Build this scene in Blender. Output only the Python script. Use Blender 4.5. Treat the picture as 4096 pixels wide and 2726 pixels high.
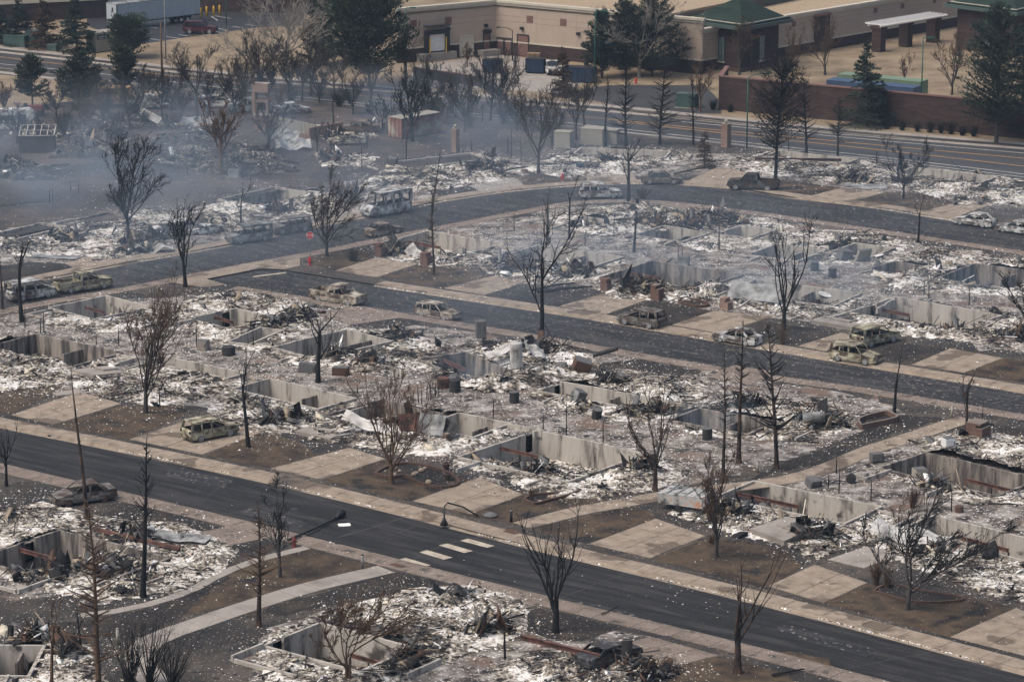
import bpy, math, random
import numpy as np
from mathutils import Vector, Matrix, geometry

for _o in list(bpy.data.objects):
    bpy.data.objects.remove(_o)
scene = bpy.context.scene
COL = scene.collection
R = math.radians

# ---------------------------------------------------------------- camera
cam_d = bpy.data.cameras.new('camera')
cam = bpy.data.objects.new('camera', cam_d); COL.objects.link(cam)
cam.location = (0, 0, 69.32)
cam.rotation_euler = (R(90 - 13.954), 0, 0)
cam_d.sensor_width = 36.0
cam_d.lens = 110.02
cam_d.clip_start = 1.0
cam_d.clip_end = 4000.0
scene.camera = cam

# ---------------------------------------------------------------- sky, sun, exposure
SUN_EL, SUN_AZ = 58.0, 245.0          # soft high light through cloud
world = bpy.data.worlds.new('World'); scene.world = world
world.use_nodes = True
wn = world.node_tree.nodes; wl = world.node_tree.links
wn.clear()
w_out = wn.new('ShaderNodeOutputWorld'); w_bg = wn.new('ShaderNodeBackground')
w_sky = wn.new('ShaderNodeTexSky')
w_sky.sky_type = 'NISHITA'; w_sky.sun_disc = False
w_sky.sun_elevation = R(SUN_EL); w_sky.sun_rotation = R(SUN_AZ)
w_sky.air_density = 1.0; w_sky.dust_density = 5.0; w_sky.ozone_density = 1.0
w_bg.inputs['Strength'].default_value = 0.12
wl.new(w_sky.outputs[0], w_bg.inputs[0]); wl.new(w_bg.outputs[0], w_out.inputs[0])
sun_d = bpy.data.lights.new('sun', 'SUN'); sun_d.energy = 1.5; sun_d.angle = R(40)
sun_d.color = (1.0, 0.95, 0.89)
sun = bpy.data.objects.new('sun', sun_d); COL.objects.link(sun)
_d = Vector((math.sin(R(SUN_AZ)) * math.cos(R(SUN_EL)), math.cos(R(SUN_AZ)) * math.cos(R(SUN_EL)), math.sin(R(SUN_EL))))
sun.rotation_euler = _d.to_track_quat('Z', 'Y').to_euler()
sun.location = (0, 250, 150)
vs = scene.view_settings
vs.view_transform = 'Standard'; vs.look = 'None'; vs.gamma = 1.0; vs.use_curve_mapping = False
vs.exposure = 0.42
scene.cycles.max_bounces = 4; scene.cycles.diffuse_bounces = 2; scene.cycles.glossy_bounces = 2
scene.cycles.transmission_bounces = 2; scene.cycles.volume_bounces = 0; scene.cycles.transparent_max_bounces = 6
scene.cycles.volume_step_rate = 3.0; scene.cycles.volume_max_steps = 48
scene.cycles.caustics_reflective = False; scene.cycles.caustics_refractive = False
scene.cycles.use_denoising = True; scene.cycles.denoiser = 'OPENIMAGEDENOISE'; scene.cycles.denoising_input_passes = 'RGB_ALBEDO_NORMAL'; scene.cycles.denoising_prefilter = 'ACCURATE'

# ---------------------------------------------------------------- directions of the street grid
ANG = R(-36.5)
U = np.array([math.cos(ANG), math.sin(ANG)])          # along the streets, to the right and nearer
W = np.array([-math.sin(ANG), math.cos(ANG)])         # across the streets, away from the viewer
rng = np.random.default_rng(7)
# ---------------------------------------------------------------- mesh kernel
def tag(o, label=None, cat=None, group=None, kind=None):
    if label: o['label'] = label
    if cat: o['category'] = cat
    if group: o['group'] = group
    if kind: o['kind'] = kind
    return o
def empty(name, loc=(0, 0, 0), rz=0.0, parent=None):
    o = bpy.data.objects.new(name, None); COL.objects.link(o)
    o.location = loc if len(loc) == 3 else (loc[0], loc[1], 0); o.rotation_euler = (0, 0, rz)
    o.empty_display_size = 0.3
    if parent: o.parent = parent
    return o
def link(name, me, parent=None):
    o = bpy.data.objects.new(name, me); COL.objects.link(o)
    if parent is not None: o.parent = parent
    return o
def np_mesh(name, V, Q, mats, mi=None, smooth=False):
    """V (n,3); Q (m,k) faces that all have k corners"""
    V = np.asarray(V, np.float32).reshape(-1, 3); Q = np.asarray(Q, np.int32)
    me = bpy.data.meshes.new(name)
    m, k = Q.shape
    me.vertices.add(len(V)); me.vertices.foreach_set('co', V.ravel())
    me.loops.add(m * k); me.loops.foreach_set('vertex_index', Q.ravel())
    me.polygons.add(m); me.polygons.foreach_set('loop_start', np.arange(0, m * k, k, dtype=np.int32))
    for x in mats: me.materials.append(x)
    if mi is not None: me.polygons.foreach_set('material_index', np.asarray(mi, np.int32))
    if smooth: me.polygons.foreach_set('use_smooth', np.ones(m, bool))
    me.update(calc_edges=True); me.validate()
    return me

class MB:
    """collects shapes, builds ONE mesh object"""
    def __init__(s): s.v = []; s.f = []; s.m = []; s.sm = []
    def add(s, v, f, m=0, sm=False):
        n = len(s.v); s.v += [tuple(p) for p in v]
        for q in f:
            s.f.append(tuple(i + n for i in q)); s.m.append(m); s.sm.append(sm)
        return s
    def box(s, x0, x1, y0, y1, z0, z1, m=0, M=None):
        v = [(x0, y0, z0), (x1, y0, z0), (x1, y1, z0), (x0, y1, z0), (x0, y0, z1), (x1, y0, z1), (x1, y1, z1), (x0, y1, z1)]
        if M is not None: v = [tuple(M @ Vector(p)) for p in v]
        return s.add(v, [(3, 2, 1, 0), (4, 5, 6, 7), (0, 1, 5, 4), (1, 2, 6, 5), (2, 3, 7, 6), (3, 0, 4, 7)], m)
    def bar(s, a, b, w, h=None, m=0, up=(0, 0, 1)):
        a = Vector(a); b = Vector(b); d = b - a; L = d.length
        if L < 1e-6: return s
        d /= L; up = Vector(up)
        if abs(d.dot(up)) > 0.97: up = Vector((1, 0, 0))
        y = up.cross(d).normalized(); z = d.cross(y); h = h or w
        M = Matrix((( d.x, y.x, z.x, a.x), (d.y, y.y, z.y, a.y), (d.z, y.z, z.z, a.z), (0, 0, 0, 1)))
        return s.box(0, L, -w / 2, w / 2, -h / 2, h / 2, m, M)
    def prism(s, poly, z0, z1, m=0):
        n = len(poly)
        ar = sum(poly[i][0] * poly[(i + 1) % n][1] - poly[(i + 1) % n][0] * poly[i][1] for i in range(n))
        if ar < 0: poly = poly[::-1]
        v = [(p[0], p[1], z0) for p in poly] + [(p[0], p[1], z1) for p in poly]
        f = [tuple(range(n, 2 * n)), tuple(range(n - 1, -1, -1))] + [(i, (i + 1) % n, n + (i + 1) % n, n + i) for i in range(n)]
        return s.add(v, f, m)
    def tube(s, pts, rad, n=8, m=0, cap=True, sm=True):
        pts = [Vector(p) for p in pts]; k = len(pts)
        if not hasattr(rad, '__len__'): rad = [rad] * k
        v = []; ref = None
        for i in range(k):
            t = (pts[min(i + 1, k - 1)] - pts[max(i - 1, 0)]).normalized()
            if ref is None: ref = Vector((1, 0, 0)) if abs(t.x) < .8 else Vector((0, 1, 0))
            a = t.cross(ref).normalized(); b = t.cross(a); ref = -b.cross(t) if False else ref
            for j in range(n):
                q = 2 * math.pi * j / n
                v.append(pts[i] + (a * math.cos(q) + b * math.sin(q)) * rad[i])
        f = [(i * n + j, (i + 1) * n + j, (i + 1) * n + (j + 1) % n, i * n + (j + 1) % n) for i in range(k - 1) for j in range(n)]
        s.add(v, f, m, sm)
        if cap:
            b0 = len(s.v) - k * n
            s.f.append(tuple(b0 + j for j in range(n))); s.m.append(m); s.sm.append(False)
            s.f.append(tuple(b0 + (k - 1) * n + j for j in range(n - 1, -1, -1))); s.m.append(m); s.sm.append(False)
        return s
    def lathe(s, prof, c=(0, 0, 0), n=12, m=0):
        v = []; k = len(prof)
        for r, z in prof:
            for j in range(n):
                q = 2 * math.pi * j / n; v.append((c[0] + r * math.cos(q), c[1] + r * math.sin(q), c[2] + z))
        f = [(i * n + j, i * n + (j + 1) % n, (i + 1) * n + (j + 1) % n, (i + 1) * n + j) for i in range(k - 1) for j in range(n)]
        f += [tuple(range(n - 1, -1, -1)), tuple((k - 1) * n + j for j in range(n))]
        return s.add(v, f, m, False)
    def build(s, name, mats, parent=None, loc=None, rz=None):
        me = bpy.data.meshes.new(name); me.from_pydata(s.v, [], s.f)
        if not isinstance(mats, (list, tuple)): mats = [mats]
        for x in mats: me.materials.append(x)
        me.polygons.foreach_set('material_index', s.m); me.polygons.foreach_set('use_smooth', s.sm)
        me.update()
        o = link(name, me, parent)
        if loc is not None: o.location = loc if len(loc) == 3 else (loc[0], loc[1], 0)
        if rz is not None: o.rotation_euler = (0, 0, rz)
        return o

def inpoly(P, poly):
    P = np.asarray(P, float); x, y = P[:, 0], P[:, 1]; r = np.zeros(len(P), bool); n = len(poly)
    for i in range(n):
        x0, y0 = poly[i]; x1, y1 = poly[(i + 1) % n]
        c = (y0 > y) != (y1 > y)
        with np.errstate(divide='ignore', invalid='ignore'):
            r ^= c & (x < (x1 - x0) * (y - y0) / ((y1 - y0) if y1 != y0 else 1e-9) + x0)
    return r
def dist_poly(P, poly):
    P = np.asarray(P, float)[:, :2]; d = np.full(len(P), 1e9); n = len(poly)
    for i in range(n):
        a = np.array(poly[i], float); b = np.array(poly[(i + 1) % n], float); ab = b - a
        t = np.clip(((P - a) @ ab) / max(ab @ ab, 1e-9), 0, 1)
        d = np.minimum(d, np.linalg.norm(P - a - t[:, None] * ab, axis=1))
    return d
def area(poly):
    p = np.array(poly, float); q = np.roll(p, -1, 0)
    return abs((p[:, 0] * q[:, 1] - q[:, 0] * p[:, 1]).sum()) / 2
_perm = np.random.default_rng(3).random((256, 256)).astype(np.float32)
def vnoise(x, y):
    xi = np.floor(x).astype(int); yi = np.floor(y).astype(int); fx = x - xi; fy = y - yi
    fx = fx * fx * (3 - 2 * fx); fy = fy * fy * (3 - 2 * fy)
    g = lambda a, b: _perm[a & 255, b & 255]
    return (g(xi, yi) * (1 - fx) + g(xi + 1, yi) * fx) * (1 - fy) + (g(xi, yi + 1) * (1 - fx) + g(xi + 1, yi + 1) * fx) * fy
def fbm(x, y, o=4):
    s = 0; a = .5; t = 0
    for i in range(o):
        s = s + a * vnoise(x + 17.3 * i, y + 9.1 * i); t += a; x = x * 2.03; y = y * 2.03; a *= .55
    return s / t

def smoothline(pts, step=1.5):
    """Catmull-Rom through the points, resampled evenly"""
    p = [np.array(q, float) for q in pts]
    p = [2 * p[0] - p[1]] + p + [2 * p[-1] - p[-2]]; out = []
    for i in range(1, len(p) - 2):
        for t in np.linspace(0, 1, 12, endpoint=False):
            a, b, c, d = p[i - 1:i + 3]
            out.append(.5 * ((2 * b) + (c - a) * t + (2 * a - 5 * b + 4 * c - d) * t * t + (3 * b - a - 3 * c + d) * t ** 3))
    out.append(p[-2]); out = np.array(out)
    d = np.r_[0, np.cumsum(np.linalg.norm(np.diff(out, axis=0), axis=1))]
    n = max(2, int(round(d[-1] / step)) + 1); s = np.linspace(0, d[-1], n)
    return np.c_[np.interp(s, d, out[:, 0]), np.interp(s, d, out[:, 1])]
def offset(line, d):
    t = np.gradient(line, axis=0); t /= np.linalg.norm(t, axis=1)[:, None]
    return line + d * np.c_[-t[:, 1], t[:, 0]]
def strip(name, a, b, z0, z1, mat, parent=None, bottom=None):
    """a flat ribbon between two lines of the same length; with bottom it is a solid"""
    n = len(a)
    V = np.r_[np.c_[a, np.full(n, z0)], np.c_[b, np.full(n, z1)]]
    Q = [(i, i + 1, n + i + 1, n + i) for i in range(n - 1)]
    if bottom is not None:
        V = np.r_[V, np.c_[a, np.full(n, bottom)], np.c_[b, np.full(n, bottom)]]
        Q += [(2 * n + i, 2 * n + i + 1, i + 1, i) for i in range(n - 1)]
        Q += [(n + i, n + i + 1, 3 * n + i + 1, 3 * n + i) for i in range(n - 1)]
        Q += [(0, n, 3 * n, 2 * n), (2 * n - 1, n - 1, 3 * n - 1, 4 * n - 1)]
    return link(name, np_mesh(name, V, Q, [mat]), parent)
def patch(name, poly, z, mat, kind='structure'):
    """a thin flat sheet"""
    m = MB(); ar = sum(poly[i][0] * poly[(i + 1) % len(poly)][1] - poly[(i + 1) % len(poly)][0] * poly[i][1] for i in range(len(poly)))
    if ar < 0: poly = poly[::-1]
    m.add([(p[0], p[1], z) for p in poly], [tuple(range(len(poly)))])
    return tag(m.build(name, mat), kind=kind)
def rough_poly(poly, amp=.5, step=.9, seed=0):
    """ragged outline"""
    r = np.random.default_rng(seed); out = []
    n = len(poly)
    for i in range(n):
        a = np.array(poly[i], float); b = np.array(poly[(i + 1) % n], float)
        k = max(1, int(np.linalg.norm(b - a) / step))
        for j in range(k):
            out.append(tuple(a + (b - a) * j / k + r.normal(0, amp * .4, 2)))
    return out
def place(root, x, y, rz, z=0.0):
    root.location = (x, y, z); root.rotation_euler = (0, 0, rz); return root
def copy_tree(o, parent=None):
    c = o.copy(); COL.objects.link(c); c.parent = parent
    for ch in list(o.children): copy_tree(ch, c)
    return c
# ---------------------------------------------------------------- materials (all procedural)
def pm(name, stops, scale=1.0, detail=6.0, rough=.9, bump=0.0, bscale=None, coord='P', stretch=None, fine=None, spec=.3, dist=0.0, metal=0.0, rand=0.0):
    """noise-driven colour ramp; fine=(colour, scale, threshold, softness) adds specks; coord P world position, O object"""
    m = bpy.data.materials.new(name); m.use_nodes = True
    nt = m.node_tree; N = nt.nodes; L = nt.links; bs = N['Principled BSDF']
    bs.inputs['Roughness'].default_value = rough; bs.inputs['Specular IOR Level'].default_value = spec; bs.inputs['Metallic'].default_value = metal
    if coord == 'P':
        co = N.new('ShaderNodeNewGeometry').outputs['Position']
    else:
        co = N.new('ShaderNodeTexCoord').outputs['Object']
    if rand:
        oi = N.new('ShaderNodeObjectInfo'); vm = N.new('ShaderNodeVectorMath'); vm.operation = 'SCALE'
        cx = N.new('ShaderNodeCombineXYZ'); mm = N.new('ShaderNodeMath'); mm.operation = 'MULTIPLY'; mm.inputs[1].default_value = 37.0
        L.new(oi.outputs['Random'], mm.inputs[0]); L.new(mm.outputs[0], cx.inputs[0]); L.new(mm.outputs[0], cx.inputs[1])
        va = N.new('ShaderNodeVectorMath'); va.operation = 'ADD'; L.new(co, va.inputs[0]); L.new(cx.outputs[0], va.inputs[1]); co = va.outputs[0]
    base_co = co
    if stretch:
        mp = N.new('ShaderNodeMapping'); mp.vector_type = 'TEXTURE'; mp.inputs['Scale'].default_value = tuple(1 / q for q in stretch[:3])
        if len(stretch) > 3: mp.inputs['Rotation'].default_value = (0, 0, stretch[3])
        L.new(co, mp.inputs[0]); co = mp.outputs[0]
    nz = N.new('ShaderNodeTexNoise'); nz.inputs['Scale'].default_value = scale; nz.inputs['Detail'].default_value = detail
    nz.inputs['Roughness'].default_value = .65; nz.inputs['Distortion'].default_value = dist
    L.new(co, nz.inputs['Vector'])
    rp = N.new('ShaderNodeValToRGB'); el = rp.color_ramp.elements
    stops = sorted(stops, key=lambda s: s[0])
    el[0].position, el[0].color = stops[0][0], (*stops[0][1], 1)
    el[1].position, el[1].color = stops[-1][0], (*stops[-1][1], 1)
    for p, c in stops[1:-1]:
        e = el.new(p); e.color = (*c, 1)
    L.new(nz.outputs['Fac'], rp.inputs[0]); col = rp.outputs[0]
    for fn in (fine or []):
        fc, fs, th, so = fn
        n2 = N.new('ShaderNodeTexNoise'); n2.inputs['Scale'].default_value = fs; n2.inputs['Detail'].default_value = 3.0
        L.new(base_co, n2.inputs['Vector'])
        mr = N.new('ShaderNodeMapRange'); mr.inputs['From Min'].default_value = th; mr.inputs['From Max'].default_value = th + so
        L.new(n2.outputs['Fac'], mr.inputs['Value'])
        mx = N.new('ShaderNodeMix'); mx.data_type = 'RGBA'; mx.inputs['B'].default_value = (*fc, 1)
        L.new(mr.outputs[0], mx.inputs['Factor']); L.new(col, mx.inputs['A']); col = mx.outputs['Result']
    L.new(col, bs.inputs['Base Color'])
    if bump:
        n3 = N.new('ShaderNodeTexNoise'); n3.inputs['Scale'].default_value = bscale or scale * 6; n3.inputs['Detail'].default_value = 4
        L.new(base_co, n3.inputs['Vector'])
        bp = N.new('ShaderNodeBump'); bp.inputs['Strength'].default_value = 1.0; bp.inputs['Distance'].default_value = bump
        L.new(n3.outputs['Fac'], bp.inputs['Height']); L.new(bp.outputs[0], bs.inputs['Normal'])
    return m
def flat(name, c, rough=.8, var=.25, scale=2.0, **k):
    d = tuple(x * (1 - var) for x in c); e = tuple(min(1, x * (1 + var)) for x in c)
    return pm(name, [(.3, d), (.7, e)], scale, 5, rough, **k)
def brickmat(name, c1, c2, mort, sx, sy, rough=.9, bump=.01, horiz='xz'):
    """courses by height: x and y both run along the wall"""
    m = bpy.data.materials.new(name); m.use_nodes = True; nt = m.node_tree; N = nt.nodes; L = nt.links; bs = N['Principled BSDF']
    bs.inputs['Roughness'].default_value = rough; bs.inputs['Specular IOR Level'].default_value = .2
    g = N.new('ShaderNodeTexCoord'); sp = N.new('ShaderNodeSeparateXYZ'); L.new(g.outputs['Object'], sp.inputs[0])
    ad = N.new('ShaderNodeMath'); ad.operation = 'ADD'; L.new(sp.outputs[0], ad.inputs[0]); L.new(sp.outputs[1], ad.inputs[1])
    cx = N.new('ShaderNodeCombineXYZ'); L.new(ad.outputs[0], cx.inputs[0]); L.new(sp.outputs[2], cx.inputs[1])
    b = N.new('ShaderNodeTexBrick'); b.inputs['Scale'].default_value = 1.0; b.inputs['Brick Width'].default_value = sx; b.inputs['Row Height'].default_value = sy
    b.inputs['Mortar Size'].default_value = .012; b.inputs['Color1'].default_value = (*c1, 1); b.inputs['Color2'].default_value = (*c2, 1); b.inputs['Mortar'].default_value = (*mort, 1)
    L.new(cx.outputs[0], b.inputs['Vector'])
    nz = N.new('ShaderNodeTexNoise'); nz.inputs['Scale'].default_value = .6; nz.inputs['Detail'].default_value = 6; L.new(g.outputs['Object'], nz.inputs['Vector'])
    mr = N.new('ShaderNodeMapRange'); mr.inputs['To Min'].default_value = .55; mr.inputs['To Max'].default_value = 1.4; L.new(nz.outputs['Fac'], mr.inputs['Value'])
    mx = N.new('ShaderNodeMix'); mx.data_type = 'RGBA'; mx.blend_type = 'MULTIPLY'; mx.inputs['Factor'].default_value = 1
    L.new(b.outputs['Color'], mx.inputs['A']); L.new(mr.outputs[0], mx.inputs['B']); L.new(mx.outputs['Result'], bs.inputs['Base Color'])
    bp = N.new('ShaderNodeBump'); bp.inputs['Distance'].default_value = bump; L.new(b.outputs['Fac'], bp.inputs['Height']); bp.invert = True; L.new(bp.outputs[0], bs.inputs['Normal'])
    return m

AX = -36.5
M = {}
M['ground'] = pm('burnt_soil', [(.30, (.017, .016, .015)), (.45, (.036, .031, .027)), (.58, (.070, .058, .047)), (.72, (.118, .094, .073))], .13, 8, .95, .05, 3.0,
                 fine=[((.02, .02, .02), 1.1, .56, .12), ((.42, .40, .37), 5.5, .64, .05)])
M['field'] = pm('scorched_field', [(.32, (.018, .016, .016)), (.46, (.046, .038, .034)), (.6, (.090, .070, .058)), (.74, (.125, .095, .075))], .12, 8, .95, .05, 2.5,
                fine=[((.02, .02, .022), .5, .56, .15), ((.30, .29, .28), 4.5, .68, .05)])
M['backyard'] = pm('reddish_gravel', [(.32, (.026, .024, .022)), (.45, (.080, .064, .052)), (.58, (.150, .114, .089)), (.70, (.28, .25, .212))], .4, 9, .95, .04, 5.0,
                   fine=[((.03, .028, .027), .9, .55, .10), ((.50, .47, .43), 4.0, .58, .08)])
M['lawn'] = pm('scorched_lawn', [(.32, (.014, .012, .010)), (.44, (.042, .030, .021)), (.58, (.100, .069, .041)), (.72, (.14, .098, .058))], .30, 8, .95, .05, 9.0,
               fine=[((.020, .017, .015), .30, .56, .10), ((.45, .43, .39), 7.0, .68, .04)])
M['charlawn'] = pm('charred_lawn', [(.30, (.011, .010, .010)), (.5, (.026, .022, .019)), (.7, (.060, .045, .033))], .35, 8, .95, .05, 9.0,
                   fine=[((.55, .53, .49), 6.0, .66, .05)])
M['asphalt'] = pm('fresh_asphalt', [(.36, (.011, .011, .011)), (.5, (.019, .0185, .018)), (.62, (.040, .038, .036))], .5, 6, .85, .004, 30,
                  stretch=(.25, 2.2, 1, R(AX)), fine=[((.13, .12, .11), 10, .66, .04)])
M['asphalt2'] = pm('ash_dusted_asphalt', [(.36, (.016, .0165, .0175)), (.5, (.027, .0275, .0285)), (.62, (.054, .052, .050))], .5, 6, .88, .004, 30,
                   stretch=(.22, 2.0, 1, R(AX)), fine=[((.20, .175, .15), 3.2, .61, .06)])
M['asphalt3'] = pm('worn_asphalt', [(.3, (.034, .034, .035)), (.5, (.046, .045, .045)), (.7, (.066, .064, .062))], .4, 6, .9, .003, 20, stretch=(.1, 1.6, 1, R(AX)))
M['lot'] = pm('parking_asphalt', [(.3, (.022, .022, .024)), (.7, (.040, .040, .042))], .3, 5, .6)
M['concrete'] = pm('tan_concrete', [(.32, (.155, .120, .088)), (.44, (.245, .197, .148)), (.60, (.31, .252, .19)), (.75, (.345, .285, .22))], .9, 9, .9, .003, 20,
                   fine=[((.135, .105, .078), .22, .57, .03), ((.06, .052, .045), .13, .66, .10)])
M['concrete_red'] = pm('ruddy_concrete', [(.30, (.12, .092, .072)), (.5, (.195, .155, .124)), (.72, (.255, .208, .168))], .5, 8, .9, .003, 20,
                       fine=[((.07, .06, .052), .9, .58, .12), ((.55, .52, .48), 8, .66, .05)])
M['concrete_grey'] = pm('grey_concrete', [(.30, (.20, .175, .15)), (.5, (.29, .258, .222)), (.72, (.34, .305, .265))], .5, 8, .9, .003, 20)
M['foundation'] = pm('foundation_concrete', [(.31, (.050, .045, .041)), (.39, (.21, .185, .16)), (.49, (.40, .365, .315)), (.75, (.50, .46, .40))], .75, 9, .9, .01, 12,
                     stretch=(1.6, 1.6, .28), fine=[((.07, .062, .055), .7, .61, .10)])
M['foundation_soot'] = pm('sooty_foundation', [(.30, (.022, .021, .021)), (.44, (.09, .08, .072)), (.56, (.27, .235, .2)), (.75, (.40, .355, .31))], .7, 8, .9, .01, 12, stretch=(1.8, 1.8, .25))
def ashmat(name, lo, hi):
    """ash bed: fine grain riding on broad pale and charred patches"""
    m = bpy.data.materials.new(name); m.use_nodes = True; N = m.node_tree.nodes; L = m.node_tree.links; bs = N['Principled BSDF']
    bs.inputs['Roughness'].default_value = .95; bs.inputs['Specular IOR Level'].default_value = .2
    co = N.new('ShaderNodeNewGeometry').outputs['Position']
    def noise(sc, d):
        n = N.new('ShaderNodeTexNoise'); n.inputs['Scale'].default_value = sc; n.inputs['Detail'].default_value = d; n.inputs['Roughness'].default_value = .7; L.new(co, n.inputs['Vector']); return n.outputs['Fac']
    def math_(op, a, b):
        n = N.new('ShaderNodeMath'); n.operation = op
        for k, q in enumerate((a, b)):
            if isinstance(q, float): n.inputs[k].default_value = q
            else: L.new(q, n.inputs[k])
        return n.outputs[0]
    mr = N.new('ShaderNodeMapRange'); mr.inputs['From Min'].default_value = .36; mr.inputs['From Max'].default_value = .64; mr.inputs['To Min'].default_value = lo; mr.inputs['To Max'].default_value = hi
    L.new(noise(.28, 4.0), mr.inputs['Value'])
    f = math_('ADD', math_('MULTIPLY', noise(2.6, 9.0), 1.0), mr.outputs[0])
    rp = N.new('ShaderNodeValToRGB'); el = rp.color_ramp.elements
    st = [(.40, (.016, .015, .015)), (.50, (.07, .06, .052)), (.58, (.22, .19, .155)), (.65, (.46, .415, .345)), (.74, (.78, .75, .70))]
    el[0].position, el[0].color = st[0][0], (*st[0][1], 1); el[1].position, el[1].color = st[-1][0], (*st[-1][1], 1)
    for p, c in st[1:-1]: e = el.new(p); e.color = (*c, 1)
    L.new(f, rp.inputs[0]); L.new(rp.outputs[0], bs.inputs['Base Color'])
    bp = N.new('ShaderNodeBump'); bp.inputs['Distance'].default_value = .1; L.new(noise(5.0, 5.0), bp.inputs['Height']); L.new(bp.outputs[0], bs.inputs['Normal'])
    return m
M['ash'] = ashmat('ash_bed', -.08, .27)
M['ash_dark'] = ashmat('charred_ash_bed', -.18, .04)
M['ashy'] = pm('ash_covered_soil', [(.34, (.024, .022, .021)), (.43, (.075, .064, .055)), (.52, (.19, .165, .14)), (.62, (.34, .31, .275)), (.74, (.52, .49, .45))], .55, 12, .95, .05, 4.0,
               fine=[((.022, .021, .02), .7, .57, .08), ((.62, .59, .54), 3.0, .60, .06), ((.15, .105, .08), .25, .55, .12)])
M['f_white'] = flat('white_ash', (.82, .80, .76), .95, .10, 5)
M['f_cream'] = flat('cream_plaster', (.56, .50, .385), .95, .2, 5)
M['f_tan'] = flat('tan_plaster', (.29, .235, .17), .95, .25, 5)
M['f_grey'] = flat('grey_scrap', (.12, .118, .115), .8, .3, 5)
M['f_char'] = flat('char', (.018, .017, .017), .9, .4, 5)
M['f_rust'] = flat('rust', (.095, .056, .038), .9, .4, 5)
FRAG = [M['f_white'], M['f_cream'], M['f_tan'], M['f_grey'], M['f_char'], M['f_rust']]
M['bark_char'] = flat('charred_bark', (.014, .0135, .0135), .95, .4, 3, coord='O')
M['bark_grey'] = flat('scorched_grey_bark', (.055, .048, .044), .95, .4, 3, coord='O')
M['bark_brown'] = flat('scorched_brown_bark', (.105, .066, .042), .95, .4, 2.5, coord='O')
M['bark_pale'] = flat('pale_bark', (.26, .235, .20), .95, .25, 3, coord='O')
M['bark_mix'] = pm('peeling_bark', [(.40, (.018, .016, .015)), (.52, (.05, .035, .026)), (.66, (.15, .085, .05))], 1.6, 6, .95, coord='O', stretch=(1, 1, .4))
M['needle'] = flat('dark_needles', (.026, .040, .028), .9, .45, 2, coord='O')
M['needle2'] = flat('green_needles', (.030, .045, .024), .9, .45, 2, coord='O')
M['needle_brown'] = flat('browned_needles', (.075, .048, .030), .95, .45, 2, coord='O')
M['needle_dark'] = flat('scorched_needles', (.024, .021, .018), .95, .45, 2, coord='O')
M['steel_rust'] = pm('rusted_steel', [(.35, (.03, .025, .023)), (.5, (.12, .06, .045)), (.7, (.22, .11, .085))], 1.3, 6, .85)
M['steel_dark'] = flat('burnt_steel', (.035, .034, .034), .7, .4, 2)
M['tin'] = pm('warped_tin', [(.33, (.05, .05, .05)), (.48, (.19, .19, .18)), (.66, (.36, .36, .34))], .8, 6, .55, coord='O')
M['tin_white'] = pm('white_tin', [(.33, (.12, .11, .10)), (.46, (.42, .40, .36)), (.66, (.62, .60, .56))], .8, 6, .55, coord='O')
M['black_metal'] = flat('black_metal', (.02, .02, .021), .6, .3, 3)
M['brick'] = brickmat('red_brick', (.125, .062, .047), (.18, .092, .068), (.20, .165, .14), .22, .075)
M['brick_tan'] = brickmat('scorched_brick', (.22, .13, .095), (.30, .19, .14), (.32, .28, .24), .24, .09)
M['block'] = brickmat('split_face_block', (.046, .031, .027), (.074, .047, .040), (.042, .033, .030), .42, .21)
M['stucco'] = pm('beige_stucco', [(.3, (.37, .295, .23)), (.7, (.43, .345, .27))], .35, 5, .9, coord='O')
M['cream'] = flat('cream_trim', (.50, .45, .36), .8, .08, 1, coord='O')
M['panel_red'] = flat('brick_red_panel', (.165, .092, .076), .85, .12, 1, coord='O')
M['rooftan'] = pm('gravel_roof', [(.35, (.27, .20, .13)), (.65, (.40, .305, .20))], 2.5, 8, .95)
M['roofgreen'] = brickmat('green_shingle', (.014, .026, .019), (.025, .041, .029), (.009, .016, .012), .45, .14)
M['trim_green'] = flat('green_trim', (.062, .088, .078), .6, .1, 1)
M['drygrass'] = pm('dry_grass', [(.28, (.12, .09, .058)), (.5, (.225, .17, .108)), (.7, (.31, .24, .158))], .22, 8, .95, .04, 6)
M['glass'] = flat('dark_glass', (.02, .024, .028), .12, .2, 1, spec=.6)
M['glass_pale'] = flat('pale_glass', (.16, .19, .20), .15, .2, 1, spec=.6)  # paler glass tone for pavilion windows and intact headlights
M['white_paint'] = flat('white_paint', (.70, .69, .66), .7, .1, 2)
M['line_white'] = pm('worn_white_line', [(.35, (.30, .28, .25)), (.5, (.62, .59, .53))], 1.5, 6, .85)
M['line_yellow'] = pm('worn_yellow_line', [(.35, (.36, .19, .06)), (.5, (.62, .33, .08))], 1.0, 6, .85)
M['stone_line'] = pm('tan_crosswalk_block', [(.3, (.28, .235, .175)), (.6, (.47, .41, .32))], 1.2, 7, .9)
M['green_pole'] = flat('green_pole_paint', (.018, .085, .06), .5, .15, 1)
M['green_box'] = flat('green_cabinet_paint', (.05, .085, .075), .6, .2, 1)
M['wood_pole'] = flat('brown_pole', (.10, .066, .042), .95, .3, 2)
M['red_paint'] = flat('red_paint', (.50, .03, .03), .5, .15, 3)
M['red_dull'] = flat('dull_red_paint', (.15, .035, .03), .7, .3, 3)
M['yellow_paint'] = flat('yellow_paint', (.72, .42, .03), .55, .1, 2)
M['blue_paint'] = pm('blue_bin_paint', [(.3, (.016, .028, .05)), (.7, (.028, .048, .085))], .8, 5, .6)
M['container_blue'] = flat('container_blue', (.05, .08, .135), .5, .1, 1)
M['container_green'] = flat('container_green', (.15, .21, .13), .5, .1, 1)
M['van_grey'] = flat('trailer_side', (.36, .40, .42), .5, .06, .5)
M['beige_metal'] = flat('beige_metal', (.31, .285, .23), .6, .08, 1)
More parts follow.
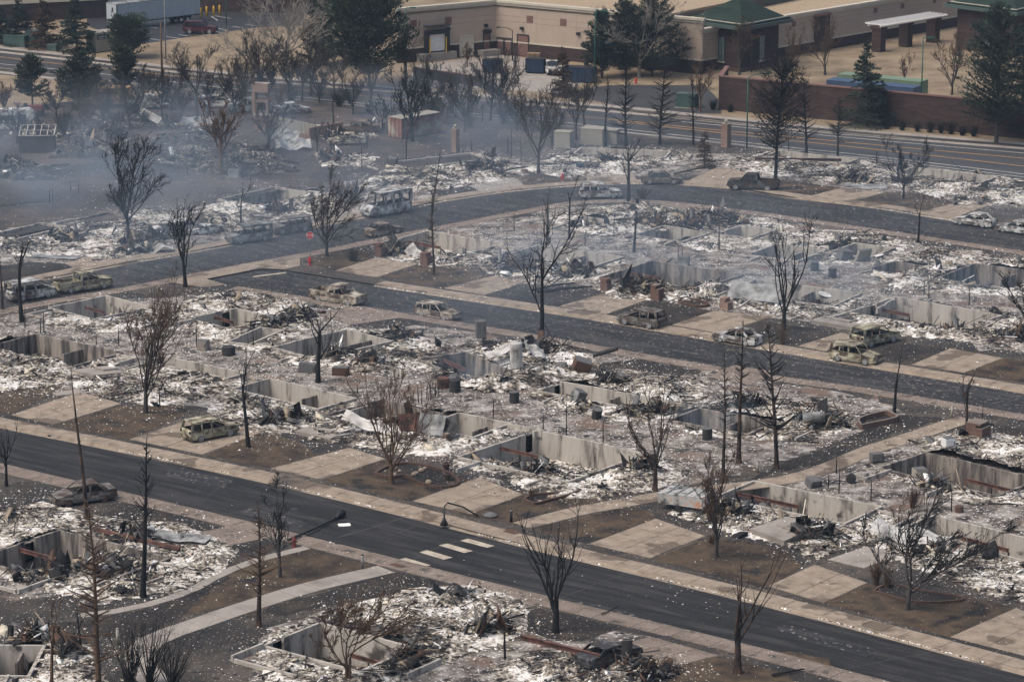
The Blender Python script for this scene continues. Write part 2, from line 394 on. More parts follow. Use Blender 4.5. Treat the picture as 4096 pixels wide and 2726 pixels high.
M['navy'] = flat('navy_sign', (.012, .02, .05), .5, .1, 1)
M['terracotta'] = flat('terracotta', (.095, .060, .045), .9, .2, 3)
M['rock'] = flat('pale_rock', (.33, .255, .185), .95, .2, 3)
M['tyre'] = flat('rubber', (.02, .02, .02), .9, .3, 4)
M['rim'] = flat('alloy_rim', (.36, .36, .35), .5, .25, 4, coord='O')
M['interior'] = flat('burnt_interior', (.022, .02, .019), .95, .4, 4, coord='O')
M['container_rust'] = pm('scorched_container', [(.38, (.12, .05, .04)), (.5, (.26, .14, .11)), (.62, (.40, .36, .28))], .5, 7, .8, coord='O')
M['cardboard'] = flat('old_pallet_wood', (.28, .20, .12), .95, .2, 3)
def burnt(name, a, b, c, s=1.1):
    return pm(name, [(.35, c), (.42, (.085, .052, .036)), (.48, b), (.56, a), (.70, tuple(min(.75, x * 1.5 + .06) for x in a))], s, 9, .8, .004, 20, coord='O', rand=1)
CARM = {
 'olive': burnt('burnt_olive_paint', (.33, .305, .215), (.20, .18, .125), (.045, .038, .032)),
 'grey': burnt('burnt_grey_paint', (.42, .42, .40), (.20, .195, .18), (.05, .047, .044)),
 'white': burnt('burnt_white_paint', (.55, .54, .50), (.32, .31, .28), (.06, .055, .05)),
 'tan': burnt('burnt_tan_paint', (.36, .325, .26), (.18, .15, .115), (.05, .04, .034)),
 'dark': burnt('burnt_dark_paint', (.15, .14, .125), (.085, .075, .066), (.025, .024, .023)),
 'rust': burnt('burnt_rust_paint', (.20, .17, .14), (.11, .078, .058), (.028, .025, .023)),
 'black': burnt('sooty_black_paint', (.05, .052, .055), (.03, .03, .032), (.012, .012, .012)),
 'bronze': burnt('sooty_bronze_paint', (.16, .15, .11), (.11, .10, .075), (.05, .045, .035)),
 'maroon': flat('maroon_paint', (.05, .009, .012), .35, .15, 1, spec=.5),
 'teal': burnt('burnt_teal_paint', (.21, .225, .215), (.125, .13, .122), (.04, .038, .036)),
 'palegreen': burnt('burnt_pale_green_paint', (.36, .40, .37), (.24, .26, .23), (.07, .06, .05)),
}
# ---------------------------------------------------------------- plan of the place (metres; x right, y away)
def extend(pts, a=0, b=0):
    p = [np.array(q, float) for q in pts]
    if a: d = p[0] - p[1]; p.insert(0, p[0] + d / np.linalg.norm(d) * a)
    if b: d = p[-1] - p[-2]; p.append(p[-1] + d / np.linalg.norm(d) * b)
    return p
ROADS = {}
def road_lines(key, far, near, e0, e1, n):
    fa = smoothline(extend(far, e0, e1)); ne = smoothline(extend(near, e0, e1))
    rs = lambda l: np.array([np.interp(np.linspace(0, len(l) - 1, n), np.arange(len(l)), l[:, k]) for k in (0, 1)]).T
    ROADS[key] = (rs(fa), rs(ne))
road_lines('front', [(-42.45,250.14),(-30.71,242.29),(-18.42,233.57),(-7.51,224.86),(-0.89,219.14),(18.04,203.95),(33.02,190.75)],
           [(-40.61,238.53),(-33.43,233.33),(-28.17,229.25),(-19.52,222.89),(-8.68,214.28),(0.91,206.75),(17.25,194.32),(22.91,189.53)], 22, 30, 70)
road_lines('middle', [(-30.29,304.72),(-25.42,309.08),(-22.56,308.36),(-11.93,301.05),(1.25,292.31),(9.86,286.46),(22.85,276.52),(44.19,261.10)],
           [(-30.63,303.75),(-25.82,300.48),(-11.54,290.69),(1.21,282.00),(19.61,268.60),(29.20,263.01),(42.97,253.42)], 0, 40, 90)
road_lines('loop', [(-50.51,300.86),(-46.82,304.72),(-38.67,312.95),(-29.93,320.74),(-22.32,329.13),(-17.14,335.12),(-10.95,340.59),(-5.88,346.48),(1.49,351.03),(8.00,353.61),(13.43,354.65),(20.12,354.13),(24.84,352.06),(30.34,346.98),(37.58,343.02),(44.36,337.00),(54.82,328.00)],
           [(-49.01,291.41),(-44.10,296.15),(-38.95,300.29),(-33.71,305.51),(-24.35,314.19),(-19.51,318.60),(-11.41,326.88),(-6.86,331.18),(1.44,339.15),(6.47,343.51),(13.08,344.75),(18.97,342.78),(28.85,336.53),(41.47,326.88),(53.15,317.53)], 22, 40, 130)
road_lines('avenue', [(-74.93,454.66),(-54.51,440.79),(-37.22,429.59),(-20.87,421.45),(-10.10,415.72),(-1.62,410.82),(13.66,403.35),(21.89,398.08),(33.32,391.35),(44.18,385.45),(62.56,376.77)],
           [(-72.47,439.21),(-47.94,422.91),(-34.72,415.72),(-24.52,409.79),(1.67,395.49),(17.46,385.15),(32.03,375.60),(43.69,368.17),(59.34,356.49)], 60, 60, 90)

# basements: corner left, corner at the back, corner right (tops of the foundation walls)
def pit(L, B, Rr, depth=2.2, fb=.12, ff=.8, fl=0., fr=0., soot=0, win=None, beam=None, seed=0):
    B = np.array(B); e1 = np.array(Rr) - B; e2 = np.array(L) - B
    l1, l2 = np.linalg.norm(e1), np.linalg.norm(e2)
    if l1 >= l2:
        d1 = e1 / l1; d2 = np.array([d1[1], -d1[0]]); l2 = abs(e2 @ d2)
    else:
        d2 = e2 / l2; d1 = np.array([-d2[1], d2[0]]); l1 = abs(e1 @ d1)
    return dict(B=B, d1=d1, d2=d2, l1=l1, l2=l2, D=depth, fb=fb, ff=ff, fl=fl, fr=fr, soot=soot, win=win, beam=beam,
                poly=[tuple(B), tuple(B + d1 * l1), tuple(B + d1 * l1 + d2 * l2), tuple(B + d2 * l2)])
HOUSES = [
 # key, label, pits, outline of its rubble, heap height, ash share
 ('central', 'burned house basement with pale walls behind the curved flower bed and tall multi-stem brown tree', [pit((-4.79,240.27),(2.11,247.87),(10.85,240.77), ff=.95, win=(2, .18), beam=(.0,.38))],
  [(-5.13,239.90),(2.12,249.07),(11.23,241.53),(13.18,238.78),(13.78,233.92),(10.76,230.75),(7.03,228.68),(3.72,228.91),(0.74,231.22),(-1.64,235.72),(-4.74,237.55)], .7, 1.0),
 ('scrap', 'burned house with twisted sheet metal heap at the top of a clean driveway', [pit((-8.00,249.07),(-4.59,253.28),(0.07,250.01), ff=.35), pit((-15.74,252.46),(-11.04,257.63),(-5.22,253.84), ff=.9, fb=.5, soot=1)],
  [(-15.72,252.18),(-11.03,257.35),(-6.57,256.64),(0.25,250.14),(0.07,246.68),(-3.79,242.92),(-5.14,240.40),(-7.57,240.40),(-12.58,243.44),(-16.93,245.50),(-17.52,249.07)], .8, .7),
 ('longwall', 'burned house with long pale basement wall beside the black pole tree', [pit((-24.32,261.24),(-21.17,264.80),(-13.17,257.92), ff=.75)],
  [(-24.78,262.12),(-21.26,265.40),(-12.99,258.06),(-12.71,255.23),(-16.44,249.07),(-20.15,246.03),(-22.18,249.07),(-25.87,253.84),(-26.14,256.64)], .5, .9),
 ('slab', 'burned house with open garage slab above the tan driveway and two-stem brown tree', [pit((-32.71,270.62),(-31.42,272.67),(-23.33,266.46), ff=.6)],
  [(-34.96,268.45),(-31.43,273.14),(-23.18,266.61),(-23.29,262.42),(-26.24,257.77),(-30.44,255.51),(-35.27,258.78),(-37.88,260.22),(-39.12,265.10)], .3, 1.1),
 ('leftedge', 'sooty burned house basement cut by the left edge above the brown lawn', [pit((-47.67,275.55),(-44.07,280.82),(-35.03,273.78), ff=.9, fb=.3, soot=1)],
  [(-48.34,279.65),(-44.23,281.66),(-34.77,273.94),(-34.80,270.31),(-37.82,263.90),(-42.03,261.68),(-45.18,260.22)], .7, 1.0),
 ('louvre', 'burned house basement with a square window well left of the white-frosted pit', [pit((-29.92,286.46),(-26.32,291.23),(-22.06,286.98), ff=.2, fb=.1, win=(2, .45), beam=(.0,.5)), pit((-26.18,278.00),(-23.43,283.53),(-21.47,281.66), ff=.5)],
  [(-32.59,293.58),(-30.16,298.77),(-26.39,299.53),(-19.26,294.68),(-17.16,287.33),(-19.21,280.99),(-21.94,274.42),(-25.97,275.55),(-31.40,282.17)], .35, 1.1),
 ('roadside', 'burned house pit just below the parked burnt van and crew cab pickup', [pit((-44.43,291.41),(-39.54,296.53),(-34.55,291.59), ff=.75, beam=(.15,.6))],
  [(-45.26,291.41),(-39.75,298.21),(-34.59,292.67),(-31.09,289.09),(-30.87,280.99),(-38.26,282.17),(-43.82,284.38)], .35, .9),
 ('duo', 'burned house with shallow curved pit beside the candelabra trunk', [pit((-21.97,275.88),(-15.40,282.68),(-10.87,278.16), ff=.7)],
  [(-22.68,273.94),(-15.49,284.38),(-8.77,281.32),(-4.68,277.18),(-7.43,268.45),(-11.40,266.61),(-17.23,268.14),(-20.92,271.25)], .5, 1.0),
 ('boiler', 'burned house heap with upright tank and slumped steel at the heart of the block', [pit((-7.27,269.53),(-4.12,274.10),(0.61,266.01), ff=.3, fb=.2, soot=1, beam=(.0,.45))],
  [(-8.43,269.69),(-4.70,278.00),(0.88,279.98),(5.25,277.67),(8.06,271.56),(6.16,265.10),(0.82,260.66),(-2.17,260.08),(-6.74,263.60)], 1.1, .55),
 ('striped', 'burned house basement with striped panel wall in the middle of the block', [pit((2.02,260.51),(4.39,263.60),(13.28,257.21), ff=.55, fb=.2, win=(2, .3))],
  [(0.82,259.79),(4.45,264.95),(9.36,269.69),(16.82,265.10),(17.33,258.06),(13.87,252.18),(9.10,250.82),(4.45,253.14)], .5, 1.0),
 ('conifers', 'burned house smoking among the three scorched conifers', [pit((12.59,251.23),(15.73,254.81),(22.08,250.41), ff=.6, soot=1)],
  [(11.60,250.01),(15.92,256.21),(19.57,260.95),(26.65,256.64),(29.36,252.73),(28.18,248.40),(24.06,244.47),(18.49,245.50),(15.01,246.68)], .6, 1.0),
 ('pathside', 'soot-streaked burned house basement right of the curving footpath', [pit((28.52,237.06),(33.07,241.28),(41.31,233.57), ff=.25, fb=.1, soot=1, beam=(.55,1.))],
  [(28.05,235.96),(33.08,241.91),(31.59,245.50),(38.42,248.67),(44.03,245.77),(40.88,226.98),(34.63,226.98),(31.06,232.74)], .8, .6),
 ('camper', 'burned house with long clean basement wall behind the scorched camper trailer', [pit((15.81,228.68),(18.74,233.33),(28.03,226.31), ff=.5, fb=.15, beam=(.0,.5))],
  [(12.57,226.98),(17.13,230.98),(18.79,233.92),(28.18,226.42),(29.49,223.98),(26.01,217.57),(21.85,213.68),(19.34,217.26),(16.65,219.35),(11.17,225.08)], .5, .9),
 ('rightedge', 'burned house basement at the right edge behind the leaning scorched tree', [pit((28.89,220.41),(31.63,224.20),(39.76,216.53), ff=.4, fb=.1, beam=(.3,.75))],
  [(28.02,222.56),(31.72,224.86),(39.89,217.26),(37.17,201.30),(32.31,206.37),(28.58,211.49),(25.74,216.53)], .4, .8),
 ('black', 'burned house with soot-black basement corner at lower left', [pit((-39.14,213.98),(-33.33,220.52),(-24.35,213.78), ff=.08, fb=.06, fr=.85, soot=1, win=(2, .3), beam=(.0,.42))],
  [(-39.58,225.86),(-35.76,228.91),(-29.87,224.20),(-24.23,223.10),(-19.47,216.53),(-20.22,210.70),(-23.40,205.90),(-27.73,204.50),(-30.51,205.15),(-33.98,208.28),(-36.95,209.72)], .5, 1.1),
 ('bottom', 'burned house pit with pale concrete corner at the bottom of the picture', [pit((-17.00,195.51),(-13.02,199.78),(-6.23,194.66), ff=.2, fb=.05, win=(2, .55), beam=(.62,1.))],
  [(-17.41,195.17),(-15.70,199.34),(-13.00,202.94),(-7.22,207.80),(-2.38,208.95),(1.70,204.04),(0.92,196.89),(-4.72,191.41),(-7.65,186.99),(-15.63,186.99)], .5, 1.1),
 ('cornerleft', 'burned house pit with grey wall in the bottom left corner', [pit((-34.48,189.37),(-34.30,195.17),(-30.70,193.65), ff=.7)],
  [(-35.41,200.22),(-30.78,198.63),(-27.37,195.85),(-25.13,186.99),(-33.12,186.20)], .4, .9),
 ('wreckheap', 'burned house heap with long rusted beam and crushed car at the bottom edge', [pit((-1.59,186.20),(-0.22,188.73),(3.34,186.05), ff=.6)],
  [(-1.35,191.82),(2.06,195.34),(8.61,194.32),(10.98,190.59),(6.61,185.42),(-1.31,184.65)], .8, .8),
 ('stopcorner', 'burned house basement with two red brick pillars on the stop sign corner', [pit((-14.94,320.74),(-8.91,326.88),(-0.68,320.31), ff=.8, fb=.3, beam=(.05,.5))],
  [(-15.36,319.88),(-8.99,328.45),(-0.46,321.39),(-0.45,315.43),(-3.46,311.72),(-7.84,309.69),(-12.36,312.54)], .6, .9),
 ('hazy', 'burned house basement filling with smoke right of the tall forked tree', [pit((-1.26,315.85),(2.77,320.09),(11.52,313.98), ff=.85, fb=.3)],
  [(-2.15,314.60),(2.83,321.82),(11.73,315.02),(11.79,310.50),(8.38,306.49),(5.66,301.05),(-0.34,302.58),(-3.42,308.48)], .5, .9),
 ('brickpair', 'burned house basement with motorbike wheel and brick garage pillars above the middle street', [pit((7.48,305.31),(14.29,312.13),(23.16,305.70), ff=.9, fb=.2, soot=1, beam=(.0,.4))],
  [(7.03,304.53),(14.35,313.36),(23.43,306.49),(22.47,299.15),(19.75,293.22),(15.24,295.05),(9.36,295.41)], .7, .9),
 ('loopinner', 'burned house pit with dark window just inside the bend of the loop road', [pit((5.55,331.64),(8.11,334.42),(11.62,331.87), ff=.5, fb=.2, win=(2,.4))],
  [(3.41,334.42),(7.31,339.63),(14.64,342.53),(19.34,339.63),(22.16,334.88),(17.81,328.68),(13.99,326.44),(9.76,324.22),(5.69,328.68)], .6, .8),
 ('palebox', 'burned house with clean pale double basement below the loop road bend', [pit((12.37,325.10),(16.22,329.58),(21.28,325.99), ff=.12, fb=.05), pit((21.58,325.55),(24.56,329.81),(28.06,326.88), ff=.5, fb=.1, win=(2,.6))],
  [(11.60,324.22),(16.30,331.18),(21.05,336.06),(28.57,334.88),(30.77,330.27),(28.35,320.95),(20.79,316.69),(14.68,320.95)], .3, 1.0),
 ('greybox', 'burned house with bright concrete pit right of the vase-shaped bare tree', [pit((24.27,315.02),(27.62,320.31),(32.54,317.11), ff=.15, fb=.05), pit((32.72,316.27),(36.03,320.74),(39.73,317.75), ff=.4, fb=.1)],
  [(23.97,313.98),(28.02,322.47),(30.44,329.13),(38.25,328.00),(42.31,321.39),(40.02,315.64),(32.78,310.50),(27.65,312.54)], .3, .9),
 ('twinpit', 'burned house with twin smoky pits and crossing beams at far right', [pit((35.91,308.48),(39.09,311.92),(42.31,309.08), ff=.3, soot=1, beam=(.4,1.)), pit((42.05,303.75),(47.01,310.90),(54.19,306.49), ff=.35, fb=.1, soot=1)],
  [(35.21,308.48),(39.50,315.02),(44.08,319.24),(55.27,312.95),(52.65,297.27),(43.27,296.90),(37.36,300.67)], .6, .7),
 ('suvhouse', 'burned house basement behind the pair of yellowed burnt SUVs', [pit((31.74,289.80),(37.23,295.97),(46.52,288.21), ff=.85, fb=.15, win=(2,.45), beam=(.0,.35))],
  [(31.01,288.74),(37.39,297.27),(47.36,289.09),(50.78,286.11),(48.82,274.42),(40.78,278.82),(35.05,280.99),(31.38,284.38)], .6, .9),
 ('vasetree', 'burned house pit with bathtub just behind the vase-shaped bare tree', [pit((20.49,298.21),(24.21,303.55),(34.19,297.46), ff=.8, fb=.15, soot=0)],
  [(19.68,298.77),(24.32,304.92),(34.61,298.21),(34.06,293.22),(28.37,286.98),(24.07,289.62),(20.94,292.31)], .5, .8),
 ('farcentre', 'burned house ruin with single long wall below the bare conifer row', [pit((5.88,372.14),(8.32,375.89),(19.32,373.29), depth=1.6, ff=.9, fb=.3)],
  [(0.61,362.11),(7.82,377.36),(20.21,375.31),(21.55,369.02),(13.81,359.41),(6.15,357.02)], .5, 1.1),
 ('farright', 'burned house ruin with long rusted beam beside the parking of the black pickup', [pit((30.41,370.43),(32.37,373.86),(41.48,368.46), depth=1.7, ff=.8, beam=(.0,.7))],
  [(23.97,367.61),(32.53,375.89),(42.30,369.30),(45.79,359.41),(39.86,351.55),(33.87,356.75),(26.59,360.75)], .5, .9),
 ('faredge', 'burned house ruin along the avenue at far right', [pit((44.78,359.41),(47.23,363.19),(56.44,357.28), depth=1.8, ff=.8)],
  [(41.18,356.75),(47.45,364.57),(57.85,358.61),(61.74,351.55),(59.66,339.15),(49.42,341.56),(44.77,351.03)], .4, 1.1),
 ('farleft', 'burned house ruin at the mouth of the far driveway left of the leaning trunks', [pit((-14.73,366.22),(-4.88,372.43),(-1.87,368.74), depth=1.7, ff=.7)],
  [(-18.29,351.55),(-14.70,365.39),(-4.91,374.15),(1.14,368.17),(1.36,357.28),(-5.87,351.55),(-12.23,348.49)], .5, .9),
 ('leftwall', 'burned house ruin with pale wall at the left edge beside the field', [pit((-55.44,324.66),(-50.91,331.18),(-48.13,328.45), depth=1.9, ff=.8, fb=.2)],
  [(-55.56,324.00),(-51.06,332.56),(-47.76,329.13),(-44.41,321.39),(-44.08,315.43),(-50.00,314.60),(-54.44,317.11)], .6, 1.0),
 ('bigtree', 'burned house ruin around the big fine-twigged tree at left', [pit((-47.76,332.56),(-44.42,336.77),(-41.59,334.18), depth=1.8, ff=.9, fb=.2, soot=1)],
  [(-48.40,332.10),(-44.46,338.19),(-37.95,340.11),(-34.80,330.27),(-35.28,321.39),(-37.98,315.02),(-43.36,311.72),(-45.55,321.39)], .5, 1.1),
 ('vanhouse', 'burned house ruin behind the row of burnt vans on the loop road', [pit((-33.01,344.01),(-27.12,351.29),(-21.50,346.98), depth=1.9, ff=.85, fb=.3)],
  [(-35.93,339.15),(-30.34,346.98),(-27.22,352.58),(-21.16,349.50),(-16.78,345.74),(-18.10,337.95),(-25.45,333.72),(-28.76,328.00),(-33.72,326.44)], .8, .8),
]
PITS = [p for h in HOUSES for p in h[2]]

def sheet_cut(name, poly, z, mat):
    """a thin ground sheet left open over basements and roads"""
    holes = [p['poly'] for p in PITS if inpoly(np.array(p['poly'] + [tuple(np.mean(np.array(p['poly']), 0))]), poly).any()]
    holes += [[tuple(q) for q in np.r_[a, b[::-1]]] for a, b in ROADS.values()]
    vs_, es = [], []
    for h in [poly] + holes:
        n = len(vs_); k = len(h); vs_.extend(Vector((float(p[0]), float(p[1]))) for p in h); es.extend((n + i, n + (i + 1) % k) for i in range(k))
    r = geometry.delaunay_2d_cdt(vs_, es, [], 0, 1e-4); V = np.array([(v[0], v[1], z) for v in r[0]]); T = np.array(r[2]); c = V[T].mean(1); keep = inpoly(c, poly)
    for h in holes: keep &= ~inpoly(c, h)
    T = T[keep]; used, inv = np.unique(T.ravel(), return_inverse=True)
    return tag(link(name, np_mesh(name, V[used], inv.reshape(-1, 3), [mat])), kind='structure')
# ---------------------------------------------------------------- ground, roads, kerbs, sidewalks
ZR = {'front': -.112, 'middle': -.116, 'loop': -.120, 'avenue': -.124}
def make_ground():
    holes = [[tuple(q) for q in np.r_[a, b[::-1]]] for a, b in ROADS.values()] + [p['poly'] for p in PITS]
    vs_, es = [], []
    def ring(poly):
        n = len(vs_); k = len(poly)
        vs_.extend(Vector((float(p[0]), float(p[1]))) for p in poly); es.extend((n + i, n + (i + 1) % k) for i in range(k))
    ring([(-700, -50), (700, -50), (700, 1600), (-700, 1600)])
    for h in holes: ring(h)
    r = geometry.delaunay_2d_cdt(vs_, es, [], 0, 1e-4)
    V = np.array([(v[0], v[1], 0) for v in r[0]]); T = np.array(r[2])
    c = V[T].mean(1); keep = np.ones(len(T), bool)
    for h in holes: keep &= ~inpoly(c, h)
    tag(link('ground', np_mesh('ground', V, T[keep], [M['ground']])), kind='structure')
make_ground()
for key, am in (('front', 'asphalt'), ('middle', 'asphalt2'), ('loop', 'asphalt2'), ('avenue', 'asphalt3')):
    a, b = ROADS[key]; z = ZR[key]
    tag(strip('road', offset(a, .25), offset(b, -.25), z, z, M[am]), kind='structure')
def slabs(parent, A, Bn, z0, z1, mat, every):
    """one slab after the other between two lines"""
    n = len(A)
    for i in range(0, n - every, every):
        j = i + every; g = .012
        a0, a1 = A[i] + (A[j] - A[i]) * g, A[j] - (A[j] - A[i]) * g
        b0, b1 = Bn[i] + (Bn[j] - Bn[i]) * g, Bn[j] - (Bn[j] - Bn[i]) * g
        dz = random.uniform(-.008, .008)
        MB().prism([tuple(a0), tuple(a1), tuple(b1), tuple(b0)], z0, z1 + dz).build('slab', mat, parent)
random.seed(5)
def edge_set(line, side, mat, walk=1.55, gutter=.5, step=1.6, zr=-.12):
    """gutter pan, kerb and walk along one road edge; side +1 = walk lies to the left of the line's direction"""
    ln = smoothline([tuple(p) for p in line[::6]] + [tuple(line[-1])], step)
    s = side
    g = strip('gutter', offset(ln, -s * gutter), ln, zr + .008, zr + .012, mat) if s > 0 else strip('gutter', ln, offset(ln, -s * gutter), zr + .012, zr + .008, mat)
    tag(g, kind='structure')
    k0, k1 = ln, offset(ln, s * .16)
    tag(strip('kerb', k0, k1, .030, .034, mat, bottom=-.2) if s < 0 else strip('kerb', k1, k0, .034, .030, mat, bottom=-.2), kind='structure')
    if walk:
        w0, w1 = offset(ln, s * .18), offset(ln, s * (.18 + walk))
        base = tag(strip('sidewalk', offset(ln, s * .17), w1, .002, .002, mat) if s < 0 else strip('sidewalk', w1, offset(ln, s * .17), .002, .002, mat), kind='structure')
        slabs(base, w0, w1, -.02, .030, mat, 1)
fa, fn = ROADS['front']; edge_set(fa, 1, M['concrete'], zr=ZR['front']); edge_set(fn, -1, M['concrete_red'], zr=ZR['front'])
fa, fn = ROADS['middle']; edge_set(fa[14:], 1, M['concrete'], zr=ZR['middle']); edge_set(fn[3:], -1, M['concrete_red'], zr=ZR['middle'])
fa, fn = ROADS['loop']; edge_set(fa, 1, M['concrete'], zr=ZR['loop']); edge_set(fn, -1, M['concrete_red'], zr=ZR['loop'])
fa, fn = ROADS['avenue']
edge_set(fa, 1, M['concrete_grey'], walk=0, zr=ZR['avenue']); edge_set(fn, -1, M['concrete_grey'], walk=0, zr=ZR['avenue'])
_w = offset(fa, 1.9); tag(strip('footpath', offset(_w, 1.7), _w, .012, .012, M['concrete_grey']), kind='structure')
_w = offset(fn[:26], -2.2); tag(strip('footpath', _w, offset(_w, -1.5), .012, .012, M['concrete_grey']), kind='structure')
# concrete crossing where the middle street meets the loop road
tag(patch('crosspan', [(-33.79,302.97),(-33.13,304.92),(-27.38,311.51),(-21.85,315.02),(-21.56,310.50),(-22.99,308.88),(-25.53,309.28),(-30.49,304.53),(-28.31,302.01),(-30.34,300.67)], .036, M['concrete']), kind='structure')

def driveway(poly, nu=2, nv=3, mat='concrete', z=.036):
    """poly: street-left, street-right, house-right, house-left"""
    p = [np.array(q, float) for q in poly]
    base = tag(patch('driveway', [tuple(q) for q in p], .008, M[mat]), kind='structure')
    at = lambda u, v: (p[0] * (1 - u) + p[1] * u) * (1 - v) + (p[3] * (1 - u) + p[2] * u) * v
    for i in range(nu):
        for j in range(nv):
            g = .006
            q = [at(i / nu + g, j / nv + g), at((i + 1) / nu - g, j / nv + g), at((i + 1) / nu - g, (j + 1) / nv - g), at(i / nu + g, (j + 1) / nv - g)]
            MB().prism([tuple(x) for x in q], -.02, z + random.uniform(-.006, .006)).build('slab', M[mat], base)
driveway([(-42.01,253.24),(-38.00,250.12),(-33.15,256.81),(-37.21,260.86)])
driveway([(-31.23,245.67),(-24.76,241.20),(-20.51,247.97),(-26.25,252.68)])
driveway([(-19.06,237.20),(-14.80,234.12),(-10.05,240.02),(-13.15,243.24)])
driveway([(-7.56,228.42),(-3.02,225.02),(0.90,230.18),(-2.60,234.76)])
driveway([(5.63,217.70),(9.95,214.31),(14.21,219.59),(10.76,223.93)])
driveway([(17.90,208.05),(21.41,204.31),(24.91,208.75),(21.57,212.83)])
driveway([(22.60,213.96),(25.02,211.97),(28.42,215.68),(25.70,217.06)], 1, 1, 'concrete_grey')
driveway([(29.15,197.37),(33.65,193.54),(37.45,198.73),(34.49,203.32)])
driveway([(-17.90,308.19),(-13.54,305.27),(-9.57,311.34),(-13.87,314.65)])
driveway([(-6.72,300.49),(-2.67,297.45),(2.74,304.64),(-1.81,305.95)])
driveway([(4.57,292.75),(8.90,289.38),(13.46,295.95),(8.87,298.21)])
driveway([(14.96,285.15),(19.14,281.95),(24.75,288.43),(19.26,290.82)])
driveway([(26.10,277.03),(28.47,275.07),(32.49,279.91),(30.57,282.17)], 2, 2)
driveway([(35.64,270.18),(39.91,267.28),(44.10,272.50),(39.88,276.16)])
driveway([(8.66,355.38),(14.49,356.09),(13.97,362.19),(8.64,360.38)], 2, 2)
driveway([(-3.65,349.50),(1.49,351.90),(0.75,356.80),(-6.00,355.38)], 2, 2, 'concrete_grey')
driveway([(19.89,354.68),(24.72,352.45),(28.34,361.46),(24.25,364.02)], 2, 2)
driveway([(33.74,346.79),(37.64,343.14),(42.47,348.82),(37.72,351.55)], 2, 2)
driveway([(45.13,337.95),(48.66,335.09),(53.47,342.15),(50.76,344.13)], 2, 2)
driveway([(-45.51,311.34),(-43.80,310.14),(-39.04,312.99),(-43.96,314.93)], 2, 2)
driveway([(13.57,193.70),(9.22,197.37),(6.60,195.42),(10.80,191.82)], 3, 2, 'concrete_red')
driveway([(1.86,203.93),(-0.10,205.81),(-1.79,204.55),(-0.66,201.97)], 2, 2, 'concrete_red')
driveway([(-17.85,219.17),(-21.00,221.89),(-23.84,220.02),(-20.59,217.20)], 2, 2, 'concrete_red')
driveway([(-10.55,287.96),(-15.82,291.78),(-18.67,288.91),(-14.94,285.15)], 2, 2, 'concrete_red')
driveway([(22.99,267.89),(19.72,269.97),(17.19,265.85),(20.77,263.03)], 2, 2, 'concrete_red')
driveway([(21.22,338.59),(17.93,342.48),(15.50,340.52),(18.67,336.67)], 2, 2, 'concrete_red')
def path(pts, w, mat='concrete', step=2.2, name='footpath'):
    ln = smoothline(pts, step); a, b = offset(ln, w / 2), offset(ln, -w / 2)
    base = tag(strip(name, a, b, .010, .010, M[mat]), kind='structure')
    slabs(base, b, a, -.02, .038, M[mat], 1)
path([(0.74,222.13),(5.24,225.97),(9.30,228.34),(13.44,230.87),(18.35,232.50),(22.17,234.64),(25.18,237.67),(28.45,242.03),(32.75,246.55),(38.02,252.18)], 2.0)
path([(-8.92,211.78),(-14.21,207.61),(-17.96,203.76),(-21.14,200.05),(-23.50,197.23),(-24.37,194.75),(-24.03,191.82),(-22.51,188.17)], 2.0, 'concrete_grey')
path([(-14.86,216.84),(-18.74,213.38),(-19.79,211.88),(-21.23,209.43),(-22.57,206.66),(-25.83,203.30),(-29.21,201.66)], .9, 'concrete_grey', 2.5)
path([(-39.34,259.88),(-38.20,261.45),(-37.14,261.06)], 1.2, 'concrete_grey')

# yards and fields: thin sheets on the soil
_k = 0
def yard(mat, *pts, z=.004, amp=.5):
    global _k; _k += 1
    sheet_cut('lawn' if 'lawn' in mat else 'yard', rough_poly(list(pts), amp, .9, _k), z + _k * .0004, M[mat])
patch('field', [(-74.67,396.78),(-66.78,403.35),(-47.04,415.72),(-24.32,406.38),(1.65,391.98),(10.77,378.24),(1.14,368.17),(-14.21,362.11),(-17.64,348.24),(-26.63,350.01),(-35.98,339.63),(-48.15,330.27),(-60.49,318.17)], .003, M['field'])
yard('ashy', (-49.71,285.59),(-45.71,286.11),(-38.69,285.59),(-30.16,278.00),(-21.00,272.35),(-14.51,267.53),(-6.72,262.71),(0.82,259.79),(8.08,252.73),(14.97,246.03),(19.88,240.65),(15.11,236.33),(11.18,240.40),(2.23,249.07),(-4.69,254.53),(-12.97,259.21),(-21.23,265.10),(-31.66,273.46),(-36.83,277.18),(-48.88,280.49))
yard('ashy', (-7.87,330.27),(-2.28,334.88),(5.22,328.45),(11.97,321.82),(20.72,315.43),(28.84,310.90),(38.07,302.97),(51.04,292.67),(50.31,288.21),(37.34,296.90),(24.81,304.53),(14.33,312.95),(2.83,320.95),(-7.77,325.77))
yard('ashy', (24.44,233.92),(29.59,234.52),(32.14,228.11),(39.77,224.20),(38.71,217.78),(31.66,224.42),(28.07,226.64),(22.67,233.09))
yard('lawn', (-37.90,250.12),(-31.32,245.67),(-26.94,253.79),(-28.18,256.24),(-32.95,256.43), amp=.1)
yard('lawn', (-46.09,263.43),(-41.98,263.83),(-38.79,262.83),(-42.04,253.42),(-44.69,254.92), amp=.2)
yard('lawn', (-24.54,241.02),(-19.21,237.30),(-15.77,241.02),(-16.84,244.21),(-19.17,247.08),(-20.50,248.14), amp=.2)
yard('lawn', (-14.67,234.05),(-7.60,228.48),(-3.59,234.05),(-5.01,236.71),(-8.76,239.01),(-10.05,239.85), amp=.15)
yard('lawn', (-4.68,225.51),(0.24,222.47),(8.75,230.13),(5.38,231.85),(1.78,231.69),(-0.92,229.51), amp=.15)
yard('lawn', (1.57,221.11),(5.55,217.76),(10.67,223.93),(10.45,226.01),(8.10,226.62), amp=.15)
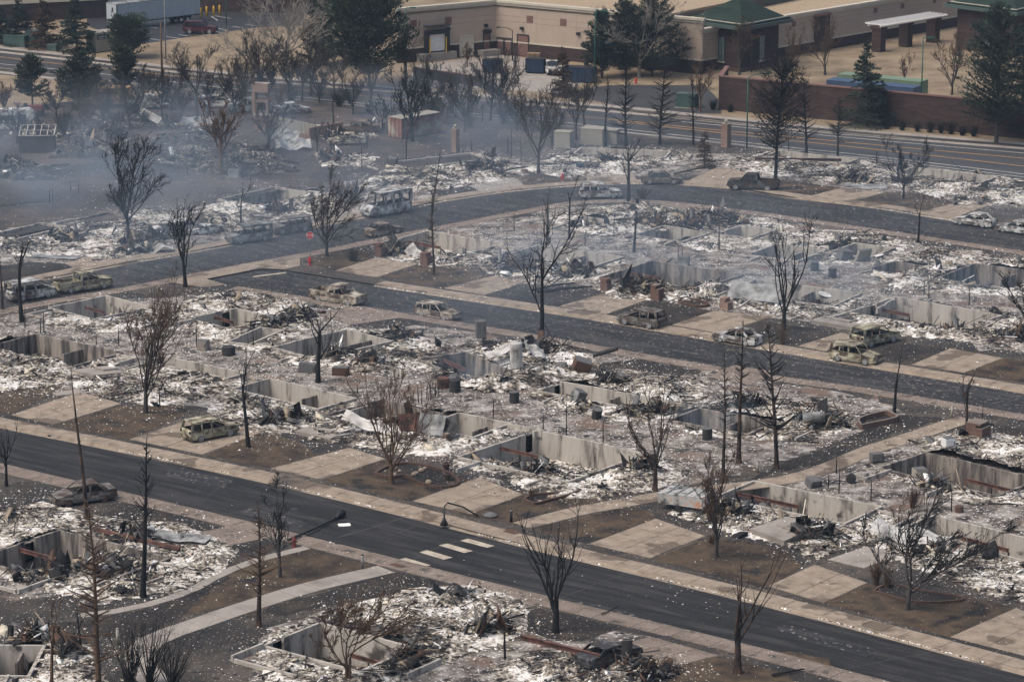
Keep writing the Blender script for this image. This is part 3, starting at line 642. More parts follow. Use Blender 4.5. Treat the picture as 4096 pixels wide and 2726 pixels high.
yard('lawn', (10.04,214.08),(17.70,207.61),(20.74,212.38),(19.56,216.12),(17.21,218.30),(14.23,219.03), amp=.2)
yard('lawn', (21.48,204.31),(29.10,197.39),(34.40,203.27),(31.73,205.81),(27.85,207.08),(24.94,208.62), amp=.15)
yard('lawn', (-18.04,204.80),(-9.64,212.51),(-14.85,216.51),(-18.72,213.23),(-19.74,211.23),(-21.76,206.57),(-22.84,201.36), amp=.15)
yard('charlawn', (-20.13,201.36),(-17.85,202.46),(-8.35,211.36),(-4.53,208.56),(-6.45,207.08),(-11.57,204.06),(-15.44,202.09))
yard('charlawn', (1.81,203.44),(7.42,199.08),(4.62,196.51),(3.07,196.62),(-0.81,200.16), amp=.2)
yard('lawn', (13.64,193.61),(16.97,190.81),(18.55,187.95),(9.63,187.95),(10.87,191.75), amp=.2)
yard('lawn', (-21.42,312.43),(-21.16,314.09),(-19.37,316.33),(-14.96,317.47),(-14.56,313.82),(-17.94,308.35), amp=.1)
yard('lawn', (-13.45,305.16),(-6.78,300.49),(-1.93,305.95),(-3.50,311.34),(-9.32,311.06), amp=.15)
yard('charlawn', (-2.64,296.45),(4.51,292.66),(8.75,297.95),(6.85,299.47),(2.27,300.75),(-0.26,304.11), amp=.2)
yard('charlawn', (8.98,289.38),(13.51,295.80),(15.74,293.98),(19.25,290.72),(14.91,285.15),(10.47,288.20), amp=.2)
yard('charlawn', (20.50,279.25),(23.43,286.55),(28.66,283.77),(30.68,282.17),(26.22,277.17), amp=.2)
yard('charlawn', (32.94,274.42),(35.60,270.30),(39.78,276.16),(37.66,277.47),(34.83,277.91))
yard('lawn', (39.95,267.15),(45.96,263.03),(47.24,270.81),(44.16,272.50), amp=.1)
yard('lawn', (26.46,346.32),(33.67,346.73),(37.64,351.42),(30.85,356.44), amp=.15)
yard('lawn', (37.69,343.00),(45.07,337.95),(50.69,344.13),(48.90,349.84),(42.61,348.82), amp=.15)
yard('charlawn', (-7.96,346.59),(-3.71,349.70),(-5.97,353.98),(-10.46,351.21))
yard('lawn', (-0.58,354.68),(8.60,355.53),(8.57,360.38),(4.06,360.38),(0.64,358.22), amp=.15)
yard('charlawn', (18.47,234.05),(25.39,239.68),(31.49,247.97),(36.37,252.13),(32.14,253.42),(29.17,248.68),(23.69,241.36),(20.07,237.03), amp=.3)
yard('charlawn', (33.28,246.90),(38.67,251.14),(43.49,247.97),(43.03,245.15),(37.73,247.97))
yard('charlawn', (-34.40,199.44),(-29.10,200.88),(-25.75,202.58),(-22.50,205.81),(-19.77,210.70),(-22.92,200.64),(-25.24,196.86),(-29.44,197.55))
yard('charlawn', (-31.18,224.97),(-27.75,227.22),(-23.44,223.79),(-21.51,221.74),(-23.93,220.02),(-27.68,222.76))
yard('charlawn', (-51.97,302.81),(-44.34,309.70),(-45.55,311.61),(-49.36,312.43),(-53.09,309.70), amp=.2)
yard('charlawn', (-15.40,285.62),(-12.65,287.96),(-8.20,287.02),(-10.29,283.77),(-14.11,283.77))
yard('charlawn', (6.72,269.55),(10.97,272.07),(17.00,267.89),(14.32,265.85),(9.21,266.25))
# the burned blocks lie under ash
for q in ([(-50.82,287.33),(-40.97,293.58),(-32.17,297.64),(-26.26,298.02),(-11.41,287.33),(4.83,276.36),(19.89,265.40),(30.58,258.78),(33.69,253.84),(25.22,241.91),(17.80,235.72),(12.84,232.15),(4.10,232.15),(-2.70,239.40),(-13.33,244.47),(-22.46,252.46),(-32.92,260.95),(-46.66,262.42)],
          [(-10.05,324.66),(-5.53,330.27),(2.97,338.43),(13.17,342.05),(20.30,339.63),(33.71,329.13),(55.64,309.89),(49.12,271.56),(37.10,281.32),(29.47,285.59),(19.60,290.87),(7.38,301.05),(-3.45,310.90),(-12.45,315.02)],
          [(17.63,233.33),(24.68,236.33),(29.41,241.91),(36.68,249.07),(45.44,245.77),(38.23,204.04),(32.79,209.72),(27.74,218.82),(21.48,219.88),(15.29,223.10)],
          [(-40.47,225.30),(-30.20,224.20),(-23.16,218.82),(-22.58,209.72),(-27.73,204.50),(-37.23,205.90)], [(-17.69,195.17),(-13.01,203.12),(-2.37,208.28),(1.84,203.12),(9.26,196.02),(10.72,191.00),(3.32,184.65),(-15.73,184.65)],
          [(-35.86,338.43),(-26.63,350.01),(-17.03,345.74),(-5.17,373.86),(2.17,366.78),(1.10,354.65),(-9.64,344.01),(-18.89,334.88),(-28.48,324.66),(-37.08,315.02),(-53.76,304.92),(-57.24,325.77),(-44.34,337.24)], [(1.13,364.02),(8.60,376.77),(22.25,373.86),(42.03,366.78),(61.39,349.50),(59.34,337.24),(40.63,349.50),(24.00,359.95),(6.16,357.28)]):
    _k += 1; sheet_cut('ash_cover', rough_poly(q, 1.6, 1.2, _k), .0032 + .0001 * (_k % 5), M['ashy'])
# beyond the avenue
fa = ROADS['avenue'][0]
_b = offset(fa, 3.6)
patch('dry_lawn', [tuple(q) for q in _b[::3]] + [(260, 420), (300, 900), (-300, 900), (-200, 480)], .003, M['drygrass'])
patch('parking_lot', [(-55.44,461.05),(-51.31,465.84),(-43.40,474.36),(-39.29,478.49),(-32.12,481.29),(-35.38,531.92),(-72.39,531.92),(-65.59,480.36)], .008, M['lot'])
patch('loading_yard', [(-1.65,420.73),(6.55,416.78),(9.98,426.23),(11.49,438.82),(-2.28,452.15),(-13.48,441.58),(-14.70,422.55),(-8.15,420.73)], .008, M['concrete_grey'])
patch('side_road', [(6.56,417.50),(13.20,424.01),(26.29,424.01),(27.76,410.13),(27.17,401.03),(21.54,401.03),(14.39,406.38)], .008, M['asphalt3'])
patch('dry_lawn', [(-75.52,435.32),(-71.49,433.01),(-55.19,424.01),(-47.34,418.57),(-46.96,415.01),(-54.02,414.66),(-61.27,408.42),(-69.79,401.03)], .006, M['drygrass'])
# ---------------------------------------------------------------- paint on the roads
def line(pts, w, mat, z, name='road_line', dash=None):
    ln = smoothline(pts, 3.0)
    tag(strip(name, offset(ln, w / 2), offset(ln, -w / 2), z, z, M[mat]), kind='structure')
za = ZR['avenue'] + .004
line([(-76.99,451.73),(-74.20,450.08),(-64.84,443.58),(-57.09,439.21),(-52.65,436.48),(-40.91,428.46),(-32.57,422.91),(-21.96,417.14),(-16.13,413.26),(-1.59,405.03),(13.46,397.10),(24.73,390.41),(32.89,386.07),(43.59,380.02),(61.55,370.43),(64.57,368.46)], .18, 'line_yellow', za)
line([(13.42,395.81),(19.21,392.30),(32.69,383.63),(43.26,377.06),(60.75,365.39),(63.69,363.19)], .18, 'line_yellow', za)
line([(-75.98,445.59),(-73.17,443.58),(-64.67,438.82),(-56.29,433.77),(-48.18,428.46),(-35.04,419.65),(-24.68,412.56),(1.68,398.40),(17.60,388.23),(32.30,378.83),(44.07,371.57),(59.97,360.48),(62.83,358.08)], .18, 'line_white', za)
line([(8.38,391.98),(17.52,386.37),(32.15,377.06),(43.88,369.86),(59.68,358.61)], .18, 'line_white', za)
line([(21.77,395.81),(33.17,389.47),(43.95,383.32),(62.10,373.86),(65.18,372.14)], .18, 'line_white', za)
for a, b in (((1830, 132), (1975, 158)), ((1810, 142), (1870, 178)), ((1870, 245), (1950, 262)), ((1990, 225), (2080, 240)), ((2100, 210), (2180, 222)), ((1430, 318), (1540, 330)), ((1290, 330), (1370, 345)), ((1530, 297), (1600, 310)), ((1290, 235), (1350, 245))):
    pass
for q in ([(-47.10,491.70),(-44.14,488.44)], [(-47.38,490.79),(-45.94,486.12)], [(-45.08,477.66),(-43.35,475.32)], [(-43.14,480.03),(-41.25,477.91)], [(-41.32,482.05),(-39.67,480.54)], [(-52.12,469.01),(-49.83,467.22)], [(-54.27,466.98),(-52.69,465.32)], [(-50.51,471.29),(-49.04,469.85)], [(-55.60,478.78),(-54.41,477.79)], [(-49.26,485.61),(-47.93,484.08)], [(-45.33,474.58),(-43.92,472.75)]):
    line(q, .12, 'white_paint', .014, 'parking_line')
zf = ZR['front'] + .005
for q in ([(-2.32,220.31),(-1.59,220.73),(0.17,218.88),(-0.55,218.46)], [(-3.80,218.88),(-3.21,219.39),(-1.27,217.62),(-1.82,217.20)], [(-5.36,217.76),(-4.73,218.18),(-2.83,216.42),(-3.46,215.95)],
          [(-6.71,216.09),(-6.18,216.65),(-4.28,214.86),(-4.90,214.37)], [(-8.19,214.31),(-7.67,214.83),(-5.79,213.10),(-6.44,212.56)]):
    patch('crosswalk_bar', q, zf, M['stone_line'])
patch('stop_bar', [(-26.02,305.85),(-25.95,306.48),(-22.74,308.30),(-22.81,307.71)], ZR['middle'] + .005, M['stone_line'])
for q in ([(-0.69,220.65),(-0.17,221.40),(0.73,220.45),(0.17,219.88)], [(-8.82,212.77),(-8.38,213.15),(-7.43,212.35),(-7.92,212.03)]):
    patch('kerb_ramp_plate', q, .046, M['f_rust'])
for q in ([(-0.63,220.88),(-0.24,221.45),(0.75,220.45),(0.28,219.93)],): pass
# tar seams across the front road
zs = ZR['front'] + .003
line([(-12.77,219.68),(-11.18,221.31),(-9.27,223.20),(-7.67,225.12)], .22, 'asphalt3', zs, 'tar_seam')
line([(-8.44,220.65),(-7.82,221.45),(-7.24,222.38)], .16, 'asphalt3', zs, 'tar_seam')
line([(-7.08,214.45),(-5.47,217.20),(-3.38,219.17),(-2.10,219.88)], .16, 'asphalt3', zs, 'tar_seam')
line([(-21.40,225.46),(-19.77,226.96),(-18.06,228.48)], .16, 'asphalt3', zs, 'tar_seam')

_r = np.random.default_rng(21)
def seams(key, n, zz, sd):
    r = np.random.default_rng(sd); a, b = ROADS[key]
    for i in range(n):
        k = r.integers(6, len(a) - 12); t0 = r.uniform(.05, .95); 
        if r.random() < .5: pts = [tuple(a[k] * (1 - t) + b[k] * t + r.normal(0, .12, 2)) for t in np.linspace(.04, .96, 7)]
        else: pts = [tuple(a[k + j] * (1 - t0) + b[k + j] * t0 + r.normal(0, .10, 2)) for j in range(0, 9, 2)]
        ln = smoothline(pts, .7); w = r.uniform(.03, .07); o = strip('tar_seam', offset(ln, w), offset(ln, -w), zz + .0003 * i, zz + .0003 * i, M['asphalt3'] if r.random() < .6 else M['f_char']); tag(o, kind='structure')
seams('front', 16, ZR['front'] + .0035, 31); seams('middle', 16, ZR['middle'] + .0035, 32); seams('loop', 16, ZR['loop'] + .0035, 33)
# ---------------------------------------------------------------- burned houses
def smooth01(t): t = np.clip(t, 0, 1); return t * t * (3 - 2 * t)
def pit_ab(p, X):
    q = X[:, :2] - p['B']; return q @ p['d1'] / p['l1'], q @ p['d2'] / p['l2']
def pit_z(p, X):
    a, b = pit_ab(p, X); x, y = X[:, 0], X[:, 1]
    k = p['fb'] + (p['ff'] - p['fb']) * smooth01((b - .18) * 1.15 + (fbm(x * .25, y * .25) - .5) * .45) + p['fl'] * (1 - a) + p['fr'] * smooth01((a - .40) / .14)
    z = -p['D'] + p['D'] * k * (.72 + .6 * fbm(x * .5 + 40, y * .5)) + .16 * (fbm(x * 1.7, y * 1.7, 3) - .5)
    return np.minimum(z, .25 + .2 * fbm(x, y))
def field_z(poly, H, X):
    d = dist_poly(X, poly); x, y = X[:, 0], X[:, 1]
    n = fbm(x * .32, y * .32, 4); n2 = fbm(x * 1.5 + 9, y * 1.5, 3)
    return np.clip(d / 2.2, 0, 1) * (np.clip(n - .34, 0, 1) * 2.2 * H + .16 * (n2 - .35)) + np.clip(d / .6, 0, 1) * .05 - .03
def shards(n, pos, size, prob, sd, flat_lo=.08, flat_hi=.35, tilt=.35):
    """loose fragments: five-faced chips of uneven outline"""
    r = np.random.default_rng(sd)
    c = np.array([(-1, -1, 0), (1, -1, 0), (1, 1, 0), (-1, 1, 0), (-1, -1, 1), (1, -1, 1), (1, 1, 1), (-1, 1, 1)], float) * (.5, .5, 1)
    v = np.repeat(c[None], n, 0) + r.normal(0, .16, (n, 8, 3)) * (1, 1, .5)
    dim = np.c_[size, size * r.uniform(.4, 1, n), size * r.uniform(flat_lo, flat_hi, n)]
    v *= dim[:, None]
    th = r.uniform(0, 2 * np.pi, n); tx = r.normal(0, tilt, n); ty = r.normal(0, tilt, n)
    v[:, :, 2] += v[:, :, 0] * np.tan(np.clip(tx, -1.2, 1.2))[:, None] + v[:, :, 1] * np.tan(np.clip(ty, -1.2, 1.2))[:, None]
    cs, sn = np.cos(th)[:, None], np.sin(th)[:, None]
    x = v[:, :, 0] * cs - v[:, :, 1] * sn; y = v[:, :, 0] * sn + v[:, :, 1] * cs
    v[:, :, 0], v[:, :, 1] = x, y
    v += pos[:, None]
    f = np.array([(4, 5, 6, 7), (0, 1, 5, 4), (1, 2, 6, 5), (2, 3, 7, 6), (3, 0, 4, 7)])
    Q = (f[None] + (np.arange(n) * 8)[:, None, None]).reshape(-1, 4)
    cum = np.cumsum(prob, 1); cum /= cum[:, -1:]
    mi = (r.random(n)[:, None] > cum).sum(1)
    return v.reshape(-1, 3), Q, np.repeat(mi, 5)
def chips(n, pos, size, prob, sd):
    """the smallest bits: three-sided chips"""
    r = np.random.default_rng(sd); th = r.uniform(0, 2 * np.pi, n)[:, None] + np.array([0, 2.1, 4.2]) + r.normal(0, .4, (n, 3))
    rad = size[:, None] * r.uniform(.35, .75, (n, 3)); v = np.zeros((n, 4, 3))
    v[:, :3, 0] = np.cos(th) * rad; v[:, :3, 1] = np.sin(th) * rad; v[:, :3, 2] = r.uniform(-.1, .15, (n, 3)) * size[:, None]
    v[:, 3] = np.c_[r.normal(0, .12, (n, 2)) * size[:, None], size * r.uniform(.12, .5, n)]
    v += pos[:, None]
    f = np.array([(0, 1, 3), (1, 2, 3), (2, 0, 3)]); Q = (f[None] + (np.arange(n) * 4)[:, None, None]).reshape(-1, 3)
    cum = np.cumsum(prob, 1); cum /= cum[:, -1:]; mi = (r.random(n)[:, None] > cum).sum(1)
    return v.reshape(-1, 3), Q, np.repeat(mi, 3)
def sticks(n, pos, L, T, prob, sd, tilt=.14, yaw=None):
    r = np.random.default_rng(sd)
    c = np.array([(-1, -1, -1), (1, -1, -1), (1, 1, -1), (-1, 1, -1), (-1, -1, 1), (1, -1, 1), (1, 1, 1), (-1, 1, 1)], float) * .5
    v = np.repeat(c[None], n, 0) * np.c_[L, T, T * r.uniform(.4, 1, n)][:, None]
    el = r.normal(0, tilt, n); th = r.uniform(0, 2 * np.pi, n) if yaw is None else yaw
    x, z = v[:, :, 0].copy(), v[:, :, 2].copy()
    v[:, :, 0] = x * np.cos(el)[:, None] - z * np.sin(el)[:, None]; v[:, :, 2] = x * np.sin(el)[:, None] + z * np.cos(el)[:, None] + np.abs(np.sin(el) * L / 2)[:, None] * .8
    cs, sn = np.cos(th)[:, None], np.sin(th)[:, None]; x, y = v[:, :, 0].copy(), v[:, :, 1].copy()
    v[:, :, 0], v[:, :, 1] = x * cs - y * sn, x * sn + y * cs
    v += pos[:, None]
    f = np.array([(3, 2, 1, 0), (4, 5, 6, 7), (0, 1, 5, 4), (1, 2, 6, 5), (2, 3, 7, 6), (3, 0, 4, 7)])
    Q = (f[None] + (np.arange(n) * 8)[:, None, None]).reshape(-1, 4)
    cum = np.cumsum(np.repeat(np.array(prob)[None], n, 0), 1); cum /= cum[:, -1:]
    mi = (r.random(n)[:, None] > cum).sum(1)
    return v.reshape(-1, 3), Q, np.repeat(mi, 6)
def sample(poly, n, r):
    p = np.array(poly); lo, hi = p.min(0), p.max(0); out = np.zeros((0, 2))
    while len(out) < n:
        q = r.uniform(lo, hi, (n * 2, 2)); out = np.r_[out, q[inpoly(q, poly)]]
    return out[:n]
def merge(parts):
    Vs, Qs, Ms, o = [], [], [], 0
    for v, q, m in parts:
        Vs.append(v); Qs.append(q + o); Ms.append(m); o += len(v)
    return np.concatenate(Vs), np.concatenate(Qs), np.concatenate(Ms)
def frag_prob(x, y, ash):
    a = fbm(x * .28 + 5, y * .28, 3)[:, None]; b = fbm(x * .4 + 77, y * .4 + 3, 3)[:, None]
    w = np.clip((a - .44) * 5.0, .03, 1) * ash * ash; d = np.clip((.62 - a) * 5, .2, 1) / ash
    return np.c_[w * .55, w * .45 + .05, .12 + .05 * d, .05 + .10 * d, .16 + .40 * d, .04 * np.clip(b * 2 - .5, 0, 1)]
def rubble(house, key, poly, pits, H, ash, sd):
    r = np.random.default_rng(sd)
    org = np.array([*house.location])
    P = np.array(poly); lo, hi = P.min(0), P.max(0); g = .42
    nx, ny = int((hi[0] - lo[0]) / g) + 2, int((hi[1] - lo[1]) / g) + 2
    gx, gy = np.meshgrid(lo[0] + np.arange(nx) * g, lo[1] + np.arange(ny) * g, indexing='ij')
    X = np.c_[gx.ravel(), gy.ravel()] + r.uniform(-.12, .12, (nx * ny, 2))
    ins = inpoly(X, poly)
    for p in pits: ins &= ~inpoly(X, p['poly'])
    z = field_z(poly, H, X)
    idx = np.arange(nx * ny).reshape(nx, ny)
    Q = np.stack([idx[:-1, :-1], idx[1:, :-1], idx[1:, 1:], idx[:-1, 1:]], -1).reshape(-1, 4)
    Q = Q[ins[Q].all(1)]
    parts = [(np.c_[X, z], Q, np.full(len(Q), 6))]
    for p in pits:
        na, nb = max(4, int(p['l1'] / .4)), max(4, int(p['l2'] / .4)); t = .24
        aa, bb = np.meshgrid(np.linspace(t, p['l1'] - t, na), np.linspace(t, p['l2'] - t, nb), indexing='ij')
        Y = p['B'] + aa.reshape(-1, 1) * p['d1'] + bb.reshape(-1, 1) * p['d2']
        zz = pit_z(p, Y); id2 = np.arange(na * nb).reshape(na, nb)
        Q2 = np.stack([id2[:-1, :-1], id2[:-1, 1:], id2[1:, 1:], id2[1:, :-1]], -1).reshape(-1, 4)
        parts.append((np.c_[Y, zz], Q2, np.full(len(Q2), 6)))
    A = area(poly)
    def height(S):
        h = field_z(poly, H, S)
        for p in pits:
            m = inpoly(S, p['poly']); h = np.where(m, pit_z(p, S), h)
        return h
    def off_walls(S):
        k = np.ones(len(S), bool)
        for p in pits: k &= dist_poly(S, p['poly']) > .32
        return S[k]
    def scatter(dens, edge=2.5, lo=.10):
        S = off_walls(sample(poly, max(4, int(A * dens)), r)); de = dist_poly(S, poly)
        return S[r.random(len(S)) < np.clip(de / edge, lo, 1)]
    S = scatter(5); n = len(S)
    parts.append(shards(n, np.c_[S, height(S) + .01], np.clip(r.lognormal(math.log(.13), .42, n), .08, .5), frag_prob(S[:, 0], S[:, 1], ash), sd + 1, .06, .3))
    S = scatter(2.4); S = S[fbm(S[:, 0] * .28 + 5, S[:, 1] * .28, 3) + r.normal(0, .05, len(S)) < .50]; n = len(S)
    parts.append(sticks(n, np.c_[S, height(S) + .05], np.clip(r.lognormal(math.log(.8), .55, n), .25, 3.4), r.uniform(.025, .09, n), [.05, .06, .12, .16, .55, .06], sd + 2, .16))
    S = scatter(.05, 1.5, .3); n = len(S)
    pb = np.repeat(np.array([[.08, .10, .16, .30, .28, .08]]), n, 0)
    parts.append(shards(n, np.c_[S, height(S) + .08], r.uniform(.3, .9, n), pb, sd + 3, .03, .4, .5))
    S = scatter(36, 2.8, .06); n = len(S)
    cv, cq, cm = chips(n, np.c_[S, height(S)], np.clip(r.lognormal(math.log(.085), .45, n), .04, .26), frag_prob(S[:, 0], S[:, 1], ash), sd + 4)
    oc_ = link('ash_chips', np_mesh('ash_chips', cv - org, cq, FRAG, cm), house); tag(oc_, kind='stuff')
    # charred wreckage piled in places
    for q in range(2 + int(A > 180) + int(ash < .75)):
        c = sample(poly, 1, r)[0]
        if dist_poly(c[None], poly)[0] < 1.2: continue
        rad = r.uniform(1.0, 2.2); n = int(70 * rad); S = c + r.normal(0, rad * .55, (n, 2)); S = off_walls(S)
        S = S[inpoly(S, poly)]; n = len(S)
        if n < 4: continue
        hh = height(S) + np.exp(-((S - c) ** 2).sum(1) / rad ** 2) * rad * .38 * r.random(n)
        parts.append(sticks(n, np.c_[S, hh], np.clip(r.lognormal(math.log(.9), .5, n), .3, 2.8), r.uniform(.03, .10, n), [.02, .03, .08, .22, .55, .10], sd + 20 + q, .42))
        k = n // 3; parts.append(shards(k, np.c_[S[:k], hh[:k] * .9], r.uniform(.2, .85, k), np.repeat(np.array([[.02, .05, .10, .28, .45, .10]]), k, 0), sd + 30 + q, .03, .5, .6))
    V, Q, mi = merge(parts)
    V = V - org
    o = link('rubble', np_mesh('rubble', V, Q, FRAG + [M['ash'] if ash > .5 else M['ash_dark']], mi), house)
    return tag(o, kind='stuff')
def ibeam(name, a, b, h=.26, w=.16, parent=None, mat='steel_rust'):
    m = MB(); a = Vector(a); b = Vector(b); up = Vector((0, 0, 1)) * (h / 2)
    m.bar(a + up, b + up, w, .03); m.bar(a - up, b - up, w, .03); m.bar(a, b, .025, h - .031)
    return m.build(name, M[mat], parent)
def foundation(house, p):
    o = np.array([house.location.x, house.location.y]); B = p['B'] - o; d1, d2, l1, l2, D = p['d1'], p['d2'], p['l1'], p['l2'], p['D']; t = .22
    mat = M['foundation_soot'] if p['soot'] else M['foundation']
    def bx(a0, a1, b0, b1, z0, z1, name='foundation_wall', mt=None):
        q = [B + d1 * a + d2 * b for a, b in ((a0, b0), (a1, b0), (a1, b1), (a0, b1))]
        return MB().prism([tuple(x) for x in q], z0, z1).build(name, mt or mat, house)
    zt = .24
    def pieces(L0, L1, f, along, fixed):
        """a wall as formwork bays, so that the joints show; bays round a window are cut"""
        nb = max(1, int(round((L1 - L0) / 2.4))); e = (L1 - L0) / nb
        for i in range(nb):
            s0, s1 = L0 + i * e, L0 + (i + 1) * e - .012
            top = zt + random.uniform(-.03, .04)
            wi = f is not None and s0 <= f * L1 < s0 + e and e > 1.3
            def put(x0, x1, z0, z1):
                if along == 1: bx(x0, x1, fixed, fixed + t, z0, z1)
                else: bx(fixed, fixed + t, x0, x1, z0, z1)
            if wi:
                c = (s0 + s1) / 2; put(s0, c - .55, -D, top); put(c + .55, s1, -D, top); put(c - .55, c + .55, -D, -1.45)
                wz = MB()
                for k in range(8):
                    q0 = -1.44 + k * .19
                    u0, u1 = c - .7, c + .7
                    if along == 1: qq = [B + d1 * a + d2 * b for a, b in ((u0, fixed - .55), (u1, fixed - .55), (u1, fixed - .45 - .03 * (k % 2)), (u0, fixed - .45 - .03 * (k % 2)))]
                    else: qq = [B + d1 * a + d2 * b for a, b in ((fixed - .55, u0), (fixed - .55, u1), (fixed - .45 - .03 * (k % 2), u1), (fixed - .45 - .03 * (k % 2), u0))]
                    wz.prism([tuple(x) for x in qq], q0, q0 + .17)
                wz.build('window_well', M['steel_dark'], house)
            else: put(s0, s1, -D, top)
    w = p['win']
    pieces(t + .003, l1, w[1] if w and w[0] == 1 else None, 1, 0)
    pieces(0, l2, w[1] if w and w[0] == 2 else None, 2, 0)
    bx(t + .003, l1 - t - .003, l2 - t, l2, -D, zt - .05); bx(l1 - t, l1, t + .003, l2, -D, zt)
    if p['beam']:
        a0, a1 = p['beam']; b = .5 * l2
        A3 = lambda a, z: tuple(B + d1 * (a * (l1 - 2 * t) + t) + d2 * b) + (z,)
        ibeam('steel_beam', A3(a0, -.18), A3(a1, -.22), parent=house)
        nposts = 2
        for k in range(1, nposts + 1):
            q = A3(a0 + (a1 - a0) * k / nposts, 0)
            MB().bar((q[0], q[1], -D), (q[0], q[1], -.36), .12, .12).build('steel_post', M['steel_dark'], house)
    else:
        # a stub wall between two rooms
        bx(l1 * .55, l1 * .55 + .16, t + .003, l2 * .42, -D, -.05 - .5 * random.random(), mt=M['foundation_soot'])
def stem_walls(house, p, r):
    """low broken footings of garage and porch in front of and beside the basement"""
    o = np.array([house.location.x, house.location.y]); B = p['B'] - o; d1, d2, l1, l2 = p['d1'], p['d2'], p['l1'], p['l2']
    def seg(a0, b0, a1, b1, h):
        A = B + d1 * a0 + d2 * b0; E = B + d1 * a1 + d2 * b1
        L = np.linalg.norm(E - A); n = max(1, int(L / 1.8)); e = (E - A) / n
        for i in range(n):
            if r.random() < .38: continue
            MB().bar((*(A + e * (i + .005)), h / 2 - .2), (*(A + e * (i + .992)), h / 2 - .2), .18, h + .4 + r.uniform(-.22, .10)).build('footing', M['foundation'], house)
    g = r.uniform(2.2, 3.6); s0 = r.uniform(0, .25) * l1; s1 = s0 + r.uniform(.45, .7) * l1; h = r.uniform(.2, .42)
    seg(s0, l2 + .02, s0, l2 + g, h); seg(s0 + .25, l2 + g, s1 - .25, l2 + g, h * .8); seg(s1, l2 + .02, s1, l2 + g, h)
    g2 = r.uniform(2.2, 4.0); seg(l1 + .02, l2 * .15, l1 + g2, l2 * .15, h); seg(l1 + g2, l2 * .15 + .25, l1 + g2, l2 * .8, h * .9)
random.seed(11)
for i, (key, lab, pits, poly, H, ash) in enumerate(HOUSES):
    hs = empty('burned_house', (float(pits[0]['B'][0]), float(pits[0]['B'][1]), 0))
    tag(hs, lab, 'house ruin', 'burned house ruins')
    for p in pits: foundation(hs, p)
    stem_walls(hs, pits[0], np.random.default_rng(500 + i))
    rubble(hs, key, poly, pits, H, ash, 100 + i * 7)
ROADP = [[tuple(q) for q in np.r_[a, b[::-1]]] for a, b in ROADS.values()]
def apron(sd):
    vs_, qs, ms, o = [], [], [], 0
    for i, (key, lab, pits, poly, H, ash) in enumerate(HOUSES):
        r = np.random.default_rng(sd + i); c = np.mean(np.array(poly), 0); big = [tuple(c + (np.array(q) - c) * 1.5) for q in poly]
        S = sample(big, int(area(big) * 16 * min(1, ash)), r); m = ~inpoly(S, poly)
        for p in PITS: m &= ~inpoly(S, p['poly'])
        for rp_ in ROADP: m &= ~inpoly(S, rp_)
        S = S[m]; d = dist_poly(S, poly); pat = fbm(S[:, 0] * .35, S[:, 1] * .35 + 50, 3)
        S = S[r.random(len(S)) < np.exp(-d / 1.7) * np.clip((pat - .25) * 3, 0, 1)]; n = len(S)
        v, q, mi = chips(n, np.c_[S, np.full(n, .025)], np.clip(r.lognormal(math.log(.085), .45, n), .04, .24), np.repeat(np.array([(.42, .28, .10, .07, .12, .01)]), n, 0), sd + i)
        vs_.append(v); qs.append(q + o); ms.append(mi); o += len(v)
    tag(link('ash_flakes', np_mesh('ash_flakes', np.concatenate(vs_), np.concatenate(qs), FRAG, np.concatenate(ms))), 'ash flakes thinning out round every ruin', 'ash', kind='stuff')
apron(1500)
# ash and chips blown over yards, walks and roads
def litter(name, poly, dens, sd, z=.01, smin=.03, smax=.22, prob=(.55, .25, .08, .05, .06, .01), skip=(), label=None, clump=.0):
    r = np.random.default_rng(sd); n = int(area(poly) * dens); S = sample(poly, n, r)
    k = np.ones(len(S), bool)
    for p in PITS: k &= ~inpoly(S, p['poly'])
    if clump: k &= fbm(S[:, 0] * .22 + sd, S[:, 1] * .22, 4) + r.normal(0, .06, len(S)) > clump
    S = S[k]; n = len(S)
    zz = np.full(n, z)
    for key, (a, b) in ROADS.items():
        m = inpoly(S, [tuple(q) for q in np.r_[a, b[::-1]]]); zz = np.where(m, ZR[key] + .006, zz); thin = m & (np.random.default_rng(sd + 5).random(n) < .88); zz = np.where(thin, -5.0, zz)
    k2 = zz > -1; S, zz = S[k2], zz[k2]; n = len(S)
    v, q, mi = chips(n, np.c_[S, zz], np.clip(r.lognormal(math.log(.075), .45, n), smin, smax), np.repeat(np.array([prob]), n, 0), sd)
    o = link(name, np_mesh(name, v, q, FRAG, mi)); tag(o, label, 'ash', kind='stuff')
litter('ash_flakes', [(-51.33,295.41),(-33.78,304.92),(-21.54,317.11),(5.95,344.50),(18.56,343.27),(55.07,317.11),(49.45,283.02),(45.82,260.95),(20.66,276.36),(-25.10,304.92),(-49.29,283.02)], 1.4, 900, .035, label='white ash flakes over the upper block and its street', clump=.40)
litter('ash_flakes', [(-49.71,285.59),(-26.51,301.05),(0.89,283.02),(44.42,252.46),(41.08,232.15),(24.27,232.15),(17.88,236.94),(4.04,228.68),(-44.27,252.46)], 3.0, 901, .035, label='white ash flakes over the middle block', clump=.40)
litter('ash_flakes', [(-44.27,252.46),(-19.71,235.72),(0.70,219.88),(34.30,191.00),(33.25,184.65),(-33.14,184.65)], .6, 902, .04, smax=.12, label='white ash flakes over the front road and lower yards', clump=.50)
litter('ash_flakes', [(4.04,228.68),(24.27,232.15),(41.08,232.15),(34.30,191.00),(0.70,219.88)], 1.0, 903, .04, smax=.10, label='white ash flakes over the brown lawns right of the footpath', clump=.50)
litter('ash_flakes', [(-68.38,379.72),(-32.64,401.69),(6.68,388.85),(61.25,354.65),(55.77,321.39),(18.88,349.50),(1.09,349.50),(-26.72,325.77),(-52.89,304.92)], 1.8, 904, .035, label='scattered ash flakes over the far yards and field', clump=.45)
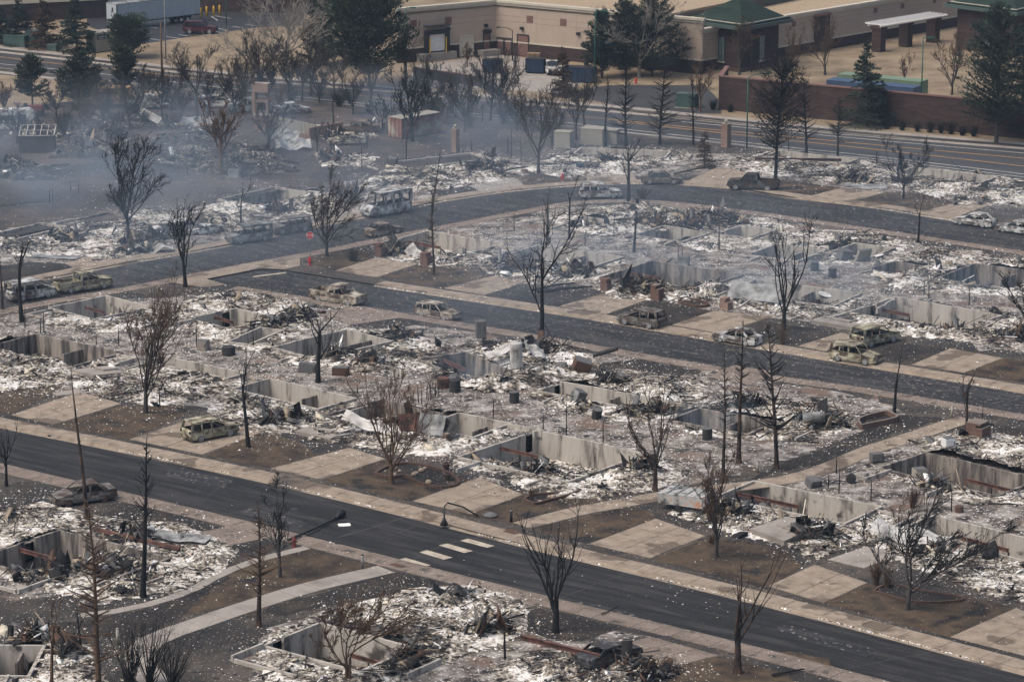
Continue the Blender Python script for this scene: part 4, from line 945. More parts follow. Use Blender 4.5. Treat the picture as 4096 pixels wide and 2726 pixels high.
# the lines of ash caught in the gutters
def gutter_ash(line, side, key, sd, lab):
    r = np.random.default_rng(sd); ln = smoothline([tuple(p) for p in line[::4]], .05); n = len(ln)
    o = offset(ln, -side * .10) + r.normal(0, .05, (n, 2)); k = fbm(np.arange(n) * .012 + sd, np.zeros(n), 3) > .46
    o = o[k]; n = len(o)
    v, q, mi = shards(n, np.c_[o, np.full(n, ZR[key] + .015)], np.clip(r.lognormal(math.log(.06), .5, n), .03, .2), np.repeat(np.array([(.5, .22, .1, .06, .12, 0)]), n, 0), sd, .15, .5, .2)
    tag(link('ash_drift', np_mesh('ash_drift', v, q, FRAG, mi)), lab, 'ash', kind='stuff')
gutter_ash(ROADS['front'][0], 1, 'front', 910, 'line of ash in the far gutter of the front road')
gutter_ash(ROADS['front'][1], -1, 'front', 911, 'line of ash in the near gutter of the front road')
gutter_ash(ROADS['middle'][0][14:], 1, 'middle', 912, 'line of ash in the far gutter of the middle street')
gutter_ash(ROADS['loop'][0], 1, 'loop', 913, 'line of ash in the outer gutter of the loop road')

# scrap heaps of the old farmyard beyond the loop road
def scrap(lab, poly, H, ash, sd):
    c = np.mean(np.array(poly), 0); hs = empty('scrap_heap', (float(c[0]), float(c[1]), 0)); tag(hs, lab, 'scrap heap', 'farmyard scrap heaps'); rubble(hs, lab, poly, [], H, ash, sd)
scrap('dark scrap and timber heap below the greenhouse frame', [(-57.89,381.21),(-53.94,391.98),(-47.15,385.76),(-44.70,373.86),(-50.99,369.58),(-55.68,369.58)], 1.1, .35, 700)
scrap('tangled scrap heap around the brown clinging-leaf tree', [(-45.37,379.72),(-41.49,388.85),(-35.47,382.72),(-28.36,373.86),(-24.39,361.29),(-31.20,357.28),(-38.16,361.29),(-43.89,366.78)], 1.0, .45, 707)
scrap('junk strewn before the old pickup', [(-55.01,400.04),(-42.30,396.78),(-34.09,391.98),(-34.39,382.72),(-43.68,388.85),(-52.64,390.41)], .7, .4, 714)
scrap('ash-strewn floor of the burned farmhouse', [(-29.45,388.85),(-23.15,393.57),(-16.44,391.98),(-16.13,384.23),(-20.76,379.72),(-25.87,384.23)], .2, 1.0, 721)
scrap('dark litter at the smoky left edge of the field', [(-61.56,364.02),(-56.19,365.95),(-51.03,362.11),(-52.72,355.96),(-60.05,354.65)], .5, .35, 728)
scrap('low debris in front of the burnt sedans', [(-23.88,369.58),(-18.87,373.86),(-15.57,370.43),(-17.37,364.02),(-22.51,364.02)], .5, .6, 735)
scrap('scattered wreckage left of the shipping container', [(-66.89,393.57),(-62.39,396.78),(-58.36,391.98),(-58.20,383.32),(-65.12,382.72)], .8, .4, 742)

for i, (pl, l) in enumerate((([(-49.71,285.59),(-38.69,285.59),(-21.00,272.35),(-6.72,262.71),(8.08,252.73),(19.88,240.65),(15.11,236.33),(2.23,249.07),(-12.97,259.21),(-31.66,273.46),(-48.88,280.49)], 'ash thick on the backyards of the middle block'),
        ([(-7.87,330.27),(5.22,328.45),(20.72,315.43),(38.07,302.97),(51.04,292.67),(50.31,288.21),(37.34,296.90),(14.33,312.95),(-7.77,325.77)], 'ash thick on the backyards of the upper block'),
        ([(24.44,233.92),(29.59,234.52),(32.14,228.11),(39.77,224.20),(38.71,217.78),(31.66,224.42)], 'ash thick on the right backyards'))):
    litter('ash_flakes', pl, 11, 930 + i, .02, smin=.02, smax=.15, label=l, clump=.54, prob=(.34, .26, .16, .08, .15, .01))
litter('glass_shards', [(7.30,207.59),(9.45,210.44),(13.00,207.59),(15.69,205.30),(14.30,202.58),(11.15,203.32)], 6, 940, smin=.04, smax=.16, prob=(.8, .1, .02, .08, 0, 0), label='pale glass shards strewn on the front road at right')
litter('bark_litter', [tuple(q) for q in ROADS['middle'][0][20:]] + [tuple(q) for q in ROADS['middle'][1][::-1][:-20]], 1.6, 941, smin=.05, smax=.3, prob=(.02, .1, .6, .1, .1, .08), label='scorched bark litter on the middle street', clump=.45)
# ---------------------------------------------------------------- trees
def nrm(a): return a / np.maximum(np.linalg.norm(a, axis=-1, keepdims=True), 1e-9)
def grow(start, dirs, L, n, r, up=0., wind=(0, 0, 0), wob=.12):
    """many branches at once: (m,n,3) centre lines"""
    m = len(start); P = np.zeros((m, n, 3)); P[:, 0] = start; d = nrm(dirs.copy()); st = (L / (n - 1))[:, None]
    w = np.array(wind, float)
    for i in range(1, n):
        d = nrm(d + r.normal(0, wob, (m, 3)) + np.array([0, 0, up]) + w)
        P[:, i] = P[:, i - 1] + d * st
    return P
def side_shoots(P, Rd, k, t0, t1, ang, r, jit=.25):
    """k start points per branch, between t0 and t1 of its length, leaving at an angle"""
    m, n, _ = P.shape
    t = r.uniform(t0, t1, (m, k)) * (n - 1); i = np.minimum(t.astype(int), n - 2); f = (t - i)[..., None]
    a = np.take_along_axis(P, i[..., None].repeat(3, -1), 1); b = np.take_along_axis(P, (i + 1)[..., None].repeat(3, -1), 1)
    s = a * (1 - f) + b * f; tg = nrm(b - a)
    rd = np.take_along_axis(Rd, i, 1) * (1 - f[..., 0]) + np.take_along_axis(Rd, i + 1, 1) * f[..., 0]
    q = nrm(np.cross(tg, r.normal(0, 1, tg.shape))); an = ang + r.normal(0, jit, t.shape)
    d = tg * np.cos(an)[..., None] + q * np.sin(an)[..., None]
    return s.reshape(-1, 3), d.reshape(-1, 3), rd.ravel(), (t / (n - 1)).ravel()
def tubes(P, Rd, s):
    """(m,n,3) lines to quads"""
    m, n, _ = P.shape
    T = nrm(np.gradient(P, axis=1)); ref = np.where(np.abs(T[..., 2:3]) > .9, np.array([1., 0, 0]), np.array([0, 0, 1.]))
    A = nrm(np.cross(T, ref)); Bn = np.cross(T, A); q = np.arange(s) * 2 * np.pi / s
    V = P[:, :, None] + (A[:, :, None] * np.cos(q)[:, None] + Bn[:, :, None] * np.sin(q)[:, None]) * Rd[:, :, None, None]
    i, j = np.meshgrid(np.arange(n - 1), np.arange(s), indexing='ij'); j2 = (j + 1) % s
    f = np.stack([i * s + j, i * s + j2, (i + 1) * s + j2, (i + 1) * s + j], -1).reshape(-1, 4)
    Q = (f[None] + (np.arange(m) * n * s)[:, None, None]).reshape(-1, 4)
    return V.reshape(-1, 3), Q, np.zeros(len(Q), int)
def taper(m, n, r0, r1): return np.asarray(r0).reshape(-1, 1) * (1 - np.linspace(0, 1, n)) + np.asarray(r1).reshape(-1, 1) * np.linspace(0, 1, n)
def tree_parts(root, tr, tw, bark, twig, twname='crown', h=None):
    if h:
        k = h / max(float(v[:, 2].max()) for v, _, _ in tr + tw); k = min(max(k, .6), 1.5)
        tr = [(v * (k, k, k), q, m) for v, q, m in tr]; tw = [(v * (k, k, k), q, m) for v, q, m in tw]
    V, Q, m = merge(tr); link('trunk', np_mesh('trunk', V, Q, [M[bark]], smooth=True), root)
    if tw:
        V, Q, m = merge(tw); link(twname, np_mesh(twname, V, Q, [M[twig]]), root)
def broad(x, y, h, label, spread=.35, fork=.28, limbs=5, fine=2, lean=(0, 0), wind=(.05, -.02), seed=1, bark='bark_char', twig=None, thick=1., up=.16, cat='tree', group='bare broadleaf trees', name='bare_tree', l2=5, stems=1, wob=.15):
    """bare broadleaf tree: trunk, forked limbs and twigs. fine 0 few stubs .. 3 dense twigs"""
    r = np.random.default_rng(seed); root = empty(name, (x, y, 0)); tag(root, label, cat, group)
    tr, tw = [], []; W3 = (wind[0], wind[1], 0)
    R0 = h * .0135 * thick + .05
    st = np.zeros((stems, 3)); sd = np.c_[r.normal(0, .10 * (stems > 1) * 2, stems) + lean[0], r.normal(0, .2 * (stems > 1), stems) + lean[1], np.ones(stems)]
    if stems > 1: st[:, :2] = r.normal(0, .15, (stems, 2))
    TL = np.full(stems, h * fork * 1.22) * r.uniform(.85, 1.1, stems)
    T = grow(st, sd, TL, 5, r, .05, (0, 0, 0), .03)
    T[:, 0, 2] = -.2
    RT = taper(stems, 5, [R0 / stems ** .4 * 1.15] * stems, [R0 / stems ** .4 * .62] * stems); RT[:, 0] *= 1.25
    tr.append(tubes(T, RT, 7))
    # main limbs
    k = max(2, limbs // stems); az = (np.arange(stems * k) + r.uniform(-.35, .35, stems * k)) * 2 * np.pi / k
    tl = r.uniform(.25, 1.0, stems * k) * spread * 1.6
    d = np.c_[np.cos(az) * np.sin(tl) + lean[0], np.sin(az) * np.sin(tl) + lean[1], np.cos(tl)]
    tq = np.clip(1 - r.random(stems * k) ** 1.3 * .62, .3, 1) * 3.999; tq[::k] = 3.999; iq = tq.astype(int); fq = (tq - iq)[:, None]; si = np.repeat(np.arange(stems), k)
    s = T[si, iq] * (1 - fq) + T[si, iq + 1] * fq
    LL = h * (1 - fork) * r.uniform(.58, 1.04, stems * k) / np.maximum(np.cos(tl * .55), .6)
    P1 = grow(s, d, LL, 8, r, up * .6, tuple(np.array(W3) * .5), wob * .75); R1 = taper(len(s), 8, R0 * .52 / stems ** .4 * r.uniform(.55, 1, len(s)), np.full(len(s), .016))
    tr.append(tubes(P1, R1, 5))
    s, d, rd, t = side_shoots(P1, R1, l2, .15, .92, .55, r)
    L2 = np.repeat(LL, l2) * (.55 - .35 * t) * r.uniform(.6, 1.15, len(s))
    P2 = grow(s, d, L2, 6, r, up, W3, wob); R2 = taper(len(s), 6, np.minimum(rd * .6, .06) + .008, np.full(len(s), .011))
    tr.append(tubes(P2, R2, 4))
    if fine >= 1:
        k3 = (3, 3, 5, 6)[fine]
        s, d, rd, t = side_shoots(P2, R2, k3, .1, .98, .6, r); L3 = np.repeat(L2, k3) * (.6 - .3 * t) * r.uniform(.5, 1.1, len(s))
        P3 = grow(s, d, L3, 5, r, up * .8, W3, wob * 1.1); R3 = taper(len(s), 5, np.minimum(rd * .6, .022) + .013, np.full(len(s), .014)); tw.append(tubes(P3, R3, 3))
        if fine >= 2:
            k4 = 3 if fine < 3 else 5
            s, d, rd, t = side_shoots(P3, R3, k4, .15, 1, .6, r); L4 = np.repeat(L3, k4) * r.uniform(.3, .65, len(s))
            P4 = grow(s, d, L4, 3, r, up * .6, W3, wob * 1.2); R4 = taper(len(s), 3, np.full(len(s), .019), np.full(len(s), .012)); tw.append(tubes(P4, R4, 3))
    tree_parts(root, tr, tw, bark, twig or bark, 'crown', h)
    return root
def conifer(x, y, h, label, width=.2, t0=.22, nb=40, droop=-.05, seed=1, bark='bark_char', twig=None, lean=(0, 0), sub=6, group='bare conifers', stub=.0, thick=1., name='bare_conifer', broken=0.):
    """burnt conifer: straight pole with side branches and no needles"""
    r = np.random.default_rng(seed); root = empty(name, (x, y, 0)); tag(root, label, 'tree', group)
    R0 = h * .0125 * thick + .05
    T = grow(np.zeros((1, 3)), np.array([[lean[0], lean[1], 1.]]), np.array([h]), 12, r, .02, (0, 0, 0), .022); T[:, 0, 2] = -.2
    RT = taper(1, 12, [R0], [max(.02, R0 * broken)]); RT[:, 0] *= 1.3
    tr = [tubes(T, RT, 7)]; tw = []
    t = np.sort(t0 + (1 - t0) * r.random(nb) ** .9); az = r.uniform(0, 2 * np.pi, nb)
    f = t * 11; i = np.minimum(f.astype(int), 10); ff = (f - i)[:, None]; s = T[0, i] * (1 - ff) + T[0, i + 1] * ff
    prof = np.clip((1 - t) / (1 - t0), 0, 1) ** .75 * .92 + .08
    L = h * width * prof * r.uniform(.6, 1.15, nb) * np.where(r.random(nb) < stub, .25, 1)
    d = np.c_[np.cos(az), np.sin(az), r.normal(.18 + .5 * t, .12)]
    P1 = grow(s, d, L, 6, r, droop + .08, (.02, 0, 0), .07); R1 = taper(nb, 6, np.minimum(.07, L * .026) + .026, np.full(nb, .014)); tw.append(tubes(P1, R1, 4))
    if sub:
        s, d, rd, tt = side_shoots(P1, R1, sub, .2, 1, .7, r); L2 = np.repeat(L, sub) * (.5 - .25 * tt) * r.uniform(.5, 1.1, len(s))
        d[:, 2] *= .45
        P2 = grow(s, d, L2, 4, r, .05 + droop, (.03, 0, 0), .1); R2 = taper(len(s), 4, np.full(len(s), .018), np.full(len(s), .011)); tw.append(tubes(P2, R2, 3))
    tree_parts(root, tr, tw, bark, twig or bark, 'branches')
    return root
def needles(n, r, ctr, dirs, ln, wd):
    """needle sprays: thin crossed blades round a point"""
    a = nrm(dirs + r.normal(0, .5, (n, 3))); q = nrm(np.cross(a, r.normal(0, 1, (n, 3))))
    L = ln * r.uniform(.5, 1.2, n)[:, None]; w = wd * r.uniform(.6, 1.2, n)[:, None]
    V = np.stack([ctr - q * w * .5, ctr + q * w * .5, ctr + a * L + q * w * .25, ctr + a * L - q * w * .25], 1).reshape(-1, 3)
    return V, np.arange(n * 4).reshape(n, 4), np.zeros(n, int)
def evergreen(x, y, h, label, width=.22, seed=1, mat='needle', n=5200, t0=.06, shape='cone', group='evergreens', bark='bark_grey', lump=.35, size=.30, cat='tree', name='evergreen_tree', trunk_show=0.):
    """needled tree: boughs in uneven tiers, each carrying needle sprays"""
    r = np.random.default_rng(seed); root = empty(name, (x, y, 0)); tag(root, label, cat, group)
    R0 = h * .014 + .05
    T = grow(np.zeros((1, 3)), np.array([[0, 0, 1.]]), np.array([h * .98]), 10, r, .03, (0, 0, 0), .015); T[:, 0, 2] = -.2
    tr = [tubes(T, taper(1, 10, [R0], [.02]), 6)]
    nb = int(70 + h * 9); t = np.sort(t0 + (1 - t0) * r.random(nb)); az = r.uniform(0, 2 * np.pi, nb)
    u = (t - t0) / (1 - t0)
    if shape == 'cone': prof = (1 - u) ** .85 * .96 + .04
    elif shape == 'pine': prof = np.sqrt(np.clip(1 - (u * 1.25 - .35) ** 2 / .95, .02, 1)) * np.clip(1.15 - u * .55, 0, 1)
    else: prof = np.sqrt(np.clip(1 - (u * 1.55 - .55) ** 2, .03, 1))
    lf = 1 - lump + lump * 2 * fbm(az * 1.1 + seed * 3.1, t * 7, 3)
    L = h * width * prof * lf * r.uniform(.75, 1.12, nb)
    f = t * 9; i = np.minimum(f.astype(int), 8); ff = (f - i)[:, None]; s = T[0, i] * (1 - ff) + T[0, i + 1] * ff
    el = {'cone': -.12 + .5 * u, 'pine': .25 + .5 * u, 'round': .35 + .6 * u}[shape]
    P1 = grow(s, np.c_[np.cos(az), np.sin(az), el], L, 6, r, -.02 if shape == 'cone' else .06, (0, 0, 0), .08)
    tr.append(tubes(P1, taper(nb, 6, np.minimum(.05, L * .02) + .01, np.full(nb, .01)), 3))
    k = max(2, n // nb)
    w8 = L / L.mean(); cnt = np.maximum(2, (k * w8).astype(int)); bi = np.repeat(np.arange(nb), cnt); m = len(bi)
    tt = (1 - r.random(m) ** 1.5 * .92) * 4.999; i = tt.astype(int); ff = (tt - i)[:, None]
    c = P1[bi, i] * (1 - ff) + P1[bi, i + 1] * ff; dr = nrm(P1[bi, i + 1] - P1[bi, i])
    lat = nrm(np.cross(dr, np.array([0, 0, 1.]))) * (r.normal(0, .28, m) * L[bi] * .5)[:, None]
    c = c + lat + r.normal(0, .05, (m, 3))
    V, Q, _ = needles(m, r, c, dr + nrm(lat + 1e-6) * .7 + np.array([0, 0, .25 if shape != 'cone' else -.15]), size * (.7 + h * .035), size * .42)
    V0, Q0, _ = merge(tr); link('trunk', np_mesh('trunk', V0, Q0, [M[bark]]), root)
    link('crown', np_mesh('crown', V, Q, [M[mat]]), root)
    return root
def bush(x, y, h, label, w=1., seed=1, mat='bark_grey', n=60, group='burnt shrubs', fine=2, cat='shrub', name='burnt_shrub', wind=(.03, 0)):
    r = np.random.default_rng(seed); root = empty(name, (x, y, 0)); tag(root, label, cat, group)
    s = np.c_[r.normal(0, .12 * w, (n, 2)), np.full(n, -.05)]; az = r.uniform(0, 6.28, n); tl = r.uniform(.05, .75, n) * w
    L = h * r.uniform(.55, 1.1, n)
    P1 = grow(s, np.c_[np.cos(az) * tl, np.sin(az) * tl, np.ones(n)], L, 5, r, .08, (*wind, 0), .1); R1 = taper(n, 5, np.full(n, .016 + .004 * h), np.full(n, .008))
    link('stems', np_mesh('stems', *tubes(P1, R1, 4)[:2], [M[mat]]), root)
    if fine:
        k = 4; s, d, rd, t = side_shoots(P1, R1, k, .25, 1, .5, r); L2 = np.repeat(L, k) * r.uniform(.15, .4, len(s))
        P2 = grow(s, d, L2, 4, r, .06, (*wind, 0), .12); R2 = taper(len(s), 4, np.full(len(s), .010), np.full(len(s), .006))
        link('twigs', np_mesh('twigs', *tubes(P2, R2, 3)[:2], [M[mat]]), root)
    return root
WR = (.10, -.03)
# foreground and middle
broad(-30.80,253.84,13.54, 'brown-barked tree with upswept twigs beside the tan driveway, front left', spread=.30, fork=.16, limbs=8, fine=3, l2=7, wind=(.06,-.02), lean=(.06,0), seed=303, bark='bark_grey', twig='bark_brown', stems=1, up=.24)
broad(-9.35,233.09,10.85, 'rust-brown multi-stem tree with blackened foot in the curved flower bed', spread=.52, fork=.14, limbs=9, fine=2, wind=(.0,0), lean=(-.02,0), seed=4, bark='bark_brown', up=.2, l2=6)
broad(11.02,231.22,9.00, 'brown tree with broken upright limbs behind the central footpath', spread=.5, fork=.20, limbs=6, fine=1, seed=5, bark='bark_mix', wind=(.03,0), up=.18, l2=4)
broad(2.90,198.28,9.81, 'black vase-shaped tree with bare upright limbs below the crosswalk', spread=.36, fork=.22, limbs=8, fine=0, seed=16, bark='bark_char', wind=(0,0), up=.24, l2=5, thick=1.25, wob=.2)
broad(14.52,190.34,8.50, 'brown stump-like tree with one long curved limb near the bottom right', spread=.42, fork=.27, limbs=5, fine=0, seed=22, bark='bark_mix', wind=(.02,0), up=.2, l2=2, thick=1.5, wob=.15)
broad(14.69,214.59,8.41, 'brown upright fine-twigged tree beside the stained driveway', spread=.30, fork=.20, limbs=8, fine=3, seed=8, bark='bark_grey', twig='bark_brown', wind=(0,0), up=.22)
broad(26.97,202.94,8.26, 'scorched tree leaning right with a wide fan of twigs, lower right lawn', spread=.75, fork=.16, limbs=9, fine=3, seed=9, l2=6, bark='bark_grey', twig='bark_char', wind=(.12,-.03), lean=(.10,0), up=.14)
broad(-39.13,232.39,6.03, 'small black tree by the left edge of the front road', spread=.42, fork=.28, limbs=6, fine=0, seed=10, bark='bark_char', up=.2, l2=4, wind=(0,0))
broad(2.70,276.85,13.93, 'tall black tree forking high into two spread limbs, centre', spread=.55, fork=.42, limbs=5, fine=1, seed=41, bark='bark_char', up=.18, l2=6, wind=(.02,0), thick=.85)
broad(25.29,283.02,12.05, 'tall vase-shaped bare tree in the right half', spread=.42, fork=.20, limbs=7, fine=1, seed=12, bark='bark_char', up=.2, wind=(0,0), l2=5)
broad(-16.90,263.90,7.39, 'thick black trunk with candelabra arms', spread=.55, fork=.5, limbs=6, fine=0, seed=13, bark='bark_char', up=.28, l2=2, thick=1.5, wind=(0,0))
broad(-21.29,243.44,8.69, 'black pole tree with few short branches beside the burnt green SUV', spread=.22, fork=.5, limbs=4, fine=0, seed=14, bark='bark_char', up=.1, l2=3, thick=1.1, wind=(.05,0))
broad(-40.22,320.74,12.14, 'large wind-bent tree with dense fine twigs, upper left', spread=.5, fork=.2, limbs=9, fine=3, seed=215, l2=8, bark='bark_char', wind=(.06,-.02), up=.17, lean=(.03,0))
broad(-32.22,301.05,9.70, 'contorted black tree on the inside of the loop road at left', spread=.45, fork=.3, limbs=7, fine=2, seed=17, bark='bark_char', wind=(.05,0), up=.16, wob=.2)
broad(-29.18,330.27,5.43, 'small three-limbed tree behind the burnt vans', spread=.45, fork=.42, limbs=3, fine=1, seed=18, bark='bark_char', up=.2, l2=3)
broad(-19.08,315.02,10.46, 'broad grey tree with wind-swept twigs beside the stop sign', spread=.6, fork=.22, limbs=9, fine=3, seed=19, l2=7, bark='bark_grey', twig='bark_grey', wind=(.14,-.02), up=.13)
broad(13.04,343.76,7.79, 'black tree with long low side limbs by the silver burnt SUV', spread=.6, fork=.5, limbs=5, fine=1, seed=20, bark='bark_char', up=.16, l2=3, thick=1.2, wind=(0,0))
broad(42.68,321.82,5.49, 'slender Y-shaped tree beside the right part of the loop road', spread=.22, fork=.5, limbs=2, fine=0, seed=21, bark='bark_char', up=.1, l2=3)
broad(43.94,344.99,7.82, 'round-crowned bare tree between the far right driveways', spread=.62, fork=.2, limbs=10, fine=3, seed=323, bark='bark_char', up=.15, wind=(0,0))
broad(47.70,282.17,7.23, 'half-visible spreading bare tree at the right edge', spread=.55, fork=.2, limbs=8, fine=2, seed=24, bark='bark_char', up=.12, wind=(-.02,0))
broad(-46.13,286.46,8.37, 'forked black tree by the burnt van at the left edge', spread=.3, fork=.48, limbs=4, fine=1, seed=25, bark='bark_char', up=.15, l2=3)
broad(32.12,253.84,6.96, 'black trunk with one long branch reaching right below the yellow SUVs', spread=.4, fork=.42, limbs=3, fine=0, seed=26, bark='bark_char', up=.1, l2=2)
broad(-28.45,195.34,2.96, 'short forked black stump by the lower left footpath', spread=.3, fork=.42, limbs=3, fine=0, seed=27, bark='bark_char', up=.2, l2=2, thick=1.6)
broad(-16.33,210.02,8.41, 'slim dark sapling with upright twigs beside the toppled lamp post', spread=.22, fork=.34, limbs=6, fine=2, seed=28, bark='bark_grey', twig='bark_char', up=.22, wind=(0,0), thick=.7)
broad(-10.50,188.89,7.12, 'rusty brown bushy tree bending right in the bottom pit', spread=.55, fork=.14, limbs=8, fine=3, seed=29, bark='bark_brown', wind=(.12,0), up=.14, stems=3)
broad(-29.23,187.38,6.44, 'thin crooked brown sapling near the bottom left corner', spread=.12, fork=.55, limbs=3, fine=1, seed=30, bark='bark_brown', up=.1, l2=3, thick=.7, lean=(.08,0))
broad(37.45,248.40,5.18, 'gnarled sapling beside the footpath end', spread=.3, fork=.5, limbs=4, fine=1, seed=31, bark='bark_mix', up=.12, l2=3, thick=.8)
broad(12.66,317.11,3.77, 'black dead stub in the upper block', spread=.06, fork=.85, limbs=2, fine=0, seed=32, bark='bark_char', up=.1, l2=1, thick=2.2)
broad(6.07,324.00,6.74, 'slim black pole tree with broken side limbs inside the loop', spread=.3, fork=.6, limbs=3, fine=1, seed=33, bark='bark_char', up=.12, l2=3)
broad(3.68,319.88,6.34, 'smoke-greyed pole tree behind the tall forked tree', spread=.14, fork=.65, limbs=3, fine=0, seed=34, bark='bark_grey', up=.1, l2=3, thick=1.1)
conifer(-31.60,223.21,12.28, 'tall bare crooked pole left of the front road', width=.03, nb=10, sub=0, seed=40, bark='bark_mix', lean=(-.05,0), thick=.85)
conifer(-25.51,205.71,11.82, 'black conifer pole leaning right with fine top twigs', width=.14, nb=38, sub=3, seed=42, bark='bark_char', lean=(.05,0), t0=.4, droop=.1, thick=1.1)
conifer(-26.00,185.81,13.28, 'tall rust-brown conifer with thin drooping branches at lower left', width=.22, nb=70, sub=6, seed=43, bark='bark_brown', twig='bark_brown', t0=.08)
conifer(-17.03,199.51,8.69, 'brown conifer snag beside the lower footpath', width=.24, nb=44, sub=3, seed=44, bark='bark_mix', twig='bark_brown', t0=.22, thick=1.25)
conifer(16.53,235.12,9.93, 'slim scorched conifer, leftmost of the trio right of centre', width=.11, nb=45, sub=3, seed=45, bark='bark_mix', twig='bark_char', t0=.35, thick=.8)
conifer(18.01,238.78,11.71, 'straight scorched conifer, middle of the trio right of centre', width=.12, nb=50, sub=3, seed=46, bark='bark_mix', twig='bark_char', t0=.3)
conifer(20.85,237.18,11.86, 'scorched conifer with long rising branches and peeled foot', width=.24, nb=50, sub=4, seed=47, bark='bark_mix', twig='bark_char', t0=.25, droop=.03)
conifer(-8.74,327.55,8.59, 'leaning grey trunk beside the loop road bend', width=.13, nb=12, sub=2, seed=48, bark='bark_grey', lean=(.08,0), t0=.35)
conifer(-7.85,306.29,8.57, 'thin scorched conifer in front of the stop sign corner ruin', width=.14, nb=50, sub=3, seed=49, bark='bark_mix', twig='bark_grey', t0=.3, thick=.9)
conifer(21.51,317.96,5.71, 'thin dead pole with a single cross branch in the upper block', width=.06, nb=6, sub=0, seed=50, bark='bark_grey', t0=.5, thick=.6)
conifer(-48.76,291.41,6.13, 'black trunk cut by the left edge above the burnt van', width=.06, nb=10, sub=1, seed=51, bark='bark_mix', thick=1.4)
# far row along the avenue
broad(3.10,359.95,12.82, 'big bare tree with spreading limbs beside the far ruin, top centre', spread=.48, fork=.22, limbs=8, fine=3, seed=60, bark='bark_grey', wind=(0,0), up=.14)
conifer(11.43,377.36,8.91, 'bare conifer with upswept twigs, leftmost of the avenue row', width=.14, nb=45, sub=4, seed=61, t0=.4, droop=.1)
conifer(13.96,377.95,10.52, 'wide bare conifer, second of the avenue row', width=.24, nb=80, sub=7, seed=62, t0=.12)
conifer(18.15,378.83,11.08, 'widest bare conifer, third of the avenue row', width=.26, nb=90, sub=7, seed=63, t0=.10)
conifer(22.26,378.83,8.67, 'narrow bare conifer, rightmost of the avenue row', width=.16, nb=60, sub=5, seed=64, t0=.12)
conifer(35.64,373.29,9.67, 'dark burnt conifer with fine branches beside the avenue', width=.25, nb=80, sub=8, seed=65, t0=.18)
conifer(39.28,371.85,7.16, 'smaller burnt pine with low drooping branches beside the avenue', width=.30, nb=50, sub=8, seed=66, t0=.2)
broad(7.91,382.12,7.44, 'hazy fine-twigged tree left of the bare conifer row', spread=.38, fork=.25, limbs=7, fine=2, seed=67, bark='bark_grey', wind=(0,0))
evergreen(30.57,357.02,13.78, 'big half-burnt dark tree with clinging leaves by the black pickup', width=.30, seed=68, mat='needle_dark', n=6500, t0=.25, shape='round', size=.22, bark='bark_char', group='half-burnt evergreens')
evergreen(22.70,363.74,4.68, 'small browned cedar beside the far ruin', width=.26, seed=69, mat='needle_brown', n=3500, t0=.04, size=.16, group='half-burnt evergreens')
# beyond the avenue
evergreen(44.97,391.67,10.93, 'dark blue spruce in front of the long brick wall', width=.31, seed=70, n=8800)
evergreen(59.60,379.72,16.76, 'tall dark pine in front of the second pavilion', width=.33, seed=71, n=12800, shape='pine', t0=.15)
evergreen(63.77,385.76,13.65, 'dark spruce cut by the right edge', width=.34, seed=72, n=8800)
evergreen(12.48,429.97,9.08, 'dark pine left of the white-barked tree', width=.36, seed=73, n=9600, shape='pine', mat='needle')
evergreen(19.48,431.48,11.58, 'dark pine right of the white-barked tree', width=.40, seed=74, n=12000, shape='pine', mat='needle')
evergreen(15.90,433.01,10.17, 'dark pine behind the white-barked tree', width=.36, seed=75, n=9600, shape='pine', mat='needle')
evergreen(23.93,435.70,7.36, 'dark pine touching the green-roofed pavilion', width=.36, seed=76, n=6400, shape='pine', mat='needle')
evergreen(6.87,414.66,6.74, 'brown-tinged cedar before the loading yard', width=.27, seed=77, n=4000, mat='needle_brown')
evergreen(-19.44,422.55,13.66, 'huge blue-green juniper beside the store', width=.52, seed=78, n=24000, shape='round', mat='needle2', t0=.1, size=.36)
evergreen(-26.78,441.58,9.92, 'shadowy dark pine left of the huge juniper', width=.40, seed=79, n=9600, shape='pine', mat='needle')
evergreen(-62.93,406.04,6.84, 'pine standing on the dry verge, far left', width=.38, seed=80, n=5600, shape='pine', mat='needle2', t0=.2)
evergreen(-56.81,406.38,6.90, 'wide dark pine on the verge behind the yellow trailer', width=.52, seed=81, n=9600, shape='pine', mat='needle', t0=.12)
evergreen(-52.54,419.29,5.75, 'oval juniper between verge and utility pole', width=.40, seed=82, n=7200, shape='round', mat='needle2')
evergreen(-55.30,448.44,5.11, 'spreading green pine beside the beige site container', width=.75, seed=83, n=11200, shape='round', mat='needle2')
evergreen(-63.50,453.40,8.08, 'tall dark spruce left of the beige site container', width=.42, seed=84, n=9600, mat='needle')
evergreen(-68.61,457.19,7.44, 'browned spruce beside the green cabinets', width=.40, seed=85, n=8000, mat='needle_brown')
evergreen(-72.97,460.61,7.11, 'dark spruce behind the green cabinets', width=.42, seed=86, n=8000, mat='needle')
evergreen(-75.82,462.34,5.52, 'dark spruce cut by the upper left corner', width=.36, seed=87, n=5600, mat='needle')
broad(17.63,430.72,12.29, 'white-barked leafless tree before the dark pines', spread=.95, fork=.34, limbs=10, fine=3, seed=90, l2=7, bark='bark_pale', wind=(0,0), up=.08)
broad(-31.71,436.87,13.60, 'large pale cottonwood on the dry lawn', spread=.95, fork=.22, limbs=12, fine=3, seed=91, l2=8, bark='bark_pale', wind=(0,0), up=.12)
broad(-58.69,480.36,7.39, 'pale leafless tree in front of the semi-trailer', spread=.5, fork=.2, limbs=7, fine=2, seed=92, bark='bark_pale', wind=(0,0))
broad(-14.70,426.23,8.71, 'brown leafless tree in front of the store corner', spread=.42, fork=.3, limbs=7, fine=3, seed=93, bark='bark_brown', wind=(0,0))
